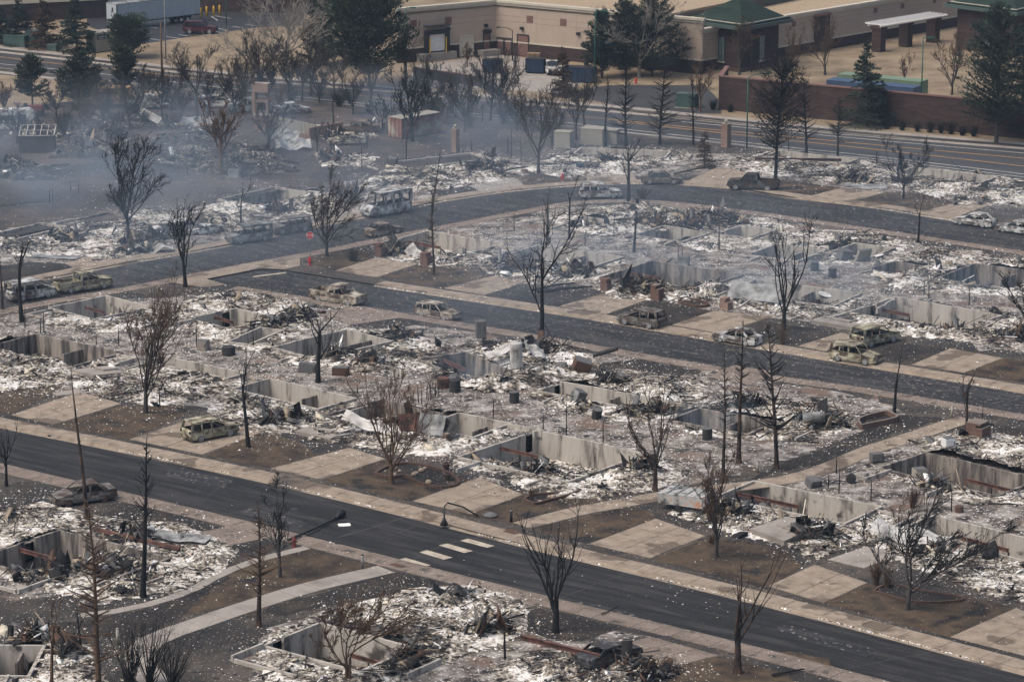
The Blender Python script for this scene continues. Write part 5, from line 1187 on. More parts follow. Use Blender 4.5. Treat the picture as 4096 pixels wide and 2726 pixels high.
broad(24.49,402.35,7.86, 'pale brown leafless street tree beside the green cabinet', spread=.42, fork=.25, limbs=8, fine=3, seed=94, bark='bark_brown', wind=(0,0))
broad(31.71,432.63,8.71, 'slim young tree in front of the green-roofed pavilion', spread=.2, fork=.25, limbs=8, fine=3, seed=95, bark='bark_grey', twig='bark_brown', wind=(0,0), up=.2)
broad(39.08,432.24,7.55, 'slim young tree right of the green-roofed pavilion', spread=.2, fork=.2, limbs=8, fine=2, seed=96, bark='bark_brown', wind=(0,0), up=.2)
broad(43.66,432.63,8.95, 'bare tree in front of the tall brick door', spread=.32, fork=.2, limbs=8, fine=3, seed=97, bark='bark_grey', twig='bark_brown', wind=(0,0), up=.16)
broad(53.74,424.75,4.92, 'small bare tree on the lawn below the pergola', spread=.4, fork=.2, limbs=8, fine=2, seed=98, bark='bark_brown', wind=(0,0))
broad(59.11,416.07,8.58, 'reddish bare tree on the lawn right of the tall green pole', spread=.42, fork=.15, limbs=9, fine=3, seed=99, bark='bark_grey', twig='bark_brown', wind=(0,0))
broad(-6.34,439.61,3.72, 'young bare tree before the cream loading door', spread=.28, fork=.2, limbs=7, fine=2, seed=100, bark='bark_brown', wind=(0,0), up=.2)
# burnt hedge trees on the near side of the avenue, left
for i, (a, lab, kw) in enumerate([
    ((-40.62,399.06,9.99), 'big twisted bare tree behind the old pickup', dict(spread=.5, fork=.3, limbs=6, fine=3)),
    ((-45.06,398.08,5.70), 'smaller burnt tree in front of the old pickup', dict(spread=.4, fork=.3, limbs=5, fine=2)),
    ((-27.89,411.17,6.17), 'burnt twisted tree behind the chimney ruin', dict(spread=.42, fork=.35, limbs=6, fine=2)),
    ((-32.33,412.56,5.14), 'burnt bushy tree left of the twisted tree behind the chimney', dict(spread=.5, fork=.15, limbs=7, fine=3)),
    ((-25.50,409.79,5.57), 'burnt bushy tree right of the chimney ruin', dict(spread=.5, fork=.15, limbs=7, fine=3)),
    ((-20.56,400.70,6.53), 'upright burnt tree with fanned limbs before the avenue', dict(spread=.38, fork=.25, limbs=8, fine=1)),
    ((-18.54,406.04,6.73), 'thick burnt tree with outstretched limbs before the avenue', dict(spread=.5, fork=.35, limbs=5, fine=1, thick=1.5)),
    ((-12.35,381.21,10.34), 'burnt tree rising in front of the shipping container', dict(spread=.45, fork=.3, limbs=7, fine=3)),
    ((-5.95,387.61,7.65), 'burnt tree right of the shipping container', dict(spread=.45, fork=.22, limbs=8, fine=3)),
    ((-2.79,396.13,7.92), 'burnt tree leaning right beside the avenue', dict(spread=.4, fork=.3, limbs=6, fine=3, lean=(.12,0))),
    ((-23.44,371.00,4.87), 'black two-armed snag by the collapsed tin shed', dict(spread=.35, fork=.4, limbs=3, fine=0)),
    ((-22.36,379.72,3.52), 'black forked snag behind the burnt sedans', dict(spread=.45, fork=.25, limbs=3, fine=0)),
    ((-17.67,376.48,3.81), 'black snag with curled limbs beside the burnt sedans', dict(spread=.4, fork=.3, limbs=4, fine=0)),
    ((-22.67,392.93,4.08), 'leaning burnt pole beside the ash-strewn foundation', dict(spread=.06, fork=.7, limbs=2, fine=0)),
    ((-33.89,359.14,9.79), 'brown tree with clinging leaves in the scrapyard', dict(spread=.4, fork=.35, limbs=7, fine=3, bark='bark_brown')),
    ((-53.80,388.85,5.25), 'burnt thicket tree behind the greenhouse frame', dict(spread=.45, fork=.15, limbs=7, fine=3, bark='bark_brown')),
    ((-49.97,388.85,3.32), 'burnt scrub tree between greenhouse frame and old pickup', dict(spread=.5, fork=.2, limbs=6, fine=2)),
    ((-12.64,368.74,3.95), 'thin burnt pole in the far yard', dict(spread=.1, fork=.6, limbs=2, fine=0, thick=.7)),
    ((-42.40,397.75,4.07), 'burnt fruit tree behind the old pickup bonnet', dict(spread=.5, fork=.25, limbs=6, fine=2)),
    ((-39.35,401.03,4.67), 'burnt fruit tree right of the big twisted tree', dict(spread=.5, fork=.25, limbs=6, fine=2)),
    ((-9.30,393.57,4.47), 'burnt scrubby tree behind the shipping container', dict(spread=.5, fork=.2, limbs=7, fine=2)),
    ((-65.73,401.03,4.38), 'reddish burnt tree at the far left edge', dict(spread=.4, fork=.2, limbs=7, fine=3, bark='bark_brown')),
    ]):
    kw = dict(kw); kw.setdefault('bark', 'bark_char' if i % 2 else 'bark_grey')
    if kw['fine']: kw['spread'] *= 1.35; kw['l2'] = 7; kw['fine'] = min(3, kw['fine'] + 1); kw['limbs'] += 2; kw['thick'] = kw.get('thick', 1.15)
    broad(*a, lab, seed=120 + i, wind=(0, 0), group='burnt trees along the avenue', **kw)
hedge_src = {}
for o in list(bpy.data.objects):
    if o.parent is None and o.get('group') == 'burnt trees along the avenue': hedge_src[o['label']] = o
def regrow(src, x, y, k, rz, label):
    c = copy_tree(hedge_src[src]); c.location = (x, y, 0); c.rotation_euler = (0, 0, rz); c.scale = (k, k, k); c['label'] = label
TW = 'burnt bushy tree right of the chimney ruin'; TX = 'burnt tree right of the shipping container'; TY = 'big twisted bare tree behind the old pickup'; TZ = 'burnt fruit tree right of the big twisted tree'
for src, q, k, rz, l in ((TW, (-36.18,417.14), 1.2, 1.0, 'dense bare tree left of the pale cottonwood foot'), (TX, (-34.12,420.73), 1.1, 2.0, 'dense bare tree at the foot of the pale cottonwood'), (TW, (-30.06,417.50), 1.25, 3.1, 'dense bare tree behind the chimney stack'), (TX, (-27.04,416.07), 1.15, 4.2, 'dense bare tree below the huge juniper, left'), (TY, (-23.69,413.61), .7, 2.2, 'dense bare tree below the huge juniper, right'),
        (TX, (-10.88,401.03), 1.05, .7, 'dense bare tree behind the shipping container roof'), (TW, (-7.80,402.35), 1.2, 2.6, 'dense bare tree before the planter wall'), (TX, (-1.58,401.03), 1.2, 5.0, 'dense bare tree before the left dumpster'), (TW, (0.66,388.85), 1.2, 1.7, 'dense bare tree left of the beige cabinets'), (TY, (9.14,388.85), .75, 1.1, 'dense bare tree behind the beige cabinets'),
        (TZ, (-58.62,397.75), 1.1, 1.2, 'scorched tree behind the red tractor'), (TW, (-52.21,393.57), 1.2, 4.4, 'scorched tree in front of the yellow trailer'), (TX, (-48.06,388.85), 1.0, 3.3, 'scorched tree amid the scrapyard junk'), (TZ, (-48.65,408.42), 1.2, .3, 'scorched tree touching the old pickup cab'), (TW, (-44.39,403.35), 1.2, 5.6, 'scorched tree right of the old pickup'), (TX, (-35.97,401.03), 1.0, 1.9, 'scorched tree left of the chimney ruin'),
        (TZ, (-60.89,379.72), 1.1, 2.9, 'scorched tree beside the motorhome'), (TW, (-55.00,379.72), .9, .9, 'scorched tree right of the greenhouse frame'), (TX, (-29.52,375.31), .8, 2.4, 'scorched tree in front of the farmhouse wall'), (TZ, (-16.31,388.85), 1.0, 3.7, 'scorched tree left of the shipping container'), (TW, (4.92,379.72), 1.0, 4.9, 'scorched tree by the small beige cabinet')):
    regrow(src, *q, k, rz, l)
for i, (x, y, h) in enumerate([(-16.64,404.02,1.78), (-15.76,403.35,2.86), (-14.31,402.35,2.46), (-13.16,401.69,2.85), (-8.26,396.78,1.98), (-7.16,397.75,2.09), (-3.78,395.17,2.25)]):
    broad(x, y, h, 'crooked burnt stem in the hedge row before the avenue', seed=160 + i, spread=.2, fork=.6, limbs=2, fine=0, group='burnt hedge stems', l2=2, thick=1.3, wind=(0, 0), wob=.2)
# shrubs
bush(-16.29,312.95,1.27, 'burnt round shrub on the stop sign corner', 1.1, 200, 'bark_grey', 120)
bush(-24.26,187.78,4.08, 'dark fine-twigged shrub at the bottom left', .8, 201, 'bark_char', 40)
bush(-23.09,188.41,4.44, 'dark fine-twigged shrub overhanging the lower footpath', .9, 202, 'bark_char', 40, wind=(.06, 0))
bush(-21.59,187.38,3.93, 'dark fine-twigged shrub right of the lower footpath', .9, 203, 'bark_char', 36, wind=(.06, 0))
bush(25.44,208.28,1.75, 'small browned juniper seedling left of the leaning scorched tree', .5, 204, 'bark_brown', 60)
bush(26.12,207.61,1.49, 'small browned juniper seedling nearest the leaning scorched tree', .5, 205, 'bark_brown', 60)
bush(1.46,228.68,1.31, 'burnt seedling in the brick-edged bed', .3, 206, 'bark_brown', 20)
bush(14.65,217.98,0.76, 'burnt low shrub at the foot of the upright brown tree', 1.2, 207, 'bark_brown', 70)
bush(30.31,226.64,1.64, 'bare brown shrub in the right backyard', .7, 208, 'bark_brown', 50)
bush(14.77,345.74,1.25, 'uprooted twig heap beside the loop road tree', 1.6, 209, 'bark_char', 40)
bush(24.75,278.00,1.84, 'twiggy brown shrub left of the yellow SUVs', 1.0, 210, 'bark_brown', 40)
for i, (x, y, h) in enumerate([(47.29,389.78,1.22), (49.10,388.85,1.27), (50.90,387.92,1.11), (52.45,387.30,1.55), (53.73,386.68,1.49), (54.90,386.07,1.71), (56.19,385.15,1.21), (57.51,384.54,1.32), (26.25,404.35,1.38), (28.39,402.35,1.03)]):
    bush(x, y, h, ['first', 'second', 'third', 'fourth', 'fifth', 'sixth', 'seventh', 'eighth'][i] + ' dark shrub from the spruce rightward along the brick wall' if i < 8 else ['loose shrub at the left end of the brick wall', 'small shrub just right of the left end of the brick wall'][i - 8], 1.0, 220 + i, 'bark_char', 80, group='shrubs along the brick wall')
for i, (x, y, h) in enumerate([(-52.88,401.03,1.94), (-48.93,401.03,1.54), (-46.68,393.57,1.96), (-42.64,391.98,1.95), (-56.92,393.57,1.96), (-35.31,406.71,2.31), (-30.58,408.42,2.90), (-29.26,410.13,2.91), (-22.74,406.71,2.31), (-5.40,391.35,2.06), (-10.52,397.75,2.66), (-1.00,393.57,2.80)]):
    bush(x, y, h, 'scorched thicket scrub in the old farmyard', 1.2, 260 + i, 'bark_char' if i % 3 else 'bark_brown', 70, group='farmyard scrub')
# ---------------------------------------------------------------- vehicles
KIND = {
 'sedan': dict(L=4.6, W=1.80, top=[(2.30,.34),(2.33,.55),(2.22,.71),(1.0,.93),(-1.55,.97),(-2.2,.95),(-2.31,.74),(-2.28,.36)], cab=(3,4), rf=(.25,1.44), rr=(-.95,1.42), mid=[-.28], wx=(1.38,-1.36)),
 'wagon': dict(L=4.55, W=1.78, top=[(2.27,.34),(2.30,.55),(2.2,.72),(1.0,.93),(-2.1,.98),(-2.26,.80),(-2.24,.36)], cab=(3,4), rf=(.3,1.44), rr=(-1.85,1.42), mid=[-.3,-1.2], wx=(1.36,-1.34)),
 'suv': dict(L=4.65, W=1.86, top=[(2.27,.42),(2.32,.68),(2.2,.92),(1.02,1.07),(-2.15,1.10),(-2.30,.92),(-2.27,.44)], cab=(3,4), rf=(.38,1.70), rr=(-1.95,1.68), mid=[-.28,-1.2], wx=(1.40,-1.36)),
 'van': dict(L=4.85, W=1.95, top=[(2.40,.45),(2.43,.78),(2.28,.98),(1.55,1.14),(-2.3,1.12),(-2.42,.92),(-2.4,.45)], cab=(3,4), rf=(.85,1.95), rr=(-2.2,1.93), mid=[.1,-1.1], wx=(1.45,-1.40)),
 'bus': dict(L=6.0, W=2.06, top=[(2.95,.45),(3.0,.85),(2.8,1.12),(2.25,1.35),(-2.9,1.38),(-3.0,1.1),(-2.98,.5)], cab=(3,4), rf=(1.35,2.68), rr=(-2.75,2.70), mid=[.75,-.4,-1.6], wx=(2.0,-1.75)),
 'pickup': dict(L=5.8, W=2.0, top=[(2.85,.5),(2.9,.85),(2.78,1.08),(1.45,1.2),(-.55,1.22),(-2.86,1.20),(-2.92,1.0),(-2.9,.6)], cab=(3,4), rf=(.80,1.86), rr=(-.42,1.85), mid=[.22], wx=(1.9,-1.75), bed=(-.62,-2.84)),
}
def car(kind, pos, deg, label, paint='grey', z=-.05, glass=False, hub=True, scale=1., tires=False, cat='car', group='burnt vehicles', name='burnt_car', roofdrop=0.):
    k = KIND[kind]; root = empty(name, (pos[0], pos[1], z), R(deg)); root.scale = (scale,) * 3; tag(root, label, cat, group)
    pm_ = CARM[paint]; hw = k['W'] / 2; top = k['top']; hl = k['L'] / 2
    def w(x, zz):
        e = max(0, (abs(x) - hl * .72) / (hl * .28)); return hw * (1 - .11 * e * e) * (1 - .06 * max(0, (zz - .6) / .6) - .04 * max(0, (.5 - zz) / .4))
    ar = .40 if kind in ('pickup', 'suv', 'bus', 'van') else .36; sill = .30 if kind != 'sedan' else .26
    rw = ar - .05
    bot = []
    for xc in sorted(k['wx']):
        bot += [(xc - ar, sill)] + [(xc - ar * math.cos(t), sill * .5 + .12 + ar * math.sin(t) * .95) for t in np.linspace(.25, math.pi - .25, 7)] + [(xc + ar, sill)]
    ring = top + bot            # front top .. rear bottom .. along the sill to the front
    b = MB(); n = len(ring)
    for s in (1, -1):
        v = [(x, s * w(x, zz), zz) for x, zz in ring]; b.add(v, [tuple(range(n)) if s < 0 else tuple(range(n - 1, -1, -1))])
    ci, cj = k['cab']; ys = (-1, -.82, -.4, 0, .4, .82, 1)
    def cross(i, m, crown):
        (x0, z0), (x1, z1) = top[i], top[i + 1]; v = []
        for x, zz in ((x0, z0), (x1, z1)):
            for q in ys: v.append((x, q * w(x, zz), zz + (1 - abs(q) ** 3) * crown - (0.0)))
        m.add(v, [(j, j + 1, len(ys) + j + 1, len(ys) + j) for j in range(len(ys) - 1)], 0, True)
    hood = MB()
    for i in range(len(top) - 1):
        if i == ci: continue
        if 'bed' in k and i == cj: continue
        cross(i, hood if i == ci - 1 else b, .035 if top[i][1] > .6 and top[i + 1][1] > .6 else .0)
    b.box(-hl * .93, hl * .93, -hw * .8, hw * .8, sill - .06, sill + .03)
    b.build('body', pm_, root); hood.build('hood', pm_, root)
    zb0, zb1 = top[ci][1], top[cj][1]; x0, x1 = top[ci][0], top[cj][0]; (rx0, rz0), (rx1, rz1) = k['rf'], k['rr']; rd_ = roofdrop or (0 if glass else .03 + .04 * ((abs(pos[0]) * 7.3) % 1)); rz0 -= roofdrop; rz1 -= roofdrop
    rh = hw * (.80 if kind not in ('bus', 'van') else .90)
    # roof skin
    m = MB(); nx = 5; v = []
    for t in range(nx):
        u = t / (nx - 1); x = rx0 + (rx1 - rx0) * u; zz = rz0 + (rz1 - rz0) * u + .05 * math.sin(math.pi * u)
        for q in ys: v.append((x, q * rh, zz + (1 - q * q) * .05 - rd_ * 1.5 * (1 - q * q) * math.sin(math.pi * u)))
    nn = len(ys); m.add(v, [(t * nn + j, t * nn + j + 1, (t + 1) * nn + j + 1, (t + 1) * nn + j) for t in range(nx - 1) for j in range(nn - 1)], 0, True)
    m.add([(p[0], p[1], p[2] - .035) for p in v], [(t * nn + j, (t + 1) * nn + j, (t + 1) * nn + j + 1, t * nn + j + 1) for t in range(nx - 1) for j in range(nn - 1)])
    for s in (1, -1): m.bar((rx0, s * rh, rz0 - .01), (rx1, s * rh, rz1 - .01), .07, .08)
    m.bar((rx0, -rh, rz0), (rx0, rh, rz0), .07, .06); m.bar((rx1, -rh, rz1), (rx1, rh, rz1), .07, .06)
    m.build('roof', pm_, root)
    zbelt = lambda x: zb0 + (zb1 - zb0) * (x - x0) / (x1 - x0)
    for s in (1, -1):
        for xa, xb, wd in [(x0 - .02, rx0, .07)] + [(xm, xm - .03, .22 if kind == 'bus' else .12) for xm in k['mid']] + [(x1 + .02, rx1, {'sedan': .22, 'bus': .55, 'van': .34, 'suv': .26, 'wagon': .2, 'pickup': .2}[kind])]:
            u = min(1, max(0, (xb - rx0) / (rx1 - rx0))); za = zbelt(xa)
            MB().bar((xa, s * (w(xa, za) - .04), za - .02), (xb, s * rh, rz0 + (rz1 - rz0) * u), wd, .055, up=(0, 1, 0)).build('pillar', pm_, root)
    if kind in ('van', 'bus'):
        bh = .34 if kind == 'bus' else .18; m = MB()
        for sg in (1, -1):
            m.bar((rx0 + .05, sg * (rh + .01), rz0 - bh / 2), (rx1 - .1, sg * (rh + .01), rz1 - bh / 2), .05, bh)
        m.bar((rx1 - .02, -rh, rz1 - bh / 2), (rx1 - .02, rh, rz1 - bh / 2), .05, bh); m.build('roof_rail', pm_, root)
    # inside
    m = MB(); fl = sill + .04
    m.box(x1 + .1, x0 - .1, -hw * .82, hw * .82, fl, fl + .05); m.box(x0 - .45, x0 - .12, -hw * .8, hw * .8, fl, zb0 - .08)
    rows = [x0 - 1.15] + ([x0 - 2.0] if kind != 'pickup' else []) + ([x0 - 2.9] if kind in ('van', 'bus') else [])
    for xs in rows:
        for s in (1, -1):
            m.box(xs - .25, xs + .25, s * .42 - .24, s * .42 + .24, fl, fl + .30); m.box(xs - .33, xs - .22, s * .42 - .22, s * .42 + .22, fl + .3, zb0 + .12)
    m.build('seats', M['interior'], root)
    for s in (1, -1):
        xs = [x0 + .02] + k['mid'] + [x1 + .1]
        for a, c in zip(xs[:-1], xs[1:]):
            if a - c < .5 or len(k['mid']) > 1 and c == xs[-1]: continue
            za, zc = sill + .10, min(zbelt(a), zbelt(c)) - .05
            yy = lambda x, zz: s * (w(x, zz) + .004)
            q = [(a - .03, yy(a, za), za), (c + .03, yy(c, za), za), (c + .03, yy(c, zc), zc), (a - .03, yy(a, zc), zc)]
            q2 = [(x, y - s * .02, zz) for x, y, zz in q]
            d = MB().add(q + q2, [(0, 1, 2, 3), (0, 4, 5, 1), (1, 5, 6, 2), (2, 6, 7, 3), (3, 7, 4, 0)]).build('door', pm_, root)
            MB().box(c + .10, c + .26, s * (w(c, zc) + .008) - .012, s * (w(c, zc) + .008) + .012, zc - .12, zc - .08).build('handle', M['steel_dark'], d)
    if 'bed' in k:
        xa, xb = k['bed']; m = MB(); zt = top[cj][1]
        m.box(xb, xa, -hw * .86, hw * .86, .74, .78)
        for s in (1, -1): m.box(xb, xa, s * hw * .90 - .05, s * hw * .90 + .05, .7, zt + .01)
        m.box(xa, xa + .06, -hw * .9, hw * .9, .6, zt); m.box(xb - .03, xb + .03, -hw * .88, hw * .88, .62, zt + .005)
        m.build('cargo_bed', pm_, root)
    fx = max(p[0] for p in top); bx_ = min(p[0] for p in top)
    for x, s_ in ((fx, 1), (bx_, -1)):
        MB().box(x - .06 if s_ > 0 else x - .05, x + .05 if s_ > 0 else x + .06, -hw * .84, hw * .84, top[0][1] - .02, top[0][1] + .20).build('bumper', pm_ if not glass else M['steel_dark'], root)
    zl = (top[1][1] + top[2][1]) / 2
    for s in (1, -1):
        MB().box(top[2][0] - .02, top[2][0] + .07, s * hw * .66 - .17, s * hw * .66 + .17, zl - .07, zl + .06).build('headlight', M['interior'] if not glass else M['glass_pale'], root)
        MB().box(bx_ - .03, bx_ + .06, s * hw * .74 - .10, s * hw * .74 + .10, zl + .02, zl + .22).build('tail_light', M['interior'] if not glass else M['red_dull'], root)
    MB().box(top[2][0] - .02, top[2][0] + .06, -hw * .40, hw * .40, zl - .12, zl + .03).build('grille', M['interior'], root)
    for xw in k['wx']:
        for s in (1, -1):
            yw = s * (hw - .13)
            wh = MB().tube([(xw, yw - .10, rw - z * .5), (xw, yw + .10, rw - z * .5)], rw, 14).build('wheel', M['tyre'] if (tires or glass) else M['steel_dark'], root)
            m = MB(); yo = yw + s * .105; r2 = rw * .68
            for q in range(5):
                t = q * 2 * math.pi / 5; m.bar((xw, yo, rw - z * .5), (xw + r2 * math.cos(t), yo, rw - z * .5 + r2 * math.sin(t)), .09, .03, up=(0, 1, 0))
            m.tube([(xw, yo - .012, rw - z * .5), (xw, yo + .012, rw - z * .5)], rw * .25, 8)
            for q in range(10):
                t0, t1 = q * .6283, (q + 1) * .6283
                m.bar((xw + r2 * math.cos(t0), yo, rw - z * .5 + r2 * math.sin(t0)), (xw + r2 * math.cos(t1), yo, rw - z * .5 + r2 * math.sin(t1)), .05, .03, up=(0, 1, 0))
            m.build('rim', M['rim'] if hub else M['steel_rust'], wh)
    if glass:
        i_ = .03
        def pane(nm, q): MB().add(q, [(0, 1, 2, 3)]).build(nm, M['glass'], root)
        pane('windshield', [(x0 - .03, -w(x0, zb0) + .1, zb0), (x0 - .03, w(x0, zb0) - .1, zb0), (rx0 + .02, rh - .05, rz0), (rx0 + .02, -rh + .05, rz0)])
        pane('rear_window', [(x1 + .05, -w(x1, zb1) + .1, zb1), (x1 + .05, w(x1, zb1) - .1, zb1), (rx1 - .02, rh - .05, rz1), (rx1 - .02, -rh + .05, rz1)])
        for s in (1, -1): pane('side_window', [(x0 - .08, s * (w(x0, zb0) - .05), zb0 - .02), (x1 + .08, s * (w(x1, zb1) - .05), zb1 - .02), (rx1 + .03, s * (rh - .01), rz1 - .03), (rx0 - .03, s * (rh - .01), rz0 - .03)])
    return root
P2 = 'burnt_pickup'
zr = lambda k: ZR[k] - .05
car('wagon', (-7.05,288.56), -36, 'burnt cream station wagon at the near kerb of the middle street', 'tan', zr('middle'))
car('pickup', (-16.83,294.86), -35, 'burnt tan extended-cab pickup near the stop bar', 'tan', zr('middle'), name=P2, cat='pickup')
car('suv', (12.20,285.42), 144, 'dark burnt crossover with gaping rear hatch on the middle street', 'dark', zr('middle'), name='burnt_suv', cat='suv')
car('sedan', (20.70,278.66), 144, 'pale grey burnt sedan on the middle street left of the yellow SUVs', 'grey', zr('middle'))
car('suv', (30.77,271.72), -34, 'yellowed burnt SUV on the street, the nearer of the pair', 'olive', zr('middle'), name='burnt_suv', cat='suv')
car('suv', (33.19,278.00), 40, 'yellowed burnt SUV in the driveway, the farther of the pair', 'olive', -.02, name='burnt_suv', cat='suv', scale=1.06)
car('suv', (-24.69,246.29), 37, 'burnt green-yellow compact SUV alone in the front left driveway', 'olive', -.02, name='burnt_suv', cat='suv')
car('sedan', (-32.64,228.34), -154, 'dark burnt sedan in the rubble left of the front road', 'dark', -.02, hub=False, scale=1.05)
car('sedan', (17.24,354.65), -2, 'sooty bronze sedan with glass intact on the outer side of the loop bend', 'bronze', ZR['loop'] - .0, glass=True, cat='car', name='sooty_car')
car('pickup', (27.55,351.03), 167, 'sooty black crew-cab pickup parked on the loop road', 'black', ZR['loop'], glass=True, name='black_pickup', cat='pickup')
car('suv', (9.95,346.48), 3, 'burnt silver boxy SUV on the inner side of the loop bend', 'grey', zr('loop'), name='burnt_suv', cat='suv')
car('sedan', (50.01,331.18), 144, 'white-streaked burnt sedan on the far right of the loop road', 'white', zr('loop'))
car('sedan', (54.06,327.33), 144, 'burnt sedan cut by the right edge of the picture', 'grey', zr('loop'))
car('van', (-27.74,322.91), -147, 'burnt teal minivan, first in the row on the loop road', 'teal', zr('loop'), name='burnt_van', cat='van')
car('suv', (-23.75,327.55), -146, 'burnt dark SUV with white patches behind the teal minivan', 'dark', zr('loop'), name='burnt_suv', cat='suv')
car('bus', (-13.86,337.24), -138, 'tall burnt passenger van on the loop road', 'grey', zr('loop'), name='burnt_van', cat='van', hub=False)
car('sedan', (-13.71,326.44), 42, 'rust-streaked burnt sedan facing away from the stop sign', 'rust', zr('loop'), scale=.95)
car('pickup', (-42.28,300.29), 35, 'burnt yellow-grey crew-cab pickup at left on the loop road', 'olive', zr('loop'), name=P2, cat='pickup')
car('van', (-46.82,296.53), 38, 'burnt grey cargo van behind the crew-cab pickup at the left edge', 'grey', zr('loop'), name='burnt_van', cat='van')
car('van', (-36.02,326.21), -150, 'collapsed white van in the rubble of the ruin at left', 'white', -.15, name='burnt_van', cat='van', roofdrop=.35, hub=False)
car('sedan', (-32.82,326.66), -150, 'flattened white car beside the collapsed van', 'white', -.12, roofdrop=.3, hub=False, scale=.9)
car('suv', (-47.33,472.54), -4, 'maroon SUV parked on the lot below the semi-trailer', 'maroon', .02, glass=True, name='parked_suv', cat='suv', group='vehicles beyond the avenue', scale=1.1)
car('pickup', (-47.51,405.36), 8, 'old pale green pickup behind the scrapyard trees', 'palegreen', -.03, name=P2, cat='pickup', hub=False)
car('sedan', (-28.57,401.69), 14, 'burnt grey sedan behind the chimney ruin', 'grey', -.03, hub=False)
car('sedan', (-19.19,387.30), 178, 'burnt reddish long sedan, the farther of the two by the container', 'rust', -.03, hub=False, scale=1.1)
car('sedan', (-20.30,379.13), -172, 'burnt pale sedan, the nearer of the two by the container', 'tan', -.03, hub=False)
car('pickup', (-34.10,402.35), 178, 'burnt blue-grey truck nose behind the brick chimney', 'grey', -.03, hub=False, name=P2, cat='pickup')
car('van', (-38.71,406.38), -8, 'burnt white car shell under the big twisted tree', 'white', -.1, hub=False, roofdrop=.3, name='burnt_van', cat='van')
car('sedan', (6.26,191.98), 42, 'blackened car crushed in the rubble under the long rusted beam', 'black', .15, hub=False, roofdrop=.12)
car('pickup', (5.48,434.54), -80, 'white pickup seen nose-on between the bins of the loading yard', 'white', .02, glass=True, name='white_pickup', cat='pickup', group='vehicles beyond the avenue', scale=.95)
# ---------------------------------------------------------------- buildings beyond the avenue
class Face:
    """a wall plane: s metres along from p, z up, o metres out of the wall"""
    def __init__(s, p, q, root):
        s.p = np.array(p, float); d = np.array(q, float) - s.p; s.L = np.linalg.norm(d); s.d = d / s.L
        s.n = np.array([s.d[1], -s.d[0]]); s.root = root; s.o = np.array([root.location.x, root.location.y])
    def at(s, pt): return float((np.array(pt) - s.p) @ s.d)
    def box(s, name, s0, s1, z0, z1, o0, o1, mat, parent=None):
        q = [s.p + s.d * a + s.n * b - s.o for a, b in ((s0, o0), (s1, o0), (s1, o1), (s0, o1))]
        return MB().prism([tuple(x) for x in q], z0, z1).build(name, M[mat] if isinstance(mat, str) else mat, parent or s.root)
store = empty('store_building', (*(-2.28,452.15), 0)); tag(store, 'long beige stucco store with brick base and loading doors across the top', 'building')
def big_wall(f, h, band=1.9, step=7.6):
    f.box('brick_base', 0, f.L, -1.2, band, -.4, .06, 'block'); f.box('base_trim', -.05, f.L + .05, band + .002, band + .22, -.3, .12, 'cream')
    n = max(1, int(round(f.L / step))); e = f.L / n
    for i in range(n):
        for z0, z1 in ((band + .224, h * .62), (h * .62 + .03, h * .72), (h * .72 + .03, h - .7)):
            f.box('wall_panel', i * e + .012, (i + 1) * e - .012, z0, z1, -.4, 0., 'stucco')
    f.box('wall_core', 0.02, f.L - .02, band, h - .3, -.45, -.04, 'panel_red')
    f.box('cornice', -.15, f.L + .15, h - .7, h - .35, -.3, .15, 'cream'); f.box('cornice', -.3, f.L + .3, h - .345, h, -.5, .32, 'cream')
f1 = Face((-16.32,443.18), (-2.28,452.15), store); f2 = Face((-2.28,452.15), (26.52,433.01), store); f3 = Face((25.70,434.54), (76.40,487.95), store)
big_wall(f1, 7.9); big_wall(f2, 7.9); big_wall(f3, 6.1, 1.5)
def opening(f, a, b, z0, z1, mat, frame='steel_dark', name='door'):
    d = f.box(name, a, b, z0, z1, .07, .10, mat); f.box('frame', a - .12, b + .12, z1 + .002, z1 + .14, .07, .16, frame, d)
    for x in (a - .12, b + .002): f.box('frame', x, x + .118, z0, z1, .07, .16, frame, d)
    return d
s = f1.at((-11.13,446.81)); d = f1.box('dock_door', s - 1.35, s + 1.35, 1.3, 3.75, .30, .36, 'white_paint')
f1.box('dock_seal', s - 2.0, s - 1.352, 1.0, 4.3, .07, .7, 'black_metal', d); f1.box('dock_seal', s + 1.352, s + 2.0, 1.0, 4.3, .07, .7, 'black_metal', d); f1.box('dock_seal', s - 1.35, s + 1.35, 3.755, 4.3, .07, .7, 'black_metal', d); f1.box('awning', s - 2.05, s + 2.05, 4.9, 5.05, .07, .9, 'steel_dark', d)
for x in (s - 1.42, s + 1.3): f1.box('guide_rail', x, x + .12, 1.1, 3.3, .72, .80, 'yellow_paint', d)
f1.box('dock_platform', s - 3.2, s + 3.0, 0, 1.1, .07, 1.0, 'concrete_grey')
s = f1.at((-6.80,449.67)); opening(f1, s - 1.1, s + 1.1, 0.1, 3.0, 'cream', 'cream')
s = f1.at((-3.79,451.32)); opening(f1, s - .5, s + .5, .9, 3.0, 'panel_red', name='door'); f1.box('door_canopy', s - .65, s + .65, 3.2, 3.7, .07, .5, 'black_metal')
f1.box('stair_landing', s - 1.6, s + 1.4, 0, .85, .07, 1.6, 'concrete_grey')
for p in ((-9.34,448.03), (-14.20,444.78)): s = f1.at(p); f1.box('accent_square', s - .55, s + .55, 5.0, 6.0, .004, .03, 'panel_red')
for p, k in (((-1.64,451.73), .5), ((-0.57,450.91), .5), ((1.70,449.67), .9)): s = f2.at(p); opening(f2, s - k, s + k, .1, 2.35 if k < .6 else 3.1, 'panel_red')
for p in ((2.51,448.85), (7.24,445.59), (11.90,442.78)): s = f2.at(p); f2.box('accent_square', s - .55, s + .55, 5.0, 6.0, .004, .03, 'panel_red')
for p in ((1.51,449.67), (9.58,444.38)): s = f2.at(p); f2.box('wall_lamp', s - .25, s + .25, 3.9, 4.3, .004, .35, 'black_metal')
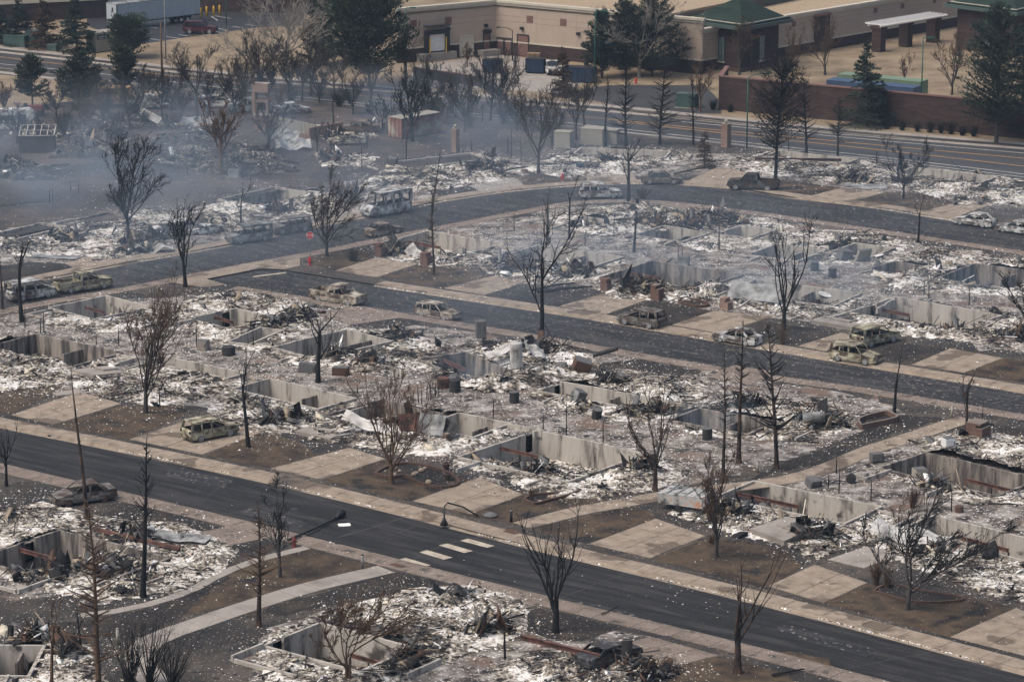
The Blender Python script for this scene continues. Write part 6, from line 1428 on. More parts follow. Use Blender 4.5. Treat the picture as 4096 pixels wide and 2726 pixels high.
for f, p in ((f1, (-9.41,448.03)), (f1, (-3.98,451.32))): s = f.at(p); f.box('wall_lamp', s - .25, s + .25, 4.1, 4.5, .004, .35, 'black_metal')
for p in ((40.66,450.49), (54.22,464.52), (58.77,469.39), (64.33,475.27)): s = f3.at(p); f3.box('accent_square', s - .45, s + .45, 4.2, 5.0, .004, .03, 'panel_red')
s = f3.at((45.01,455.08)); f3.box('brick_portal', s - 1.6, s + 1.6, 0, 5.2, .07, .5, 'block'); f3.box('portal_cap', s - 1.8, s + 1.8, 5.203, 5.5, .05, .6, 'panel_red')
# roofs
B_ = f2.p; C_ = f3.p; back = W * 90
def roof(name, poly, z, mat): 
    o = MB().prism([tuple(np.array(q) - f1.o) for q in poly], z - .3, z).build(name, M[mat], store); return o
inn = np.array([-W[1], W[0]]) * 9
roof('roof', [tuple(f1.p), tuple(B_), tuple(f2.p + f2.d * (f2.L - 9)), tuple(f2.p + f2.d * (f2.L - 9) + back), tuple(f1.p + back)], 7.15, 'rooftan')
roof('roof', [tuple(f2.p + f2.d * (f2.L - 8.9) + W * 1.2), tuple(C_ - f3.n * .5), tuple(f3.p + f3.d * f3.L - f3.n * .5), tuple(f2.p + f2.d * (f2.L - 8.9) + W * 60)], 5.4, 'rooftan')
for i, (q, sx, sy, sz) in enumerate([((17.05,552.59), 3.2, 2.0, .9), ((9.68,571.58), 3.0, 1.8, .9), ((33.12,565.11), 4.2, 2.6, 1.4), ((29.66,558.78), 3.6, 2.0, 1.0), ((48.66,563.20), 3.2, 2.0, .9), ((1.76,574.87), 2.6, 1.6, .9)]):
    b = MB(); b.box(-sx / 2, sx / 2, -sy / 2, sy / 2, 0, sz); b.box(-sx / 2 - .06, sx / 2 + .06, -sy / 2 - .06, sy / 2 + .06, sz + .002, sz + .08); b.box(-sx * .3, sx * .3, -sy / 2 - .02, -sy / 2 - .3, .15, sz * .7, 1)
    tag(b.build('rooftop_unit', [M['tin_white'], M['steel_dark']], None, (q[0], q[1], 7.15), ANG), ['pale air handling box right above the store cornice', 'pale vent box near the roof edge of the store', 'largest grey air handler behind the dark pines', 'low air handler beside the largest one', 'pale air handler right of the green hipped roof tip', 'small vent box at the left part of the store roof'][i], 'rooftop unit', 'rooftop units')
def pavilion(L, F, Rr, label, h=6.4, rise=2.9, over=1.5):
    F = np.array(F); a = np.array(L) - F; b = np.array(Rr) - F
    root = empty('brick_pavilion', (*F, 0)); tag(root, label, 'building', 'green-roofed pavilions')
    la, lb = np.linalg.norm(a), np.linalg.norm(b); da, db = a / la, b / lb
    P = lambda u, v: F + da * u + db * v
    fs = [Face(P(la, 0), P(0, 0), root), Face(P(0, 0), P(0, lb), root), Face(P(0, lb), P(la, lb), root), Face(P(la, lb), P(la, 0), root)]
    for f in fs[:2]:
        f.box('wall', 0, f.L, 0, h, -.4, 0, 'block'); f.box('plinth', -.05, f.L + .05, 0, .55, .002, .10, 'terracotta')
        s = f.L * .55
        w_ = f.box('window', s - .55, s + .55, 1.2, 4.6, .004, .04, 'glass_pale')
        for x in (-.03, -.6, .53): f.box('mullion', s + x, s + x + .07, 1.2, 4.6, .042, .09, 'green_pole', w_)
        for zz in (2.0, 3.6): f.box('mullion', s - .53, s + .53, zz, zz + .07, .044, .085, 'green_pole', w_)
        f.box('sill', s - .7, s + .7, 1.0, 1.198, .002, .2, 'cream', w_)
    for f in fs[2:]: f.box('wall', 0, f.L, 0, h, -.4, 0, 'block')
    o = over; c4 = [P(-o, -o), P(la + o, -o), P(la + o, lb + o), P(-o, lb + o)]; loc = lambda q, z: (*(q - F), z)
    i = .25; c5 = [P(-o + i, -o + i), P(la + o - i, -o + i), P(la + o - i, lb + o - i), P(-o + i, lb + o - i)]
    m = MB(); m.prism([tuple(q - F) for q in c4], h - .25, h + .25); m.build('fascia', M['trim_green'], root)
    m = MB(); m.prism([tuple(q - F) for q in c5], h + .252, h + .5); m.build('roof_step', M['roofgreen'], root)
    ap = P(la / 2, lb / 2); m = MB()
    c6 = [P(-o + .7, -o + .7), P(la + o - .7, -o + .7), P(la + o - .7, lb + o - .7), P(-o + .7, lb + o - .7)]
    m.add([loc(q, h + .502) for q in c6] + [loc(ap, h + .5 + rise)], [(0, 1, 4), (1, 2, 4), (2, 3, 4), (3, 0, 4)]); m.build('roof', M['roofgreen'], root)
    for q in range(4):
        a_, b_ = c6[q], c6[(q + 1) % 4]; MB().bar(loc(a_, h + .56), loc(b_, h + .56), .14, .10).build('gutter_line', M['cream'], root)
    return root
pavilion((26.42,440.79), (32.06,434.93), (37.85,441.58), 'brick pavilion with green hipped roof in front of the store')
pavilion((65.35,457.19), (72.50,449.67), (80.17,459.75), 'brick pavilion with green hipped roof in the upper right corner')
# pergola
pg = empty('pergola', (*(58.13,459.33), 0)); tag(pg, 'white slatted pergola on three brick columns against the store', 'pergola')
po = np.array((58.13,459.33)); cols = [np.array(q) - po for q in ((53.57,454.24), (58.13,459.33), (62.74,463.65))]
for c in cols:
    m = MB(); m.box(-.75, .75, -.75, .75, 0, 3.3, 0, Matrix.Translation((c[0], c[1], 0)) @ Matrix.Rotation(ANG, 4, 'Z')); m.build('column', M['block'], pg)
    m = MB(); m.box(-.9, .9, -.9, .9, 3.302, 3.75, 0, Matrix.Translation((c[0], c[1], 0)) @ Matrix.Rotation(ANG, 4, 'Z')); m.build('column_cap', M['block'], pg)
dd = (cols[2] - cols[0]); dl = np.linalg.norm(dd); dd /= dl; nn_ = np.array([dd[1], -dd[0]])
for k in (-1.1, 1.1):
    a = cols[0] - dd * 1.2 + nn_ * k; b = cols[2] + dd * 1.2 + nn_ * k; MB().bar((*a, 3.9), (*b, 3.9), .12, .26).build('beam', M['white_paint'], pg)
for i in range(24):
    c = cols[0] + dd * (-1.0 + i * (dl + 2.0) / 23); a = c + nn_ * 1.8; b = c - nn_ * 1.8; MB().bar((*a, 4.14), (*b, 4.14), .08, .20).build('slat', M['white_paint'], pg)
for k in (-1.4, -.7, 0, .7, 1.4):
    a = cols[0] - dd * 1.2 + nn_ * k; b = cols[2] + dd * 1.2 + nn_ * k; MB().bar((*a, 4.29), (*b, 4.29), .06, .08).build('slat', M['white_paint'], pg)
# long screen wall
sw = empty('brick_wall', (*(26.99,404.35), 0)); tag(sw, 'long tall split-face brick wall along the avenue at right', 'wall')
f = Face((26.99,404.35), (66.65,380.92), sw); f.box('wall', 0, f.L, -.2, 4.3, -.4, 0, 'block'); f.box('coping', -.08, f.L + .08, 4.302, 4.48, -.5, .08, 'panel_red')
g_ = Face((28.39,412.56), (26.99,404.35), sw); g_.box('wall', 0, g_.L - .42, -.2, 4.3, -.4, 0, 'block'); g_.box('coping', 0, g_.L - .5, 4.302, 4.48, -.5, .08, 'panel_red')
lw = empty('low_brick_wall', (*(-13.71,430.72), 0)); tag(lw, 'low dark brick planter wall below the loading dock', 'wall')
f = Face((-13.71,430.72), (-4.33,422.55), lw); f.box('wall', 0, f.L, 0, 1.3, -.4, 0, 'block'); f.box('coping', -.05, f.L + .05, 1.302, 1.42, -.45, .05, 'panel_red')
# brick store at the top left and its trailer
bs_ = empty('brick_store', (*(-85.01,484.12), 0)); tag(bs_, 'dark brick store wall behind the semi-trailer, upper left', 'building')
f = Face((-84.69,482.23), (-63.43,489.88), bs_); f.box('wall', 0, f.L, 0, 6, -.4, 0, 'block'); f.box('cornice', 0, f.L, 2.8, 3.2, .002, .3, 'cream'); f.box('upper_wall', 0, f.L, 3.202, 5, .002, .06, 'stucco')
f = Face((-51.82,496.77), (-24.66,493.79), bs_); f.box('wall', 0, f.L, 0, 6, -.4, 0, 'block')
tr_ = empty('semi_trailer', (*(-60.22,474.81), 0)); tag(tr_, 'pale grey semi-trailer parked at the brick store', 'trailer', 'vehicles beyond the avenue')
p0 = np.array((-60.22,474.81)); d_ = np.array((-49.06,485.55)) - p0; d_ /= np.linalg.norm(d_); n_ = np.array([-d_[1], d_[0]])
def tb(name, a0, a1, b0, b1, z0, z1, mat, parent=tr_): return MB().prism([tuple(d_ * a + n_ * b) for a, b in ((a0, b0), (a1, b0), (a1, b1), (a0, b1))], z0, z1).build(name, M[mat], parent)
tb('box', 0, 16.1, 0, 2.6, 1.15, 4.05, 'van_grey'); tb('roof_rail', -.03, 16.13, -.03, 2.63, 4.052, 4.12, 'tin'); tb('floor_rail', -.02, 16.12, -.02, 2.62, 1.0, 1.148, 'steel_dark')
for i in range(1, 14): tb('side_rib', i * 1.17, i * 1.17 + .05, -.02, -.002, 1.2, 4.0, 'van_grey')
tb('corner_post', -.03, .12, -.025, .1, 1.2, 4.0, 'steel_dark'); tb('landing_leg', 2.4, 2.6, .4, .6, 0, 1.0, 'steel_dark'); tb('landing_leg', 2.4, 2.6, 2.0, 2.2, 0, 1.0, 'steel_dark')
e_ = tb('emblem', -.024, -.008, .9, 1.25, 2.9, 3.5, 'black_metal'); tb('emblem_bar', -.024, -.008, 1.0, 1.55, 2.75, 2.87, 'black_metal', e_)
for a in (12.4, 13.7):
    for b in (.25, 2.35):
        c = d_ * a + n_ * b; u = n_ * .18
        w_ = MB().tube([(*(c - u), .5), (*(c + u), .5)], .5, 14).build('wheel', M['tyre'], tr_); c2 = c - n_ * .19; MB().tube([(*c2, .5), (*(c2 + n_ * .03), .5)], .26, 10).build('rim', M['cream'], w_)
tb('under_frame', 11.6, 14.6, .3, 2.3, .55, .99, 'steel_dark')
for i, q in enumerate(((-48.91,489.48), (-48.08,490.79), (-47.05,491.57), (-46.20,492.36))):
    b = MB().tube([(0, 0, 0), (0, 0, 1.45), (0, 0, 1.55)], [.15, .15, .10], 12).build('bollard', M['yellow_paint'], None, q)
    tag(b, ['leftmost', 'second', 'third', 'rightmost'][i] + ' yellow bollard on the parking lot by the brick store', 'bollard', 'yellow bollards')
def text(body, size, mat, parent, loc, rot, ext=.004):
    c = bpy.data.curves.new('lettering', 'FONT'); c.body = body; c.size = size; c.extrude = ext; c.align_x = 'CENTER'; c.align_y = 'CENTER'
    t = bpy.data.objects.new('tmp', c); COL.objects.link(t); dg = bpy.context.evaluated_depsgraph_get(); me = bpy.data.meshes.new_from_object(t.evaluated_get(dg)); bpy.data.objects.remove(t)
    me.materials.clear(); me.materials.append(M[mat]); o = link('lettering', me, parent); o.location = loc; o.rotation_euler = rot; return o
def container(name, F, Rr, width, label, mat, cat, h=2.6, group=None, ribs=True, roofm=None):
    F = np.array(F); d = np.array(Rr) - F; L = np.linalg.norm(d); d /= L; n = np.array([-d[1], d[0]])
    root = empty(name, (*F, 0), math.atan2(d[1], d[0])); tag(root, label, cat, group)
    MB().box(.03, L - .03, .03, width - .03, .12, h - .06).build('shell', M[mat], root)
    MB().box(0, L, 0, width, h - .058, h).build('roof', M[roofm or mat], root); MB().box(0, L, 0, width, 0, .118).build('base_frame', M['steel_dark'], root)
    for x in (0, L - .12):
        for y in (0, width - .12): MB().box(x, x + .12, y, y + .12, .12, h - .06).build('corner_post', M[mat], root)
    if ribs:
        nr = int(L / .28)
        for i in range(1, nr): MB().box(i * L / nr - .07, i * L / nr + .07, -.005, .04, .14, h - .08).build('rib', M[mat], root)
    for y in (.5, width * .5 - .15, width * .5 + .15, width - .5): MB().tube([(-.02, y, .15), (-.02, y, h - .1)], .025, 6).build('lock_bar', M[mat], root)
    return root
container('shipping_container', (-13.68,382.42), (-8.89,387.30), 2.44, 'rust-scorched beige shipping container in the far yard', 'container_rust', 'container', roofm='beige_metal')
container('blue_container', (41.49,409.10), (52.14,402.35), 2.5, 'blue container roof showing above the brick wall', 'container_blue', 'container', 3.15, 'containers behind the brick wall')
container('green_container', (43.31,412.91), (53.50,406.38), 2.5, 'green and white container roof behind the blue one', 'container_green', 'container', 3.3, 'containers behind the brick wall', roofm='container_green')
sc_ = container('site_container', (-60.59,452.98), (-57.27,455.92), 2.6, 'beige site storage container with navy sign among the conifers', 'beige_metal', 'container', 2.9)
sg = MB().box(.15, 2.3, -.06, -.012, 1.9, 2.6).build('sign_board', M['navy'], sc_); text('mobile mini', .36, 'white_paint', sg, (1.22, -.066, 2.3), (R(90), 0, 0)); MB().box(.4, 2.05, -.064, -.060, 2.0, 2.04).build('sign_line', M['white_paint'], sg)
# poles and lamps
def lamp_pole(x, y, h, label, mat='green_pole', arm=None, head='box', name='light_pole', r=.10, base=True, group='light poles'):
    root = empty(name, (x, y, 0)); tag(root, label, 'light pole' if 'light' in name else 'pole', group)
    MB().tube([(0, 0, 0), (0, 0, h)], [r, r * .65], 10).build('pole', M[mat], root)
    if base: MB().lathe([(r * 2.1, 0), (r * 2.1, .35), (r * 1.5, .5)]).build('base', M['concrete_grey'] if head == 'box' else M[mat], root)
    if arm is not None:
        a = arm; pts = [(0, 0, h - .1), (a * .3, 0, h + .25 * (head == 'cobra')), (a, 0, h + .45 * (head == 'cobra'))]
        MB().tube(pts, .05, 6).build('arm', M[mat], root); MB().box(a - .1, a + .7 * (1 if a > 0 else -1), -.2, .2, pts[2][2] - .1, pts[2][2] + .08).build('lamp_head', M[mat], root)
    elif head == 'lantern': MB().lathe([(.09, h), (.22, h + .15), (.25, h + .5), (.30, h + .55), (.08, h + .85)]).build('lamp_head', M['black_metal'], root)
    return root
lamp_pole(11.20,420.01,10.71, 'dark green parking lot lamp left of the dark pines', arm=.9)
lamp_pole(28.66,376.48,8.73, 'green street lamp with curved arm beside the avenue', arm=2.0, head='cobra', base=False)
lamp_pole(52.13,394.21,10.94, 'tall dark green lamp in front of the brick wall', arm=.7, base=False)
lamp_pole(-43.41,472.99,9.00, 'green parking lot lamp on the dry lawn edge, upper left', arm=.9)
lamp_pole(-49.44,443.58,11.51, 'thin grey metal pole beside the avenue', mat='tin', base=True)
lamp_pole(0.06,445.59,4.39, 'grey lamp at the store loading doors', mat='steel_dark', arm=-1.6, head='cobra', base=False)
lamp_pole(-14.71,431.86,9.54, 'dark green lamp at the store corner behind the brown tree', arm=.7)
for q, l in (((33.58,434.93,2.76), 'lantern lamp in front of the green-roofed pavilion'), ((38.74,441.19,1.68), 'lantern lamp right of the green-roofed pavilion')):
    lamp_pole(*q, l, mat='black_metal', head='lantern', r=.07, base=False, name='lantern_light')
up = lamp_pole(-47.27,418.93,9.45, 'brown wooden utility pole beside the avenue', mat='wood_pole', r=.17, base=False, name='utility_pole', head='')
def bin_(q, rz, label, mat, L=1.9, Wd=1.3, h=1.4, lid=True):
    root = empty('dumpster', q + (0,), rz); tag(root, label, 'dumpster', 'dumpsters in the loading yard')
    m = MB(); m.box(-L / 2, L / 2, -Wd / 2, Wd / 2, .15, h); m.build('body', M[mat], root)
    for x in np.linspace(-L / 2 + .2, L / 2 - .2, 5): MB().box(x - .04, x + .04, -Wd / 2 - .05, -Wd / 2 + .0, .2, h - .05).build('rib', M[mat], root)
    MB().box(-L / 2 - .04, L / 2 + .04, -Wd / 2 - .04, Wd / 2 + .04, h + .002, h + .08).build('lid', M['black_metal'], root)
    return root
bin_((-2.68,434.54), -.2, 'blue dumpster left of the loading yard lamp', 'blue_paint', 2.6, 1.6, 1.9)
bin_((3.29,434.54), -.2, 'blue dumpster with pallets stacked behind', 'blue_paint', 2.6, 1.6, 2.0)
bin_((9.28,426.97), -.3, 'long dark blue dumpster at the end of the loading yard', 'blue_paint', 4.4, 2.2, 2.0)
pl_ = empty('pallet_stack', (*(3.08,439.61), 0), -.2); tag(pl_, 'stack of wooden pallets in the loading yard', 'pallet stack')
for i in range(9):
    for j in range(5): MB().box(-.9 + (i % 2) * .08, .9, -.6 + j * .26, -.45 + j * .26, i * .24 + .10, i * .24 + .13).build('board', M['cardboard'], pl_)
    for j in (-.8, 0, .8): MB().box(j - .05, j + .05, -.6, .6, i * .24, i * .24 + .098).build('runner', M['cardboard'], pl_)
def cabinet(q, rz, sx, sy, sz, label, mat, cat='cabinet', roofm=None, group='utility cabinets'):
    root = empty('utility_cabinet', (q[0], q[1], 0), rz); tag(root, label, cat, group)
    MB().box(-sx / 2 - .1, sx / 2 + .1, -sy / 2 - .1, sy / 2 + .1, 0, .12).build('pad', M['concrete_grey'], root)
    MB().box(-sx / 2, sx / 2, -sy / 2, sy / 2, .122, sz).build('housing', M[mat], root); MB().box(-sx / 2 - .05, sx / 2 + .05, -sy / 2 - .05, sy / 2 + .05, sz + .002, sz + .10).build('cover', M[roofm or mat], root)
    for s_ in (-1, 1): MB().box(s_ * sx * .25 - sx * .22, s_ * sx * .25 + sx * .22, -sy / 2 - .02, -sy / 2 - .002, .2, sz - .12).build('door', M[mat], root)
cabinet((-73.10,458.90), -.3, 3.4, 1.8, 1.7, 'wide green transformer cabinet behind the avenue, left', 'green_box')
cabinet((-70.59,459.33), -.3, 2.0, 1.6, 2.3, 'tall green transformer cabinet beside the wide one', 'green_box')
cabinet((-67.17,454.66), -.3, 1.6, 1.2, .9, 'small pale green cable box by the avenue', 'trim_green')
cabinet((22.99,406.04), -.4, 2.6, 1.8, 1.8, 'dark green cabinet with pale lid behind the bare conifers', 'green_box', roofm='trim_green')
cabinet((6.33,377.36), -.3, 2.0, 1.6, 1.9, 'small beige cabinet in smoke beside the far ruin', 'beige_metal')
cabinet((10.06,379.72), -.3, 2.8, 2.0, 1.9, 'large beige cabinet left of the bare conifers', 'beige_metal')
cabinet((12.32,380.32), -.3, 1.6, 1.6, 1.6, 'beige cabinet half hidden by the bare conifer', 'beige_metal')
# ---------------------------------------------------------------- smaller things in the burned streets
def hydrant(q, label, mat='red_paint', z=.03):
    root = empty('fire_hydrant', (q[0], q[1], z)); tag(root, label, 'hydrant', 'fire hydrants')
    MB().lathe([(.17, 0), (.17, .06), (.12, .08), (.12, .55), (.16, .57), (.16, .62), (.13, .66), (.09, .78), (.04, .82), (.04, .88)]).build('barrel', M[mat], root)
    MB().tube([(-.24, 0, .42), (.24, 0, .42)], .065, 8).build('outlet', M[mat], root); MB().tube([(0, 0, .40), (0, -.24, .40)], .08, 8).build('outlet', M[mat], root)
hydrant((-20.57,310.90), 'red hydrant at the foot of the stop sign'); hydrant((5.84,355.96), 'red hydrant on the verge of the far loop road'); hydrant((-15.81,216.84), 'sooty dark red hydrant beside the toppled lamp post', 'red_dull'); hydrant((16.99,425.12), 'red hydrant under the white-barked tree')
st = empty('stop_sign', (*(-20.68,313.36), 0)); tag(st, 'red octagonal stop sign on a grey post at the street corner', 'sign')
MB().tube([(0, 0, 0), (0, 0, 2.95)], .035, 8).build('post', M['tin'], st)
oc = [(.40 * math.cos(R(22.5 + 45 * i)), .40 * math.sin(R(22.5 + 45 * i))) for i in range(8)]
m = MB(); m.add([(x, -.045, 2.6 + y) for x, y in oc] + [(x, -.037, 2.6 + y) for x, y in oc], [tuple(range(8)), tuple(range(15, 7, -1))] + [(i, (i + 1) % 8, 8 + (i + 1) % 8, 8 + i) for i in range(8)])
pn = m.build('panel', M['red_paint'], st)
text('STOP', .30, 'f_white', pn, (0, -.05, 2.6), (R(90), 0, 0), .002)
for i in range(8):
    a, b = oc[i], oc[(i + 1) % 8]; MB().bar((a[0] * .95, -.047, 2.6 + a[1] * .95), (b[0] * .95, -.047, 2.6 + b[1] * .95), .006, .02).build('border', M['f_white'], pn)
def bollard(q, label, mat, h=1.05, cap=True, lean=0.):
    root = empty('path_bollard', (q[0], q[1], 0)); root.rotation_euler = (0, lean, 0); tag(root, label, 'bollard', 'footpath bollards')
    MB().tube([(0, 0, 0), (0, 0, h * .84)], .11, 10).build('post', M[mat], root); MB().tube([(0, 0, h * .84), (0, 0, h * .93)], .095, 10).build('band', M['f_white'], root); MB().tube([(0, 0, h * .93), (0, 0, h)], [.12, .08], 10).build('cap', M['black_metal'] if cap else M[mat], root)
bollard((-0.06,223.10), 'black bollard where the central footpath meets the front road', 'black_metal'); bollard((-10.63,211.98), 'grey bollard beside the lower footpath', 'tin')
bollard((19.29,236.09), 'beige bollard beside the curving footpath under the conifers', 'beige_metal', cap=False); bollard((36.73,252.32), 'pale bollard at the far end of the curving footpath', 'beige_metal', 1.15, False, .06); bollard((-26.07,196.02), 'white bollard in the charred grass at lower left', 'beige_metal', 1.1, False)
# toppled lamps
l1 = empty('toppled_lamp_post', (*(-16.29,217.88), 0)); tag(l1, 'charred lamp post lying across the edge of the front road', 'lamp post')
e = np.array((-12.81,224.64)) - np.array((-16.29,217.88)); MB().tube([(0, 0, .25), (*(e * .5), .10), (*(e * .93), .02)], [.11, .09, .08], 10).build('pole', M['black_metal'], l1)
MB().tube([(*(e * .90), .05), (*(e * .96), .15), (*(e * 1.02), .2)], [.12, .2, .34], 12).build('lamp_head', M['black_metal'], l1)
l2 = empty('bent_lamp_post', (*(-2.51,224.20), 0)); tag(l2, 'bent lamp post drooping over the far kerb of the front road', 'lamp post')
o2 = np.array((-2.51,224.20)); q = [np.array(p) - o2 for p in ((-2.51,224.20), (-4.79,223.10), (-5.03,222.02))]
MB().tube([(*q[0], .1), (*(q[1] * .5), 1.0), (*q[1], 1.5), (*(q[1] * 1.1), 1.25), (*(q[2]), .62)], .06, 8).build('pole', M['black_metal'], l2)
MB().tube([(*q[2], .65), (*q[2], .45), (*(q[2]), .1)], [.10, .16, .33], 12).build('lamp_head', M['black_metal'], l2); MB().lathe([(.5, 0), (.55, .12), (.35, .25), (.1, .3)], (.9, .3, 0)).build('melted_globe', M['f_grey'], l2)
# street name / sign blank at the footpath end
sp = empty('scorched_sign', (*(39.03,250.41), 0)); tag(sp, 'scorched sign on a thin post at the end of the curving footpath', 'sign'); MB().tube([(0, 0, 0), (0, 0, 2.1)], .03, 6).build('post', M['steel_dark'], sp); MB().box(-.13, .13, -.02, .02, 2.1, 3.1).build('panel', M['f_grey'], sp)
# brick gate pillars and garage pillars
def pillar(q, h, label, mat='brick', w=.75, cap=None, broken=True, rz=ANG):
    root = empty('brick_pillar', (q[0], q[1], 0), rz); tag(root, label, 'pillar', 'brick pillars')
    n = int(h / .19)
    for i in range(n):
        dx, dy = random.uniform(-.012, .012), random.uniform(-.012, .012); k = w if not (broken and i >= n - 2) else w * random.uniform(.55, .95)
        MB().box(-w / 2 + dx, -w / 2 + dx + k, -w / 2 + dy, w / 2 + dy, i * .19, i * .19 + .18).build('brick_course', M[mat], root)
    if cap: MB().lathe([(w * .62, n * .19), (w * .62, n * .19 + .12)], n=4).build('cap_stone', M['beige_metal'], root); MB().lathe([(.05, n * .19 + .122), (.2, n * .19 + .2), (.25, n * .19 + .35), (.2, n * .19 + .5), (.05, n * .19 + .58)]).build('ball', M['beige_metal'], root)
pillar((-13.59,315.43), 1.4, 'red brick garage pillar, left one on the stop sign corner', w=.8); pillar((-8.71,310.90), 1.45, 'red brick garage pillar, right one on the stop sign corner', w=.9)
pillar((9.21,299.15), 1.5, 'red brick garage pillar by the fallen charred trunks', w=.8); pillar((14.08,295.60), 1.6, 'tall red brick garage pillar above the middle street', w=.95)
pillar((20.52,291.59), 1.3, 'layered stone pillar beside the fallen garage door', 'brick_tan', .9); pillar((26.17,377.36), 2.9, 'brick gate pillar with ball finial beside the avenue', 'brick_tan', .9, True, False); pillar((-6.85,373.86), 2.9, 'brick gate pillar with ball finial in the far yard', 'brick_tan', .7, True, False)
pillar((-5.30,244.85), .9, 'short stump of stacked bricks by the twisted metal heap', 'brick', .5); pillar((38.00,245.77), 1.7, 'sooty red brick chimney stub right of the footpath', 'brick', 1.5)
# sheets of garage door and siding
def sheet(q, rz, L, Wd, label, mat='tin', curl=.3, z=.1, tilt=(0, 0), seg=8, name='garage_door', group='fallen garage doors', ribs=4):
    root = empty(name, (q[0], q[1], z), rz); root.rotation_euler = (tilt[0], tilt[1], rz); tag(root, label, 'metal sheet', group)
    for k in range(ribs):
        y0, y1 = -Wd / 2 + k * Wd / ribs + .01, -Wd / 2 + (k + 1) * Wd / ribs - .01; m = MB(); v = []
        for i in range(seg + 1):
            x = -L / 2 + L * i / seg; zz = curl * (math.sin(i * 1.3 + k * .4) * .25 + (i / seg - .5) ** 2)
            v += [(x, y0, zz + .02 * (k % 2)), (x, y1, zz + .03)]
        m.add(v + [(a, b, c - .03) for a, b, c in v], [(2 * i, 2 * i + 2, 2 * i + 3, 2 * i + 1) for i in range(seg)] + [(2 * seg + 2 + 2 * i, 2 * seg + 3 + 2 * i, 2 * seg + 5 + 2 * i, 2 * seg + 4 + 2 * i) for i in range(seg)])
        m.build('panel', M[mat], root)
    return root
sheet((-46.89,314.37), R(-14), 4.9, 1.3, 'flat grey garage door lying on the grass at far left', curl=.1); sheet((-37.12,317.18), R(8), 4.0, 1.6, 'buckled pale tin sheet at the kerb below the big fine-twigged tree', 'tin_white', 1.4, .3, name='tin_sheet')
sheet((40.49,351.90), R(-16), 5.0, 1.3, 'grey garage door lying in front of the far right ruin', curl=.2, tilt=(.12, 0)); sheet((11.64,298.96), R(-30), 4.4, 1.1, 'crumpled garage door between the red brick pillars', 'tin', .7, .3)
sheet((23.55,294.47), R(-28), 5.4, 2.0, 'greenish garage door propped on the rubble near the vase-shaped tree', 'tin', .4, 1.0, (.75, 0)); sheet((-11.61,246.90), R(-34), 5.2, 1.0, 'white bent garage door sheet across the scrap heap', 'tin_white', .8, .9, (.6, .12))
sheet((-10.01,314.09), R(-60), 2.2, 1.3, 'crumpled white sheet leaning on the brick pillar', 'tin_white', .9, .5, (.6, .3), name='tin_sheet'); sheet((-11.91,320.33), R(-50), 3.0, .9, 'striped dark sheet sliding into the corner pit', 'steel_dark', .4, .2, (.3, .4), name='tin_sheet')
sheet((-8.08,246.90), R(20), 2.6, 1.8, 'rusty sheet standing in the scrap heap', 'steel_rust', .4, 1.0, (1.1, 0), name='tin_sheet'); sheet((-6.54,246.55), R(-20), 2.2, 1.8, 'grey sheet standing in the scrap heap', 'tin', .6, 1.0, (1.0, 0), name='tin_sheet'); sheet((-5.29,246.20), R(-50), 2.2, 1.4, 'dark folded sheet at the right of the scrap heap', 'steel_dark', .9, .8, (.9, .2), name='tin_sheet')
sheet((1.94,269.55), R(30), 2.6, 1.6, 'slumped pale sheet beside the upright tank', 'tin_white', .7, 1.5, (.5, .5), name='tin_sheet'); sheet((-0.88,270.39), R(25), 3.2, 1.2, 'white panel lying on the boiler heap', 'tin_white', .3, 1.3, (.2, -.3), name='tin_sheet')
sheet((29.21,218.04), R(-22), 6.0, 2.6, 'row of pale bent roofing strips behind the leaning scorched tree', 'tin_white', .9, .5, (.1, .1), name='tin_sheet', ribs=7); sheet((-4.39,205.30), R(-5), 2.6, 1.0, 'dark folded box sheet on the bottom rubble', 'steel_dark', 1.6, .5, (.5, 0), name='tin_sheet')
sheet((-24.07,218.04), R(-18), 4.2, 1.4, 'grey roofing strips on the rubble left of the lower driveway', 'tin', .3, .4, (.1, 0), name='tin_sheet'); sheet((-39.75,391.55), R(-4), 4.2, 2.2, 'corrugated tin roof collapsed in the scrapyard', 'tin', .6, .6, (.4, 0), name='tin_sheet', ribs=9)
sheet((-46.06,393.68), R(-35), 3.4, 1.0, 'torn white siding hanging in the scrapyard', 'tin_white', .5, 1.0, (1.0, .3), name='tin_sheet'); sheet((-28.16,380.83), R(-15), 4.0, 2.2, 'grey corrugated shed roof folded on the ground', 'tin', 1.0, .8, (.5, 0), name='tin_sheet', ribs=8); sheet((-26.66,375.68), R(12), 4.4, 1.6, 'crumpled pale shed wall below the folded roof', 'tin_white', 1.5, .6, (.7, 0), name='tin_sheet')
# appliances, tanks, air conditioners
def acunit(q, label, z=0., lean=0.):
    root = empty('air_conditioner', (q[0], q[1], z), .4); root.rotation_euler = (lean, 0, .4); tag(root, label, 'air conditioner', 'burnt air conditioners')
    m = MB()
    for i in range(7): m.lathe([(.40, .06 + i * .12), (.42, .08 + i * .12), (.42, .15 + i * .12), (.40, .17 + i * .12)], n=12)
    m.build('coil', M['steel_dark'], root); MB().lathe([(.44, .90), (.44, .96), (.28, .98), (.27, .93)], n=12).build('top_ring', M['f_grey'], root); MB().lathe([(.44, 0), (.44, .055)], n=12).build('base_pan', M['steel_dark'], root)
acunit((0.19,257.35), 'burnt round air conditioner by the striped basement wall'); acunit((15.92,245.77), 'pale burnt air conditioner below the slim conifer'); acunit((30.56,308.48), 'burnt air conditioner at the bright concrete pit'); acunit((32.06,305.51), 'burnt air conditioner right of the one at the bright pit'); acunit((7.04,252.18), 'broken air conditioner behind the central backyard', lean=.3)
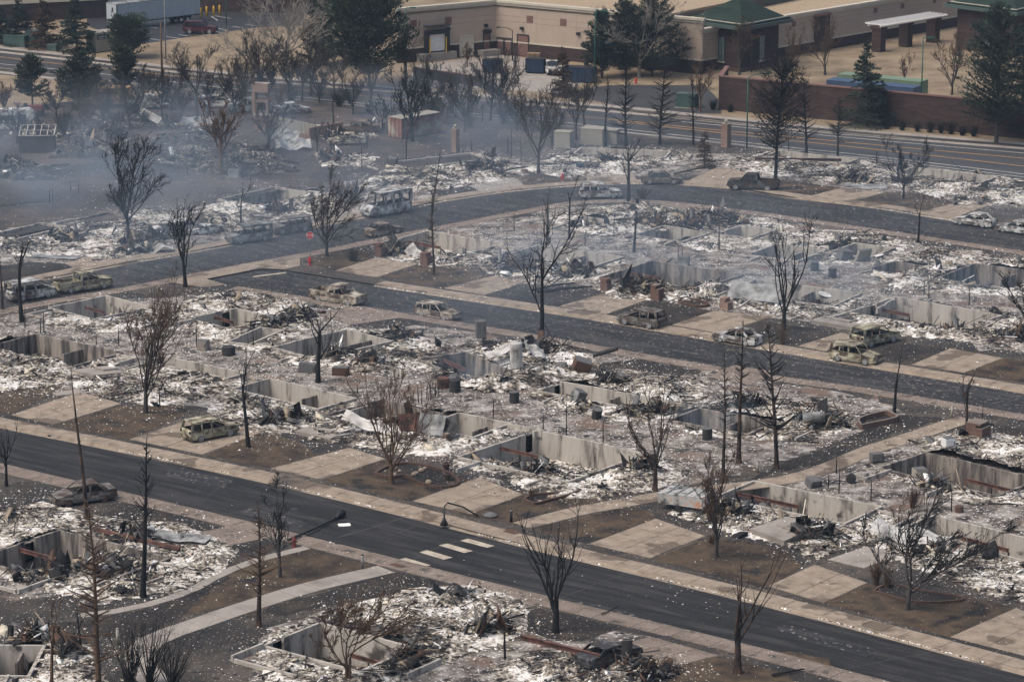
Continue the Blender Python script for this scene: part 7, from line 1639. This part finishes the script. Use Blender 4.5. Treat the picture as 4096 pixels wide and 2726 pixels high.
def boxy(q, rz, sx, sy, sz, label, mat='tin', z=0., tilt=(0, 0), cat='appliance', name='burnt_appliance'):
    root = empty(name, (q[0], q[1], z)); root.rotation_euler = (tilt[0], tilt[1], rz); tag(root, label, cat, 'burnt appliances')
    MB().box(-sx / 2, sx / 2, -sy / 2, sy / 2, 0, sz).build('casing', M[mat], root); MB().box(-sx / 2 + .06, sx / 2 - .06, -sy / 2 - .03, -sy / 2 - .002, .08, sz - .1).build('door', M[mat], root); MB().box(-sx / 2 + .02, sx / 2 - .02, -sy / 2 + .02, sy / 2 - .02, sz + .002, sz + .04).build('lid', M['f_grey'], root); MB().box(sx / 2 - .16, sx / 2 - .12, -sy / 2 - .07, -sy / 2 - .032, sz * .4, sz * .75).build('handle', M['steel_dark'], root)
boxy((35.00,241.65), .4, .9, .8, .9, 'white cubic appliance on the sooty heap right of the footpath', 'white_paint', .4); boxy((5.44,257.35), .7, 1.0, .9, 1.0, 'tilted grey metal cabinet at the striped wall', z=.1, tilt=(.3, .3)); boxy((6.03,267.68), .2, 1.5, 1.0, 1.0, 'tipped dark red crate right of the boiler heap', 'f_rust', .2, (.3, .3))
boxy((-18.09,267.68), -.2, 1.5, .7, .8, 'dark metal bin lying in the backyard by the candelabra trunk', 'f_grey', 0, (0, .1)); boxy((-15.07,266.61), -.2, 1.4, .8, .7, 'rusty steel table box right of the candelabra trunk', 'f_rust'); boxy((17.45,310.50), -.3, 1.1, .9, 1.0, 'grey metal box in the upper backyard', 'tin'); boxy((35.78,312.95), .5, 1.6, .3, 1.3, 'pale cabinet door leaning by the bright pit', 'beige_metal', .1, (.5, 0)); boxy((33.95,313.36), .5, 1.3, 1.0, 1.0, 'open wooden crate by the bright pit', 'f_grey', .1, (.2, .2))
boxy((-28.02,275.55), -.3, .9, .9, .9, 'small grey dog house by the upswept brown tree', 'concrete_grey'); boxy((-2.86,277.18), .2, .9, .8, 1.5, 'upright grey stove pipe box at the top of the boiler heap', 'f_grey', .8); boxy((28.99,239.15), .3, 1.0, .7, .6, 'dark box at the corner of the soot-streaked basement', 'f_grey', .1); boxy((23.28,232.39), .5, 1.0, .9, .6, 'dark box behind the long clean basement wall', 'f_grey', .05, (.3, 0))
boxy((-32.25,357.81), -.3, 1.4, .8, .9, 'grey box on the field edge beside the small three-limbed tree', 'tin'); boxy((-14.08,365.39), -.3, 1.0, .8, .9, 'dark appliance by the leaning far snags', 'f_grey', 0, (.2, 0)); boxy((31.83,234.52), .3, 1.0, .9, .8, 'pale planter box beside the sooty basement', 'beige_metal')
def tank(q, r, h, label, mat='tin', z=0., tilt=(0, 0)):
    root = empty('metal_tank', (q[0], q[1], z)); root.rotation_euler = (tilt[0], tilt[1], 0); tag(root, label, 'tank', 'metal tanks and drums')
    MB().lathe([(r * .94, 0), (r, .05), (r, h - .05), (r * .94, h), (r * .3, h + .04)], n=16).build('shell', M[mat], root)
    for k in (.33, .66): MB().lathe([(r + .001, h * k - .03), (r + .02, h * k), (r + .001, h * k + .03)], n=16).build('hoop', M[mat], root)
tank((0.36,267.89), .55, 2.3, 'upright pale water heater on the boiler heap', 'tin_white', .3); tank((-5.96,262.24), .55, .9, 'rusty open drum beside the boiler pit', 'steel_rust'); tank((-4.93,260.86), .5, 1.1, 'dark scorched drum next to the rusty drum', 'steel_dark'); tank((26.31,233.32), .38, .3, 'round drum lid standing on edge by the footpath', 'steel_dark', .38, (1.4, .3)); tank((7.28,271.23), .2, 2.4, 'fallen flue pipe right of the boiler heap', 'steel_dark', .6, (.3, 1.2)); tank((24.00,249.04), .45, 1.8, 'grey cylinder lying on the conifer ruin', 'tin', .9, (0, 1.5)); tank((7.60,362.81), .35, .8, 'blue barrel on the verge of the far ruin', 'blue_paint', .35, (0, 1.5)); tank((-25.56,273.78), .6, .8, 'charred round stump-like pot in the left backyard', 'steel_dark'); tank((33.66,225.57), .33, .5, 'terracotta chiminea in the right backyard', 'terracotta')
for i, (q, l) in enumerate((((30.25,295.70), 'white bathtub on the rubble by the vase-shaped tree'), ((45.19,318.32), 'white bathtub tipped on the heap at far right'))):
    root = empty('bathtub', (q[0], q[1], .22 + .1 * i)); root.rotation_euler = (.5, .25, .2 + i); root.scale = (.85,) * 3; tag(root, l, 'bathtub', 'bathtubs')
    m = MB(); n = 16; v = []
    for k, (sx, sy, z) in enumerate(((.55, .22, 0), (.78, .36, .42), (.85, .42, .45), (.72, .30, .42), (.5, .18, .06))):
        v += [(sx * math.cos(2 * math.pi * j / n), sy * math.sin(2 * math.pi * j / n), z) for j in range(n)]
    m.add(v, [(k * n + j, k * n + (j + 1) % n, (k + 1) * n + (j + 1) % n, (k + 1) * n + j) for k in range(4) for j in range(n)] + [tuple(range(n - 1, -1, -1)), tuple(4 * n + j for j in range(n))], 0, True); m.build('basin', M['white_paint'], root)
# motorbike wheels on the heap with the brick pillars; planters and beds
mw = empty('motorbike_wheel', (*(16.36,303.85), .75)); tag(mw, 'burnt motorbike wheel standing on the brick-pillar heap', 'wheel')
m = MB()
for i in range(16):
    a, b = i * math.pi / 8, (i + 1) * math.pi / 8; m.bar((.32 * math.cos(a), 0, .32 * math.sin(a)), (.32 * math.cos(b), 0, .32 * math.sin(b)), .07, .05, up=(0, 1, 0))
m.build('rim', M['rim'], mw); m = MB()
for i in range(6): m.bar((0, 0, 0), (.3 * math.cos(i * 1.05), 0, .3 * math.sin(i * 1.05)), .02, .02, up=(0, 1, 0))
m.build('spoke', M['rim'], mw)
def bed(pts, label, h=.22, closed=True, mat='terracotta', rocks=0):
    c = np.mean(np.array(pts), 0); root = empty('flower_bed', (c[0], c[1], 0)); tag(root, label, 'flower bed', 'brick-edged flower beds')
    ln = smoothline(list(pts) + ([pts[0]] if closed else []), .34)
    MB().prism([tuple(q - c) for q in ln[:-1]], .0, .05).build('soil', M['charlawn'], root)
    for a, b in zip(ln[:-1], ln[1:]):
        e = (b - a) * .04; MB().bar((*(a + e - c), h / 2), (*(b - e - c), h / 2), .2, h).build('edging_brick', M[mat], root)
    for i in range(rocks):
        t = random.random(); q = (c * t + ln[random.randrange(len(ln))] * (1 - t)) - c; s = random.uniform(.15, .3)
        MB().lathe([(s * .6, 0), (s, s * .4), (s * .8, s * .9), (s * .3, s * 1.15)], (*q, .05), 7).build('rock', M['rock'], root)
random.seed(4)
bed([(-10.75,235.57),(-9.81,237.36),(-8.46,238.35),(-6.87,237.69),(-4.99,235.73),(-4.16,232.84),(-5.45,231.74),(-7.20,233.00),(-8.35,234.92),(-9.52,234.50)], 'curved brick-edged flower bed with rocks around the rust-brown tree', rocks=9)
bed([(0.91,228.48),(1.67,229.71),(3.38,230.18),(5.28,231.11),(4.08,229.41),(2.64,228.18),(1.66,227.42)], 'long brick-edged bed left of the central footpath', rocks=3)
bed([(16.12,294.72),(16.85,295.70),(18.25,294.47),(18.95,293.00),(17.89,292.27),(16.40,293.73)], 'small red brick bed beside the brick garage pillar')
bed([(28.78,248.68),(31.86,251.03),(31.89,252.13),(31.21,253.05),(28.92,250.85)], 'raised red brick bed filled with ash right of the conifers', .45, mat='brick')
bed([(25.06,206.82),(27.54,204.55),(30.27,204.55),(31.10,205.30),(28.63,206.82),(26.35,208.10)], 'brick-edged bed behind the leaning scorched tree', .15, mat='terracotta')
for q, l in (((-5.04,233.96), 'terracotta pot at the right tip of the curved flower bed'), ((-5.19,236.71), 'terracotta pot above the curved flower bed')):
    root = empty('flower_pot', (q[0], q[1], .05)); tag(root, l, 'pot', 'terracotta pots'); MB().lathe([(.18, 0), (.30, .45), (.33, .46), (.33, .54), (.26, .54)]).build('pot', M['terracotta'], root); MB().lathe([(.25, .50), (.12, .6), (.03, .62)]).build('soil', M['f_char'], root)
# concrete porches
for i, (p, l, h) in enumerate((([(17.45,220.16),(19.78,217.20),(22.67,220.88),(20.54,223.20)], 'pale concrete porch slab below the long clean basement wall', .4), ([(-38.86,267.07),(-36.67,265.24),(-33.93,266.25),(-36.24,268.30)], 'concrete porch slab above the left driveway', .35), ([(28.07,285.62),(31.72,282.86),(32.61,284.00),(28.95,286.79)], 'concrete porch slab behind the yellowed SUVs', .35), ([(-17.76,247.26),(-14.76,244.97),(-14.15,246.02),(-16.97,248.50)], 'low concrete frame left of the scrap heap', .3))):
    c = np.mean(np.array(p), 0); root = empty('porch_slab', (c[0], c[1], 0)); tag(root, l, 'slab', 'concrete porch slabs'); q = [tuple(np.array(x) - c) for x in p]
    MB().prism(q, 0, h).build('slab', M['concrete_grey'], root); q3 = [tuple(np.array(x) * .45 + np.array([.6, .5])) for x in q]; MB().prism(q3, h + .002, h + .16).build('step', M['concrete_grey'], root)
# fallen beams and trunks
def log(a, b, r, label, mat='bark_char', z=.15, sq=False, group='charred beams and trunks', name='charred_beam', za=None):
    a = np.array(a); b = np.array(b); root = empty(name, (*a, 0)); tag(root, label, 'beam', group); e = b - a
    if sq: MB().bar((0, 0, z), (*e, za or z), r * 2, r * 2).build('timber', M[mat], root)
    else: MB().tube([(0, 0, z), (*(e * .5), z + random.uniform(-.03, .12)), (*e, za or z)], [r, r * .85, r * .6], 8).build('log', M[mat], root)
    MB().bar((*(e * .5), z), (*(e * .5 + np.array([.4, -.3])), z + .3), r * .6, r * .5).build('splinter', M[mat], root)
log((1.91,298.96), (6.21,302.29), .12, 'upper charred trunk on the lawn beside the tall forked tree'); log((2.48,298.21), (7.91,300.64), .14, 'lower charred trunk on the lawn beside the tall forked tree'); log((3.77,300.75), (7.65,311.88), .06, 'fallen branch rising over the charred trunks', z=.2, za=.5)
log((18.90,359.19), (23.53,363.55), .11, 'toppled dark lamp post behind the bronze sedan', 'black_metal', name='toppled_lamp_post'); ibr = ibeam('rusted_beam', (0, 0, 1.3), tuple(np.array((5.88,190.54)) - np.array((0.59,193.65))) + (1.0,), .3, .25); ibr.location = (*(0.59,193.65), 0); tag(ibr, 'long rusted steel beam over the wreck heap at the bottom', 'beam')
log((20.60,216.92), (22.74,218.04), .09, 'pale plank beside the porch slab at lower right', 'tin_white', sq=True); log((-30.59,219.73), (-24.00,215.68), .12, 'long rusty beam across the ruin at lower left', 'steel_rust', .5, True, za=.3); log((6.08,201.60), (7.24,203.19), .05, 'charred branch on the near kerb of the front road'); log((16.70,189.67), (18.83,190.76), .09, 'charred log on the bottom right lawn'); log((-56.75,340.20), (-51.74,343.14), .05, 'fallen charred rail in the far left field'); log((-56.44,362.45), (-52.44,365.39), .10, 'charred log in the smoky field, far left')
log((-1.41,360.63), (1.75,363.55), .10, 'charred beam in the far yard left'); log((3.14,365.02), (8.27,365.39), .10, 'charred beam in the far yard right'); log((37.75,250.12), (39.82,249.76), .08, 'charred pipe near the sooty brick chimney'); log((12.64,251.95), (15.93,254.92), .08, 'roof beam over the smoking conifer ruin', 'steel_dark', .3); log((22.83,284.46), (30.36,284.46), .12, 'fallen rusted girder at the far right ruin', 'steel_rust') if False else None
ib2 = ibeam('rusted_beam', (0, 0, .35), tuple(np.array((39.22,366.88)) - np.array((28.98,367.63))) + (.35,), .3, .25); ib2.location = (*(28.98,367.63), 0); tag(ib2, 'long rusted steel beam lying on the far right ruin', 'beam')
# fence posts
random.seed(9)
for i, (x, y, h) in enumerate([(2.57,248.75,1.28), (4.46,246.55,2.87), (7.42,244.97,1.87), (-1.57,251.87,1.78), (-7.96,257.19,1.44), (-7.66,256.81,1.44), (-7.28,258.34,1.29), (-6.92,258.14,1.29), (-6.55,259.30,1.29), (-6.26,258.91,1.29), (-13.29,260.27,0.78), (25.46,235.89,1.29), (25.11,230.49,2.01), (27.37,228.64,1.58), (24.42,231.90,1.08), (30.39,227.27,0.74), (33.12,225.76,1.74), (-29.85,256.12,1.87), (-43.41,281.95,2.00), (-45.49,284.00,1.85), (-43.73,281.95,1.45), (-37.94,277.04,1.10), (-35.88,277.04,1.86), (-28.75,276.60,1.97), (-23.55,276.60,1.86), (16.94,311.34,1.76), (17.51,314.65,0.98), (10.81,325.01,2.28), (7.66,320.33,1.56), (0.24,327.70,1.97), (40.21,297.45,1.52), (40.44,295.70,1.86), (44.00,293.24,1.73), (-6.41,372.19,1.79), (-4.88,374.12,1.44), (-0.46,372.57,1.86), (-0.07,370.28,3.70), (-17.57,360.63,3.05), (-14.79,366.51,0.71), (-8.74,370.66,0.64), (-0.49,372.57,1.86), (1.08,369.52,2.27), (4.87,375.68,1.30), (-51.05,341.50,1.92), (-51.58,342.48,1.66), (-49.22,349.16,1.28), (-50.20,349.50,1.15), (-38.25,376.85,1.95), (-37.86,359.19,1.38), (-0.48,192.98,1.93), (-0.43,193.09,1.85), (43.26,365.76,1.76), (33.58,374.12,1.58)]):
    m = MB(); j = random.uniform(-.05, .05); m.tube([(0, 0, -.1), (j * .5, 0, h * .5), (j, 0, h)], [.055, .05, .03], 6); o = m.build('fence_post', M['bark_char'], None, (x, y, 0)); tag(o, 'charred fence post standing alone in the ash', 'post', 'charred fence posts')
# far-left scrapyard
yt = empty('yellow_trailer', (*(-52.49,406.04), 0), R(2)); tag(yt, 'scorched yellow box trailer behind the scrapyard', 'trailer', 'scrapyard vehicles')
m = MB(); prof = [(-2.6, .6), (2.6, .6), (2.6, 2.5), (2.4, 2.75), (-2.4, 2.75), (-2.6, 2.5)]
m.add([(x, -1.05, z) for x, z in prof] + [(x, 1.05, z) for x, z in prof], [tuple(range(6)), tuple(range(11, 5, -1))] + [(i, 6 + i, 6 + (i + 1) % 6, (i + 1) % 6) for i in range(6)]); M['yellow_scorch'] = pm('scorched_yellow', [(.40, (.10, .06, .04)), (.52, (.30, .20, .10)), (.66, (.46, .30, .10))], .6, 6, .8, coord='O', stretch=(1, 1, 2)); m.build('box', M['yellow_scorch'], yt)
MB().box(-1.9, .9, -1.08, -1.051, 1.95, 2.2).build('window_strip', M['interior'], yt)
for x in (-1.2, -.3): MB().tube([(x, -1.15, .4), (x, -.9, .4)], .4, 12).build('wheel', M['tyre'], yt)
rv = empty('motorhome', (*(-63.07,388.23), 0), R(5)); tag(rv, 'burnt pale motorhome shell at the far left edge', 'motorhome', 'scrapyard vehicles')
m = MB(); prof = [(-3.6, .5), (3.0, .5), (3.3, 1.3), (2.9, 2.5), (2.5, 2.85), (-3.4, 2.85), (-3.6, 2.6)]
m.add([(x, -1.1, z) for x, z in prof] + [(x, 1.1, z) for x, z in prof], [tuple(range(7)), tuple(range(13, 6, -1))] + [(i, 7 + i, 7 + (i + 1) % 7, (i + 1) % 7) for i in range(7)]); m.build('shell', CARM['white'], rv)
MB().box(-3.0, .6, -1.13, -1.102, 1.6, 2.2).build('window', M['interior'], rv); MB().box(1.1, 2.1, -1.13, -1.102, .7, 2.3).build('doorway', M['interior'], rv)
for x in (-2.2, 2.2): MB().tube([(x, -1.15, .4), (x, -.9, .4)], .4, 12).build('wheel', M['tyre'], rv)
tc = empty('red_tractor', (*(-62.27,399.71), 0), R(-5)); tag(tc, 'small red farm tractor by the ladder at far left', 'tractor', 'scrapyard vehicles'); MB().box(-.2, 1.6, -.4, .4, .7, 1.35).build('bonnet', M['red_dull'], tc); MB().box(-1.0, -.2, -.5, .5, .6, 1.0).build('seat_platform', M['red_dull'], tc); MB().box(-.8, -.4, -.25, .25, 1.0, 1.6).build('seat', M['interior'], tc)
for x, r_ in ((-.7, .65), (1.3, .4)):
    for s_ in (-1, 1): MB().tube([(x, s_ * .7 - .12, r_), (x, s_ * .7 + .12, r_)], r_, 14).build('wheel', M['tyre'], tc)
gh = empty('greenhouse_frame', (*(-57.53,373.29), 0), R(3)); tag(gh, 'scorched lean-to greenhouse with bare roof bars at far left', 'shed'); MB().box(-2.1, 2.1, 0, .15, 0, 2.1).build('wall', M['bark_grey'], gh); MB().box(-2.1, -1.95, .15, 2.4, 0, 2.0).build('wall', M['bark_grey'], gh); MB().box(1.95, 2.1, .15, 2.4, 0, 2.0).build('wall', M['bark_grey'], gh)
for i in range(6): MB().bar((-2.1 + i * .84, 0, 2.1), (-1.9 + i * .84, 1.4, 3.2), .08, .08).build('roof_bar', M['tin_white'], gh)
for t in (0, .5, 1): MB().bar((-2.1 + .2 * t, 1.4 * t, 2.12 + 1.1 * t), (2.1 + .2 * t, 1.4 * t, 2.12 + 1.1 * t), .08, .08).build('roof_rail', M['tin_white'], gh)
ch = empty('chimney_ruin', (*(-32.43,399.06), 0), R(-20)); tag(ch, 'brick chimney and fireplace standing alone above the farmhouse ruin', 'ruin')
MB().box(-1.0, -.55, -.5, .5, 0, 3.2).build('chimney_leg', M['brick_tan'], ch); MB().box(-.548, 1.2, -.4, .5, 0, 2.2).build('hearth', M['brick_tan'], ch); MB().box(-.9, 1.3, -.55, .55, 3.203, 4.4).build('chimney_stack', M['brick_tan'], ch); MB().box(-.3, .9, -.45, -.402, .9, 1.9).build('fire_opening', M['interior'], ch); MB().bar((1.2, .4, 2.2), (.6, .4, 3.3), .3, .5).build('chimney_throat', M['brick_tan'], ch)
fw = empty('farmhouse_ruin', (*(-32.41,388.23), 0)); tag(fw, 'broken brick and pale panel walls of the burned farmhouse', 'house ruin', 'burned house ruins')
f = Face((-32.41,388.23), (-29.52,387.61), fw); f.box('stone_wall', 0, f.L, 0, 2.0, -.3, 0, 'brick_tan'); f.box('capping', 0, f.L, 2.003, 2.2, -.3, .1, 'beige_metal')
f = Face((-29.50,387.30), (-24.03,385.15), fw)
n = 12
for i in range(n): f.box('panel', f.L * i / n + .02, f.L * (i + 1) / n - .02, 0, 2.0 - .8 * i / n, -.2, 0, 'beige_metal')
f = Face((-30.22,384.54), (-24.92,382.12), fw); f.box('brick_wall', 0, f.L, 0, .7, -.3, 0, 'brick_tan'); f = Face((-25.08,382.12), (-21.11,386.37), fw); f.box('brick_wall', 0, f.L, 0, 1.5, -.3, 0, 'brick_tan')
# scorched camper trailer
cp = empty('camper_trailer', (*(13.26,226.19), .35), R(-36)); cp.rotation_euler = (.05, -.04, R(-34)); tag(cp, 'scorched folding camper trailer with torn silver front beside the footpath', 'trailer'); m = MB()
prof = [(-2.0, .25), (1.9, .25), (2.15, .6), (1.9, 1.15), (-2.0, 1.05)]
m.add([(x, -1.0, z) for x, z in prof] + [(x, 1.0, z) for x, z in prof], [tuple(range(5)), tuple(range(9, 4, -1))] + [(i, 5 + i, 5 + (i + 1) % 5, (i + 1) % 5) for i in range(4)]); M['camper'] = pm('scorched_camper_paint', [(.36, (.05, .045, .04)), (.46, (.30, .30, .28)), (.56, (.42, .42, .40)), (.64, (.45, .24, .16))], .9, 5, .6, coord='O'); m.build('body', M['camper'], cp)
for x in (-1.2, -.4, .4, 1.2): MB().bar((x, -1, 1.1), (x, 1, 1.25), .08, .06).build('roof_bow', M['tin'], cp)
MB().box(-1.9, 1.8, -.9, .9, .5, .7).build('floor', M['interior'], cp); MB().bar((2.0, 0, .3), (3.2, 0, .2), .12, .1).build('tow_bar', M['steel_dark'], cp)
for s_ in (-1, 1): MB().tube([(-.2, s_ * 1.02 - .08, .0), (-.2, s_ * 1.02 + .08, .0)], .3, 12).build('wheel', M['tyre'], cp)
# white foam board and drift litter on the front road
fb_ = MB().box(-.45, .45, -.3, .3, 0, .06).box(-.2, .3, -.36, -.302, 0, .05); o = fb_.build('foam_board', M['f_white'], None, (*(-12.47,222.61), ZR['front'] + .01), .2); tag(o, 'white foam board lying on the front road by the toppled lamp', 'board')
# spilled soil at the near kerb
patch('soil_spill', rough_poly([(14.94,194.33),(17.48,194.56),(19.84,194.33),(21.19,192.53),(21.48,190.98),(20.47,189.89),(17.68,192.31)], .6, .6, 77), ZR['front'] + .007, M['lawn'])

for q, l in (((-16.55,226.71), 'round manhole cover left on the front road'), ((11.30,209.39), 'round manhole cover right on the front road'), ((0.84,282.86), 'round manhole cover on the middle street')):
    key = 'front' if 'front' in l else 'middle'
    o = MB().lathe([(.36, 0), (.36, .012), (.30, .014), (.30, .010), (.05, .010)], n=18).build('manhole_cover', M['steel_dark'], None, (*q, ZR[key])); tag(o, l, 'manhole')
for q, l in (([(-26.70,238.35),(-21.74,234.44),(-22.42,231.90),(-27.16,235.73)], 0), ([(4.81,205.30),(9.47,201.36),(8.63,200.16),(4.14,204.06)], 0), ([(-19.85,227.07),(-15.18,223.20),(-15.80,222.03),(-20.46,225.86)], 0), ([(18.36,200.40),(24.08,195.24),(23.16,193.88),(17.61,198.97)], 0)):
    patch('asphalt_patch', rough_poly(q, .15, .8, 5), ZR['front'] + .0022, M['asphalt2'])
# ---------------------------------------------------------------- air
def volume(name, color, dens, aniso=.2):
    m = bpy.data.materials.new(name); m.use_nodes = True; N = m.node_tree.nodes; L = m.node_tree.links; N.clear()
    o = N.new('ShaderNodeOutputMaterial'); v = N.new('ShaderNodeVolumePrincipled'); v.inputs['Color'].default_value = (*color, 1); v.inputs['Density'].default_value = dens; v.inputs['Anisotropy'].default_value = aniso
    L.new(v.outputs[0], o.inputs['Volume']); return m, N, L, v
hm, *_ = volume('haze_air', (.58, .78, 1.0), .00014)
hz = MB().box(-900, 900, -120, 1700, -4, 76).build('haze', hm); tag(hz, 'thin blue-grey haze over the whole place', 'haze', kind='stuff')

def smoke(q, z, rx, ry, rz_, dens, label, seed, scale=.12):
    m, N, L, v = volume('smoke_air', (.62, .79, .96), dens, .1)
    tc = N.new('ShaderNodeTexCoord'); ln = N.new('ShaderNodeVectorMath'); ln.operation = 'LENGTH'; L.new(tc.outputs['Object'], ln.inputs[0])
    fo = N.new('ShaderNodeMapRange'); fo.inputs['From Min'].default_value = 1.0; fo.inputs['From Max'].default_value = .15; L.new(ln.outputs['Value'], fo.inputs['Value'])
    g = N.new('ShaderNodeNewGeometry'); nz = N.new('ShaderNodeTexNoise'); nz.inputs['Scale'].default_value = scale; nz.inputs['Detail'].default_value = 2
    ad = N.new('ShaderNodeVectorMath'); ad.operation = 'ADD'; ad.inputs[1].default_value = (seed * 13.7, seed * 5.1, 0); L.new(g.outputs['Position'], ad.inputs[0]); L.new(ad.outputs[0], nz.inputs['Vector'])
    nr = N.new('ShaderNodeMapRange'); nr.inputs['From Min'].default_value = .42; nr.inputs['From Max'].default_value = .68; L.new(nz.outputs['Fac'], nr.inputs['Value'])
    a = N.new('ShaderNodeMath'); a.operation = 'MULTIPLY'; L.new(fo.outputs[0], a.inputs[0]); L.new(nr.outputs[0], a.inputs[1])
    b = N.new('ShaderNodeMath'); b.operation = 'MULTIPLY'; b.inputs[1].default_value = dens; L.new(a.outputs[0], b.inputs[0]); L.new(b.outputs[0], v.inputs['Density'])
    mb = MB(); n = 16; pr = [(math.cos(t), math.sin(t)) for t in np.linspace(-math.pi / 2, math.pi / 2, 9)]
    mb.lathe([(max(.001, c), s) for c, s in pr], n=n); o = mb.build('smoke', m, None, (q[0], q[1], z)); o.scale = (rx, ry, rz_)
    tag(o, label, 'smoke', kind='stuff')
smoke((-41.49,345.74), 2.0, 38, 24, 5, .042, 'blue smoke drifting over the left field', 1)
smoke((-56.11,365.39), 3.0, 30, 30, 7, .034, 'blue smoke over the scrapyard at far left', 2)
smoke((-20.38,382.72), 2.5, 38, 28, 6, .042, 'thin smoke around the burned farmhouse', 3, .09)
smoke((6.81,315.02), 1.0, 14, 9, 3.0, .07, 'smoke rising from the hazy basement', 5, .25)
smoke((22.60,303.94), 1.0, 17, 9, 3.0, .065, 'smoke over the brick-pillar basement', 6, .25)
smoke((35.06,295.41), 1.5, 20, 11, 3.4, .05, 'smoke over the right basements', 7, .2)
smoke((-3.37,266.92), .0, 6, 5, 2.2, .12, 'smoke in the boiler pit', 8, .4)
smoke((16.79,252.46), .3, 5, 4, 2.0, .12, 'smoke in the conifer pit', 9, .4)
smoke((-1.28,321.39), 2.0, 85, 62, 9, .018, 'wide thin veil of blue smoke over the upper streets', 11, .05)
